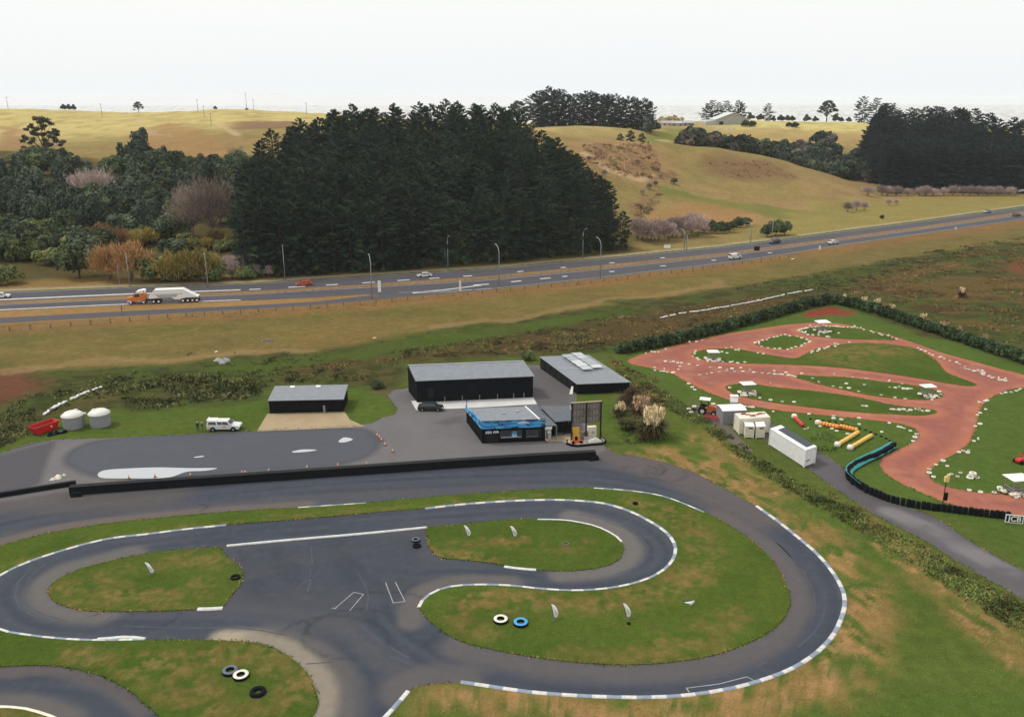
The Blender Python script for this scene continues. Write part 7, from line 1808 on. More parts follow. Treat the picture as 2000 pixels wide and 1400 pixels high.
# ---- feather flags on the kart track
def flag(px, py, lean, label, h=1.55, pale=True, lying=False, z=0.07):
    a = G(px, py); o = empty('feather_flag', (a[0], a[1], z), 0, label, 'feather flag')
    n = 14; V, prof = [], []
    for i in range(n + 1):
        t = i / n; bend = -lean * (t ** 1.4) * .45
        zz = .18 + t * (h - .18); w = .56 * math.sin(math.pi * min(1, .12 + .80 * t)) ** .7 * (1 if t < .93 else .55)
        prof.append((bend, zz, w))
    b = MB()
    vs = [(x, -.012, z_) for x, z_, w in prof] + [(x + w, -.012 + .10 * math.sin(i * .6), z_ - .1 * w) for i, (x, z_, w) in enumerate(prof)]
    vs += [(v[0], v[1] + .024, v[2]) for v in vs]; m = n + 1
    fs = [(i, m + i, m + i + 1, i + 1) for i in range(n)] + [(2 * m + i, 2 * m + i + 1, 3 * m + i + 1, 3 * m + i) for i in range(n)] + [(m + i, 3 * m + i, 3 * m + i + 1, m + i + 1) for i in range(n)] + [(i, i + 1, 2 * m + i + 1, 2 * m + i) for i in range(n)] + [(0, 2 * m, 3 * m, m), (n, m + n, 3 * m + n, 2 * m + n)]
    b.add(vs, fs); sail = b.build('sail', M_FLAG, o, True)
    p = MB(); p.tube([(x - .03, 0, z_) for x, z_, w in prof[:]], .022, 6); p.tube([(0 - .03, 0, -.05), (-.03, 0, .2)], .025, 6); p.build('pole', M_TRIM, o)
    k = MB()                                                   # dark printed strokes down the cloth
    for i in range(4, 10):
        x, z_, w = prof[i]; k.box(x + w * .46, x + w * .56, -.055 - .03, -.045 - .03, z_ - .10, z_ - .10 + .07)
    k.build('print', M_TRIM, sail)
    f = MB(); f.box(-.3, .3, -.04, .04, -.01, .03); f.box(-.07, .01, -.3, .3, .031, .06); f.build('foot', M_TIMBER, o)
    if lying: o.rotation_euler = (0, math.radians(83), -.55); o.location.z = .2
    return o
flag(913, 1049, 1.0, 'white feather flag on the inner island, nearer the open tarmac')
flag(1003, 1050, 1.0, 'white feather flag on the inner island, the one nearer the middle')
flag(294, 1122, 1.1, 'white feather flag on the left island', 1.5)
flag(1082, 1209, .7, 'white feather flag on the infield, nearer the two painted tyres', 1.7)
flag(1224, 1208, 1.0, 'white feather flag on the infield, farther from the two painted tyres', 1.75)
flag(1334, 1177, .9, 'fallen feather flag lying on the infield at the right', 1.3, True, True)
put_tyre(TY_BLACK, 1228, 1219, 'small dark tyre at the foot of the right-hand infield flag', sc=.6, z=.07)

# ---- cones
def cone():
    o = empty('traffic_cone', (0, 0, 0))
    b = MB(); b.box(-.19, .19, -.19, .19, 0, .04); b.build('base', M_RUBBER, o)
    b = MB(); b.lathe([(.15, .041), (.04, .62), (0, .62)], 12); b.build('body', M_ORANGE, o, True)
    b = MB(); b.lathe([(.112, .32), (.078, .52)], 12); b.build('band', M_WHITE, o, True)
    return o
C0 = cone(); C0['category'] = 'cone'; CN = 0
for px, py, lab in ((252, 935, 'leftmost small orange cone, below the big puddle'), (303, 932, 'orange cone at the lower edge of the big puddle'), (372, 930, 'orange cone at the right part of the big puddle'), (473, 925, 'left one of a close pair of orange cones behind the long barrier'), (479, 925, 'right one of a close pair of orange cones behind the long barrier'),
                   (525, 921, 'orange cone right of the close pair behind the long barrier'), (600, 915, 'faint orange cone midway along the long barrier'), (660, 911, 'orange cone farthest right but one behind the barrier'), (716, 908, 'pale cone at the right end of the row behind the barrier'),
                   (737, 852, 'top cone of the curved row near the yard bend'), (741, 856, 'second cone from the top of the curved row near the yard bend'), (745, 861, 'third cone of the curved row near the yard bend'), (752, 870, 'fourth, pale cone of the curved row near the yard bend'), (767, 883, 'lowest cone of the curved row near the yard bend'), (1068, 863, 'orange cone beside the white-topped cabinet at the office corner')):
    p = G(px, py); k = 'small' if 'small' in lab else ''
    if CN == 0: C0.location = tuple(p); C0['label'] = lab; C0['group'] = 'orange cones in the yard'
    else: copy_tree(C0, tuple(p), CN, None, lab, 'orange cones in the yard')
    CN += 1

# ---- tanks, skip bin and tyres at the left of the yard
def tank():
    o = empty('water_tank', (0, 0, 0)); R = 1.62; h = 2.15
    b = MB(); prof = []
    for k in range(9): prof += [(R, h * k / 9), (R, h * (k + .8) / 9), (R - .02, h * (k + .9) / 9)]
    b.lathe([(0, 0)] + prof + [(R, h)], 40); b.build('wall', M_TANK, o, True)
    b = MB(); b.lathe([(R + .12, h - .03), (R + .14, h + .06), (R * .72, h + .52), (R * .3, h + .72), (0, h + .74)], 40); lid = b.build('lid', M_TANKTOP, o, True)
    b = MB(); b.lathe([(.3, h + .55), (.3, h + .74), (0, h + .76)], 18, 0, (.55, .5, 0)); b.build('hatch', M_TANKTOP, lid, True)
    b = MB(); b.box(R - .05, R + .4, -.18, .18, h - .05, h + .12); b.build('inlet', M_TANKTOP, o)
    b = MB(); b.tube([(R + .1, -.1, h - .1), (R + .1, -.1, .05)], .05, 8); b.build('pipe', M_TANK, o)
    return o
T0 = tank(); T0.location = tuple(G(145, 834)); T0.rotation_euler = (0, 0, .4); tag(T0, 'grey water tank with a domed pale lid, nearer the red bin', 'water tank', 'water tanks on the lawn')
copy_tree(T0, tuple(G(197, 830)), 2.6, None, 'grey water tank with a domed pale lid, farther from the red bin', 'water tanks on the lawn')
A_, B_ = G(69, 853), G(114, 838); F = Frame(A_, B_); L_ = F.W + .4
o = empty('skip_bin', F.loc, F.rz, 'bright red open skip bin with sloping ends beside the water tanks', 'skip bin')
b = MB(); wd = 1.9; h = 1.45; t = .07
out0, out1 = [(.55, .12), (L_ - .55, .12), (L_ - .55, wd - .12), (.55, wd - .12)], [(0, 0), (L_, 0), (L_, wd), (0, wd)]
in0, in1 = [(.62, .19), (L_ - .62, .19), (L_ - .62, wd - .19), (.62, wd - .19)], [(t, t), (L_ - t, t), (L_ - t, wd - t), (t, wd - t)]
vs = [(*p, .12) for p in out0] + [(*p, h) for p in out1] + [(*p, .2) for p in in0] + [(*p, h) for p in in1]
fs = [(3, 2, 1, 0), (8, 9, 10, 11)]
for i in range(4): j = (i + 1) % 4; fs += [(i, j, 4 + j, 4 + i), (4 + i, 4 + j, 12 + j, 12 + i), (12 + i, 12 + j, 8 + j, 8 + i)]
b.add(vs, fs); b.build('body', M_RED, o)
b = MB()
for x in (L_ * .3, L_ * .5, L_ * .7): b.hexa([(x - .05, .05, .12), (x + .05, .05, .12), (x + .05, .11, .12), (x - .05, .11, .12), (x - .05, -.06, h - .1), (x + .05, -.06, h - .1), (x + .05, -.004, h - .1), (x - .05, -.004, h - .1)])
b.build('ribs', M_RED, o)
b = MB(); b.box(-.06, L_ + .06, -.06, -.003, h - .08, h + .03); b.build('rim', paint('faded_red', (.50, .10, .07), .6), o)
b = MB(); b.prism([(.7, .5), (2.0, .95), (3.0, .8), (L_ - .75, .55), (L_ - .75, .3), (.7, .3)], .3, wd - .3, 0, 'y'); tag(b.build('rubbish', paint('mixed_waste', (.10, .075, .05), .9, var=.5, scale=3), None, loc=F.loc, rz=F.rz), 'dark waste heaped inside the red skip bin', 'rubbish')
b = MB(); b.box(L_ * .62, L_ * .62 + .28, -.10, -.065, .75, 1.05); b.build('plate', M_YDARK, o)
for k, (px, py, z) in enumerate(((97, 851, 0), (103, 849, 0), (109, 848, 0), (115, 846, 0), (121, 845, 0), (127, 844, 0), (112, 847, .22), (119, 846, .22), (100, 850, .22), (125, 845, .2))):
    put_tyre(BT['grey'] if k % 3 == 1 else TY_BLACK, px, py, 'dark tyre in the low heap beside the red skip bin', 'heaped tyres by the skip', z, k, 1.15 if k % 3 != 1 else .55)

# ---- two people by the truck
def person(px, py, h, top, legs, skin, cap, label, pose):
    a = G(px, py); o = empty('person', (a[0], a[1], 0), pose, label, 'person')
    k = h / 1.75
    J = [(0, 0, .95), (0, 0, 1.18), (0, 0, 1.42), (0, .01, 1.50), (0, -.02, 1.60), (0, -.02, 1.72),
         (.10, 0, .90), (.12, -.02, .50), (.12, .03, .09), (.13, -.10, .04), (-.10, 0, .90), (-.14, .04, .50), (-.13, .08, .09), (-.14, -.05, .04),
         (.19, 0, 1.40), (.26, .03, 1.13), (.24, -.10, .92), (.24, -.15, .84), (-.19, 0, 1.40), (-.26, .02, 1.13), (-.20, -.16, 1.02), (-.14, -.22, 1.06)]
    E = [(0, 1), (1, 2), (2, 3), (3, 4), (4, 5), (0, 6), (6, 7), (7, 8), (8, 9), (0, 10), (10, 11), (11, 12), (12, 13), (2, 14), (14, 15), (15, 16), (16, 17), (2, 18), (18, 19), (19, 20), (20, 21)]
    R = [.15, .14, .15, .065, .10, .085, .10, .07, .05, .045, .10, .07, .05, .045, .075, .05, .04, .035, .075, .05, .04, .035]
    me = bpy.data.meshes.new('body'); me.from_pydata([tuple(c * k for c in j) for j in J], E, [])
    t = bpy.data.objects.new('body_rig', me); COL.objects.link(t)
    m = t.modifiers.new('skin', 'SKIN')
    for i, sv in enumerate(me.skin_vertices[0].data): sv.radius = (R[i] * k, R[i] * k * .85); sv.use_root = i == 0
    t.modifiers.new('sub', 'SUBSURF').levels = 1
    bpy.context.view_layer.update()
    bd = bpy.data.meshes.new_from_object(t.evaluated_get(bpy.context.evaluated_depsgraph_get()))
    bpy.data.objects.remove(t)
    mats = [paint('skin', skin, .6), paint('top_cloth', top, .9), paint('trousers', legs, .9), paint('shoes', (.02, .02, .022), .7)]
    bd.materials.clear(); [bd.materials.append(x) for x in mats]
    for p in bd.polygons:
        z = p.center.z / k; x = abs(p.center.x) / k
        p.material_index = 3 if z < .12 else (2 if z < .98 and x < .19 else (1 if z < 1.47 and not (x > .2 and z < 1.0) else 0)); p.use_smooth = True
    link('body', bd, o)
    c = MB(); c.lathe([(.108, 1.66), (.11, 1.72), (.07, 1.80), (0, 1.82)], 12, 0, (0, -.02, 0)); c.box(-.07, .07, -.20, -.10, 1.665, 1.685)
    q = c.build('cap', paint('cap_cloth', cap, .9), o, True); q.scale = (k, k, k)
person(387, 842, 1.72, (.012, .012, .014), (.012, .012, .013), (.40, .27, .20), (.32, .30, .26), 'person in black standing behind the utility truck, farther from it', .5)
person(396, 842, 1.62, (.014, .018, .035), (.10, .085, .05), (.42, .28, .21), (.36, .36, .32), 'person in a dark navy top and light shorts, standing nearer the utility truck', -.9)

# ================================================================== vehicles
def vehicle(name, label, cat, p, rz, col, L=4.5, W=1.8, kind='sedan', glass=True, group=None):
    """a car heading along its own +x, its wheels on the ground"""
    o = empty(name, (p[0], p[1], p[2] if len(p) > 2 else 0), rz, label, cat, group)
    mp = paint('car_paint', col, .28, var=.04, coat=.5)
    S_ = L / 4.5
    hood = {'sedan': .86, 'hatch': .95, 'suv': 1.02, 'ute': 1.10, 'van': 1.25}[kind]; top = {'sedan': 1.42, 'hatch': 1.5, 'suv': 1.66, 'ute': 1.78, 'van': 1.95}[kind]
    gr = {'sedan': .26, 'hatch': .26, 'suv': .32, 'ute': .40, 'van': .3}[kind]
    h = L / 2
    wr_ = .32 if kind in ('sedan', 'hatch') else .37
    belt = hood + .04
    prof = [(-h, gr + .15), (-h + .08, gr), (h - .1, gr), (h, gr + .12), (h, hood - .28), (h - .15, hood - .12), (h - L * .26, hood), (-h + .15, belt), (-h, belt - .12)]
    if kind in ('suv', 'van', 'hatch', 'ute'): prof[-2] = (-h + .04, belt)
    b = MB(); b.prism(prof, -W / 2, W / 2, 0, 'y'); b.build('body', mp, o, bevel=.06)
    f0 = h - L * .24; f1 = h - L * (.36 if kind != 'van' else .28)
    r0 = {'sedan': -h + L * .10, 'hatch': -h + .12, 'suv': -h + .06, 'ute': -h + .05, 'van': -h + .05}[kind]; r1 = {'sedan': -h + L * .24, 'hatch': -h + L * .12, 'suv': -h + .22, 'ute': -h + .18, 'van': -h + .12}[kind]
    w0, w1 = W / 2 - .04, W / 2 - .19
    b = MB(); b.hexa([(r0, -w0, belt), (f0, -w0, belt), (f0, w0, belt), (r0, w0, belt), (r1, -w1, top), (f1, -w1, top), (f1, w1, top), (r1, w1, top)]); cab = b.build('cabin', mp, o, bevel=.05)
    def side(xa, xb, nm):
        for s in (-1, 1):
            def pt(x, t, bottom):
                return None
            q = MB(); z0_, z1_ = belt + .05, top - .12; t0, t1 = (z0_ - belt) / (top - belt), (z1_ - belt) / (top - belt)
            y0, y1 = w0 + (w1 - w0) * t0, w0 + (w1 - w0) * t1
            def xs(v, t): lo, hi = r0 + (r1 - r0) * t, f0 + (f1 - f0) * t; return lo + (hi - lo) * v
            pts = [(xs(xa, t0), s * (y0 - .01), z0_), (xs(xb, t0), s * (y0 - .01), z0_), (xs(xb, t1), s * (y1 - .01), z1_), (xs(xa, t1), s * (y1 - .01), z1_)]
            pts2 = [(x, y + s * .022, z) for x, y, z in pts]
            q.add(pts + pts2, [(0, 1, 2, 3), (4, 5, 6, 7), (0, 1, 5, 4), (1, 2, 6, 5), (2, 3, 7, 6), (3, 0, 4, 7)]); q.build(nm, M_GLASS, o)
    if kind == 'ute': side(.06, .40, 'canopy_window'); side(.46, .66, 'side_window'); side(.68, .93, 'side_window')
    elif kind == 'van': side(.72, .94, 'side_window')
    else: side(.10, .44, 'side_window'); side(.48, .92, 'side_window')
    for nm, (xa, xb), s in (('windscreen', (f0, f1), 1), ('rear_window', (r0, r1), -1)):
        q = MB(); t0, t1 = .12, .86
        x0_, x1_ = xa + (xb - xa) * t0, xa + (xb - xa) * t1; z0_, z1_ = belt + (top - belt) * t0, belt + (top - belt) * t1; y0, y1 = w0 + (w1 - w0) * t0 - .07, w0 + (w1 - w0) * t1 - .05
        pts = [(x0_ - s * .01, -y0, z0_), (x0_ - s * .01, y0, z0_), (x1_ - s * .01, y1, z1_), (x1_ - s * .01, -y1, z1_)]; pts2 = [(x + s * .03, y, z + .012) for x, y, z in pts]
        q.add(pts + pts2, [(0, 1, 2, 3), (4, 5, 6, 7), (0, 1, 5, 4), (1, 2, 6, 5), (2, 3, 7, 6), (3, 0, 4, 7)]); q.build(nm, M_GLASS, o)
    for x in (-h + L * .19, h - L * .19):
        for s in (-1, 1):
            a = MB(); a.lathe([(0, 0), (wr_ + .07, 0), (wr_ + .07, .03), (0, .03)], 18, 0, (x, s * (W / 2) - .015, wr_ + .03), 'y'); a.build('wheel_arch', M_RUBBER, o)
            w = MB(); yc = s * (W / 2 - .07); w.lathe([(wr_ * .55, -.12), (wr_ * .93, -.12), (wr_, -.08), (wr_, .08), (wr_ * .93, .12), (wr_ * .55, .12)], 18, 0, (x, yc, wr_), 'y'); wh = w.build('wheel', M_RUBBER, o, True)
            r = MB(); r.lathe([(0, -.10), (wr_ * .58, -.11), (wr_ * .58, .11), (0, .10)], 14, 0, (x, yc, wr_), 'y'); r.build('rim', M_STEEL, wh)
    for s in (-1, 1):
        q = MB(); q.box(h - .08, h + .015, s * W * .36 - .18, s * W * .36 + .18, hood - .34, hood - .18); q.build('headlight', M_WHITE, o)
        q = MB(); q.box(-h - .015, -h + .06, s * W * .40 - .12, s * W * .40 + .12, belt - .36, belt - .12); q.build('tail_light', M_RED, o)
        q = MB(); q.box(f0 - .28, f0 - .12, s * (W / 2 + .08) - .08, s * (W / 2 + .08) + .08, belt - .02, belt + .13); q.build('mirror', mp, o, bevel=.02)
    q = MB(); q.box(h - .02, h + .03, -W * .42, W * .42, gr, gr + .16); q.box(-h - .03, -h + .02, -W * .42, W * .42, gr, gr + .16); q.build('bumper', M_TRIM, o)
    return o
WHITEP, DARKP = (.62, .62, .61), (.018, .020, .024)
p = G(437, 841.5)
u = vehicle('utility_truck', 'white utility truck with a canopy, parked at the top edge of the pit yard', 'utility truck', (p[0], p[1] + .6, 0), math.radians(1.5), WHITEP, 5.35, 1.9, 'ute')
b = MB(); b.box(-2.6, -1.0, -.7, .7, 1.80, 1.86); b.box(-2.62, -2.5, -.75, .75, 1.80, 1.98); b.build('canopy_roof', M_WHITE, u)
b = MB(); b.box(-.1, .55, -.965, -.951, .78, .92); b.build('door_badge', M_ORANGE, u); b = MB(); b.box(-2.66, -2.1, -.965, -.951, .55, .80); b.build('side_marker', paint('pale_orange', (.55, .36, .22), .6), u)
b = MB(); b.box(1.0, 1.55, -.62, -.35, 1.62, 1.66); b.build('snorkel', M_TRIM, u)
p = G(841, 802)
vehicle('parked_car', 'black station wagon parked at the left end of the white concrete strip', 'car', (p[0], p[1] + .4, 0), math.radians(-3), DARKP, 4.4, 1.72, 'sedan')
def road_dir(px, pts):
    a, b_ = G(px - 8, float(np.interp(px - 8, [q[0] for q in pts], [q[1] for q in pts]))), G(px + 8, float(np.interp(px + 8, [q[0] for q in pts], [q[1] for q in pts])))
    return math.atan2(b_[1] - a[1], b_[0] - a[0])
def drive(px, py, pts, flip, *a, **k):
    p = G(px, py); return vehicle(*a, (p[0], p[1], .022), road_dir(px, pts) + (math.pi if flip else 0), **k)
drive(3, 582, MW_A, False, 'white_car', 'white hatchback on the far carriageway at the left edge of the photo', 'car', col=WHITEP, kind='hatch', L=4.4)
drive(594, 557.5, MW_A, True, 'red_utility', 'orange-red pickup on the far carriageway below the dark pines', 'pickup', col=(.48, .07, .03), kind='hatch', L=4.6)
drive(829, 541, MW_A, True, 'white_car', 'white car alone on the far carriageway before the middle of the pine plantation', 'car', col=WHITEP, kind='sedan', L=4.5)
drive(1435, 506, MW_D, False, 'white_van', 'white van on the near carriageway, the vehicle closest to the camera at the right', 'van', col=WHITEP, kind='van', L=4.8)
drive(1513, 475.5, MW_A, True, 'blue_car', 'dark blue car on the far carriageway beside the shrubs below the round hill', 'car', col=(.02, .03, .06), kind='suv', L=4.7)
drive(1627, 476.5, MW_D, False, 'white_car', 'white car on the near carriageway, the farthest white car to the right', 'car', col=WHITEP, kind='sedan', L=4.6)
drive(1985, 422.5, MW_D, False, 'grey_car', 'dark red car on the near carriageway at the right edge of the photo', 'car', col=(.16, .05, .04), kind='suv', L=4.6)
drive(1928, 416, MW_A, True, 'grey_car', 'small grey car on the far carriageway near the right edge', 'car', col=(.2, .22, .23), kind='hatch', L=4.4)

def truck():
    p = G(322, 590.5); rz = road_dir(322, MW_C) + math.pi
    o = empty('tanker_truck', (p[0], p[1], .022), rz, 'orange and white truck pulling a white bottom-dump hopper trailer on the motorway', 'truck')
    mo = paint('cab_orange', (.56, .17, .03), .35, var=.05, coat=.4); mw = paint('trailer_white', (.78, .78, .77), .4, var=.05)
    # along +x the truck heads forward; length about 18 m
    b = MB(); b.prism([(4.6, .75), (9.0, .75), (9.15, 1.0), (9.05, 1.75), (7.6, 1.95), (7.05, 2.9), (4.6, 2.95)], -1.2, 1.2, 0, 'y'); b.build('cab', mo, o, bevel=.06)
    b = MB(); b.prism([(4.55, 2.96), (7.0, 2.91), (6.6, 3.45), (5.2, 3.75), (4.55, 3.7)], -1.1, 1.1, 0, 'y'); b.build('roof_fairing', mw, o, bevel=.06)
    b = MB(); b.prism([(7.58, 2.05), (7.72, 2.05), (7.22, 2.85), (7.08, 2.85)], -1.0, 1.0, 0, 'y'); b.build('windscreen', M_GLASS, o)
    for s in (-1, 1):
        b = MB(); b.prism([(6.0, 1.95), (7.3, 1.95), (6.95, 2.75), (6.0, 2.75)], s * 1.205 - .012, s * 1.205 + .012, 0, 'y'); b.build('side_window', M_GLASS, o)
        b = MB(); b.box(8.2, 9.17, s * .95 - .26, s * .95 + .26, .72, 1.0); b.build('fender', mw, o, bevel=.05)
        b = MB(); b.box(9.04, 9.17, s * .8 - .18, s * .8 + .18, 1.05, 1.3); b.build('headlight', M_WHITE, o)
        b = MB(); b.tube([(4.75, s * 1.1, .9), (4.75, s * 1.1, 3.7)], .09, 8); b.build('exhaust', M_STEEL, o)
        b = MB(); b.box(5.4, 6.6, s * 1.05 - .3, s * 1.05 + .3, .45, 1.0); b.build('fuel_tank', M_STEEL, o, bevel=.08)
    b = MB(); b.box(9.1, 9.25, -1.15, 1.15, .45, .78); b.build('bumper', M_STEEL, o)
    b = MB(); b.box(.5, 4.6, -.45, .45, .75, 1.0); b.build('chassis', M_RUBBER, o)
    b = MB()                                                    # hopper: wide upper body with sloping ends, two belly chutes
    b.prism([(3.6, 2.15), (2.2, 3.55), (-5.3, 3.55), (-8.4, 1.65), (-8.9, 1.65), (-8.9, 1.35), (-5.6, 1.35), (-4.2, .95), (-2.9, .95), (-2.0, 1.5), (1.2, 1.5), (3.6, 1.3)], -1.22, 1.22, 0, 'y'); b.build('hopper', mw, o, bevel=.04)
    for s in (-1, 1):
        b = MB(); b.prism([(2.4, 2.5), (-5.0, 2.5), (-5.0, 2.38), (2.4, 2.38)], s * 1.235 - .012, s * 1.235 + .012, 0, 'y'); b.build('side_stripe', M_STEEL, o)
        b = MB(); b.prism([(1.8, 2.25), (-3.8, 2.25), (-3.2, 1.62), (1.2, 1.62)], s * 1.232 - .008, s * 1.232 + .008, 0, 'y'); b.build('side_panel', M_TRIMPALE, o)
    b = MB(); b.box(-5.2, 2.1, -1.25, 1.25, 3.56, 3.66); b.build('cover', mw, o)
    b = MB(); b.box(-8.8, 3.2, -.5, .5, 1.05, 1.3); b.build('trailer_frame', M_STEEL, o)
    for x in (8.3, 5.1, 3.8, 2.55, 1.3, -4.9, -6.1, -7.3, -8.45):
        if x == 3.8: continue
        for s in (-1, 1):
            w = MB(); w.lathe([(.28, -.2), (.48, -.2), (.52, -.14), (.52, .14), (.48, .2), (.28, .2)], 18, 0, (x, s * 1.0, .52), 'y'); wh = w.build('wheel', M_RUBBER, o, True)
            r = MB(); r.lathe([(0, -.19), (.3, -.2), (.3, .2), (0, .19)], 14, 0, (x, s * 1.0, .52), 'y'); r.build('rim', M_WHITE, wh)
    b = MB(); b.box(9.12, 9.20, -.5, .5, .95, 1.7); b.build('grille', M_STEEL, o)
truck()

# ================================================================== motorway furniture
def lamp_post(px, py, h, arm, side, label, rake=0.0):
    """arm reaches over the road: side +1 away from the camera, -1 towards it"""
    g = G(px, py); th = road_dir(px, MW_A)
    o = empty('street_lamp', (g[0], g[1], 0), th + rake, label, 'street lamp', 'street lamps along the motorway')
    b = MB()
    if arm:
        pts = [(0, 0, 0), (0, 0, h * .55), (0, 0, h * .80)] + [(0, side * arm * (1 - math.cos(a)), h * .80 + h * .20 * math.sin(a)) for a in np.linspace(.25, 1.35, 6)]
    else: pts = [(0, 0, 0), (0, 0, h * .5), (0, 0, h)]
    b.tube(pts, list(np.linspace(.15, .075, len(pts))), 8); b.build('pole', M_STEEL, o, True)
    e = pts[-1]; s = side or 1
    hd = MB(); hd.hexa([(-.16, e[1] - .1 * s, e[2] - .08), (.16, e[1] - .1 * s, e[2] - .08), (.12, e[1] + .85 * s, e[2] - .02), (-.12, e[1] + .85 * s, e[2] - .02), (-.12, e[1] - .1 * s, e[2] + .1), (.12, e[1] - .1 * s, e[2] + .1), (.08, e[1] + .85 * s, e[2] + .08), (-.08, e[1] + .85 * s, e[2] + .08)]); hd.build('lamp_head', M_TRIMPALE, o)
    f = MB(); f.box(-.25, .25, -.25, .25, 0, .12); f.build('base', M_STEEL, o)
NEAR = [(727, 586.5, 'curved street lamp beside the end of the slip road'), (975, 561, 'curved street lamp on the near side, below the right half of the plantation'), (1172, 544, 'curved street lamp on the near side, next to a far-side lamp below the last pines')]
for px, py, lab in NEAR: lamp_post(px, py, 12.2, 2.6, 1, lab)
FAR = [(557, 547.5, 10.6, 'straight street lamp before the left end of the pine plantation'), (875, 528, 11.2, 'curved street lamp on the far side, before the middle of the plantation'), (1138, 507.5, 10.8, 'curved street lamp on the far side, before the right end of the plantation')]
for i, (px, py, h, lab) in enumerate(FAR): lamp_post(px, py, h, 0 if i == 0 else 2.0, -1, lab)
lamp_post(1336, 490.5, 7.6, 2.4, 1, 'curved street lamp beyond the far carriageway, left of a plain pole'); lamp_post(1341, 490, 5.6, 0, 0, 'plain pole right beside a curved lamp beyond the far carriageway')
lamp_post(1466, 473.5, 7.6, 2.2, 1, 'curved street lamp before the dark rounded shrubs below the round hill'); lamp_post(1507, 469.5, 7.6, 0, 0, 'plain pole beside the dark green clump below the round hill')
lamp_post(407, 565.5, 10.2, .5, 1, 'tall pale lamp pole before the olive bush right of the truck', .4); lamp_post(234, 556, 5.6, .4, 1, 'shorter pale lamp pole before the orange willow'); lamp_post(254, 561, 9.6, 0, 0, 'tall thin pole before the orange willow')
def wire_fence(pts, gap, h, label, post=M_TIMBER, wires=3, r=.05, cat='fence', name='wire_fence'):
    P = resample(Gs(pts), gap); o = empty(name, (float(P[0][0]), float(P[0][1]), 0), 0, label, cat)
    Q = P - P[0]
    b = MB(); b.box(-r, r, -r, r, -.1, h); me = b.mesh('post', post)
    for q in Q[:100]:
        e = link('post', me, o, (q[0], q[1], 0)); e.scale = (1, 1, wr.uniform(.9, 1.12))
    for k in range(wires):
        b = MB(); z = h * (.35 + .6 * k / max(1, wires - 1)); b.tube([(q[0], q[1], z) for q in Q[::2]], .012, 4); b.build('wire', M_STEEL, o)
    return o
wire_fence([(-150, 661), (0, 648), (120, 639), (240, 629), (360, 619), (500, 611), (600, 604), (720, 594), (950, 573), (1200, 549), (1400, 523), (1540, 505)], 4.3, 1.15, 'post and wire fence along the foot of the near motorway verge', r=.09)
wire_fence([(540, 574), (720, 560), (950, 545), (1180, 522.5), (1400, 499.5), (1530, 482.5), (1650, 466)], 2.5, .85, 'closely posted cable barrier along the median, the left and middle run', M_STEEL, 3, .07, 'barrier', 'cable_barrier')
wire_fence([(1655, 465.5), (1800, 445.8), (2000, 417), (2100, 404)], 3.2, .85, 'cable barrier along the median at the far right', M_STEEL, 3, .07, 'barrier', 'cable_barrier')
for px, py, w, h, lab in ((741.5, 573, .85, 3.6, 'pale upright board beside the nose of the slip road'), (899, 571, .5, 3.4, 'narrower pale upright board on the near verge, right of the slip road'), (1600.5, 490, .6, 1.8, 'small white marker board on the near verge at the right'), (1866, 450, .5, 1.4, 'small pale marker on the near verge close to the right edge')):
    g = G(px, py); o = empty('marker_board', (g[0], g[1], 0), 0, lab, 'marker board')
    b = MB(); b.box(-w / 2, w / 2, -.06, .06, .35, h); b.build('board', M_WHITE, o, bevel=.02)
    for x in (-w * .3, w * .3): b = MB(); b.box(x - .05, x + .05, .065, .14, 0, h * .8); b.build('post', M_STEEL, o)
for px, py, w, h, lab, m in ((1477.5, 494.5, 2.0, 2.0, 'dark back of a square road sign in the median', M_TRIM), (239, 616, .1, 2.2, 'thin dark post with a small plate on the near verge left', M_TRIM), (1303, 488, 2.4, 1.5, 'small white sign among the purplish shrubs beyond the far carriageway', M_WHITE), (1996, 378, 4.5, 2.0, 'white sign at the right edge below the right-hand plantation', M_WHITE)):
    g = G(px, py); o = empty('road_sign', (g[0], g[1], 0), 0, lab, 'sign')
    b = MB(); b.box(-w / 2, w / 2, -.04, .04, h * .45, h * .45 + max(.5, h * .75)); b.build('plate', m, o)
    for x in (-w * .3, w * .3): b = MB(); b.box(x - .05, x + .05, .045, .12, 0, h); b.build('post', M_STEEL, o)

# ---- power poles and the mast on the left hill
def power_pole(px, py, dep, h, label, arm=True):
    x = (px - 1000) / 1714 * dep; o = empty('power_pole', (x, dep, hz(x, dep) - .3), .2, label, 'power pole', 'power poles on the left hill')
    b = MB(); b.tube([(0, 0, 0), (0, 0, h)], [.2, .13], 6); b.build('pole', M_TIMBER, o)
    if arm: b = MB(); b.box(-1.2, 1.2, -.08, .08, h - .9, h - .7); b.build('crossarm', M_TIMBER, o)
for px, dep, h, lab in ((25, 840, 12, 'leftmost power pole on the hill crest'), (205, 780, 12, 'power pole on the crest right of the old flat-topped tree'), (392, 835, 11, 'power pole on the crest, left of the small dark round tree'), (403, 760, 10, 'power pole on the upper hillside, higher of two close together'), (415, 690, 9.5, 'power pole on the upper hillside, lower of two close together'), (500, 850, 10, 'short power pole right of the tall mast'), (602, 820, 11, 'power pole on the crest just left of the pine plantation')):
    power_pole(px, 0, dep, h, lab)
x = (486 - 1000) / 1716 * 845
o = empty('radio_mast', (x, 845, hz(x, 845) - .3), 0, 'tall thin mast on the crest of the left hill', 'mast')
b = MB(); b.tube([(0, 0, 0), (0, 0, 16.5)], [.28, .12], 6); b.build('pole', M_STEEL, o); b = MB(); b.box(-.5, .5, -.2, .2, 14.5, 14.7); b.box(-.35, .35, -.2, .2, 15.6, 15.75); b.build('aerial', M_STEEL, o); b = MB(); b.box(-1.2, 1.2, -1, 1, 0, 2.0); b.build('hut', M_TIMBER, o)
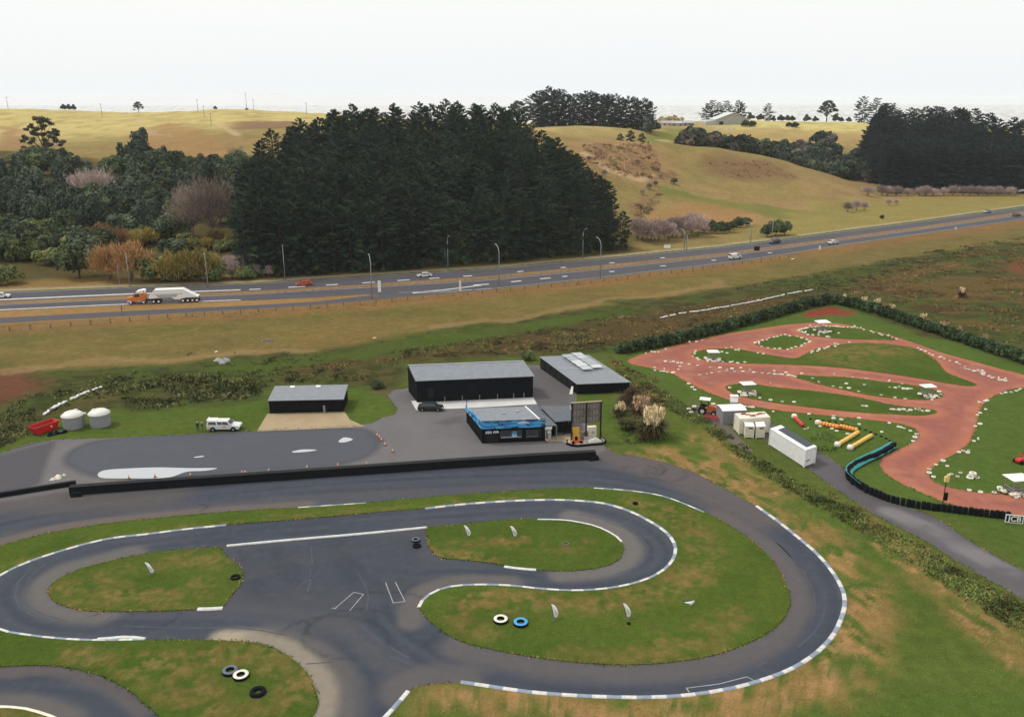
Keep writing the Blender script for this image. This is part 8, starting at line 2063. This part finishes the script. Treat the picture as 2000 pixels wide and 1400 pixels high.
# ---- white pipe lengths along the ditches, debris in the rough
def pipe_run(pts, label, n, seed, r=.16):
    P = resample(Gs(pts), np.linalg.norm(np.diff(Gs(pts), axis=0), axis=1).sum() / n); rs = np.random.RandomState(seed)
    for i in range(len(P) - 1):
        a, c = P[i], P[i + 1]; d = c - a; L_ = float(np.hypot(*d)); k = rs.uniform(.55, 1.0)
        b = MB(); m = 5
        b.tube([(L_ * k * t / m, rs.normal(0, .12), r * .8 + rs.uniform(0, .1)) for t in range(m + 1)], [r * rs.uniform(.6, 1.1) for _ in range(m + 1)], 6)
        q = b.build('drain_liner', M_WHITE, None, True, loc=(a[0], a[1], 0.0), rz=math.atan2(d[1], d[0])); tag(q, label, 'drain liner', label)
pipe_run([(85, 812), (110, 795), (135, 785), (160, 772), (180, 765), (204, 757)], 'white length of liner edging the ditch above the water tanks', 6, 1, .28)
pipe_run([(1290, 622), (1330, 613), (1370, 608), (1420, 600), (1480, 589), (1540, 575), (1587, 567)], 'white length of liner edging the ditch behind the far hedge', 17, 2, .2)
for i, (px, py, lab, cat, m) in enumerate(((519, 667, 'dark flat lump lying in the dry field, left of the centre', 'debris', M_TIMBER), (432, 705, 'grey heap of rubble in the rough grass above the left lawn', 'rubble', M_STEEL), (422, 687, 'small cream lump in the field above the grey rubble heap', 'debris', M_CREAM), (731, 660, 'small yellowish lump in the field, in line with the big shed', 'debris', M_YDARK), (1548, 506, 'tiny white lump on the near verge at the right', 'debris', M_WHITE), (112, 931, 'pale flat lump on the tarmac beside the left puddle', 'debris', M_CREAM))):
    rs = np.random.RandomState(300 + i); b = MB(); g = G(px, py)
    s = (1.4, 1.8, .5, .5, .5, .9)[i]
    for k in range(6):
        x, y = rs.normal(0, .4, 2) * s; e = rs.uniform(.25, .5) * s
        b.hexa([(x - e, y - e, -.02), (x + e, y - e * .8, -.02), (x + e, y + e, -.02), (x - e * .9, y + e, -.02), (x - e * .5, y - e * .5, .22 * s), (x + e * .6, y - e * .4, .28 * s), (x + e * .4, y + e * .5, .2 * s), (x - e * .4, y + e * .6, .25 * s)])
    tag(b.build('debris', m, None, loc=(g[0], g[1], 0)), lab, cat)

# white tyres too small in the picture to tell apart: the farthest ones are one object
def merge_far_tyres(keep):
    T = [o for o in COL.objects if o.type == 'MESH' and o.parent is None and o.name.split('.')[0] == 'tyre']
    W = sorted([o for o in T if o.get('label', '').startswith('white painted')], key=lambda o: o.location.y)
    far = W[max(0, keep - (len(T) - len(W))):]
    Vs, Fs, off = [], [], 0
    for o in far:
        me = o.data; n = len(me.vertices); v = np.empty(n * 3, np.float32); me.vertices.foreach_get('co', v); v = v.reshape(-1, 3)
        M = np.array(Matrix.LocRotScale(o.location, o.rotation_euler, o.scale))
        Vs.append(v @ M[:3, :3].T + M[:3, 3]); Fs.append(np.array([p.vertices[:] for p in me.polygons], np.int32) + off); off += n
        bpy.data.objects.remove(o)
    if Vs: tag(link('far_tyres', np_mesh('far_tyres', np.concatenate(Vs), np.concatenate(Fs), None, [M_WTYRE], None, True)), 'many small white painted tyres edging the farther lawns of the dirt track', None, None, 'stuff')
merge_far_tyres(285)
# ================================================================== the air between here and the far hills
def haze():
    m = bpy.data.materials.new('haze_air'); m.use_nodes = True
    nt = m.node_tree; nt.nodes.clear()
    o = nt.nodes.new('ShaderNodeOutputMaterial'); v = nt.nodes.new('ShaderNodeVolumePrincipled')
    v.inputs['Color'].default_value = (0.92, 0.965, 1.0, 1)
    v.inputs['Density'].default_value = HAZE_D
    v.inputs['Anisotropy'].default_value = 0.0
    nt.links.new(v.outputs[0], o.inputs['Volume'])
    b = MB(); b.box(-12500, 12500, -300, 12800, -1.2, 84)
    tag(b.build('haze', m), kind='stuff')
HAZE_D = 0.00006
haze()
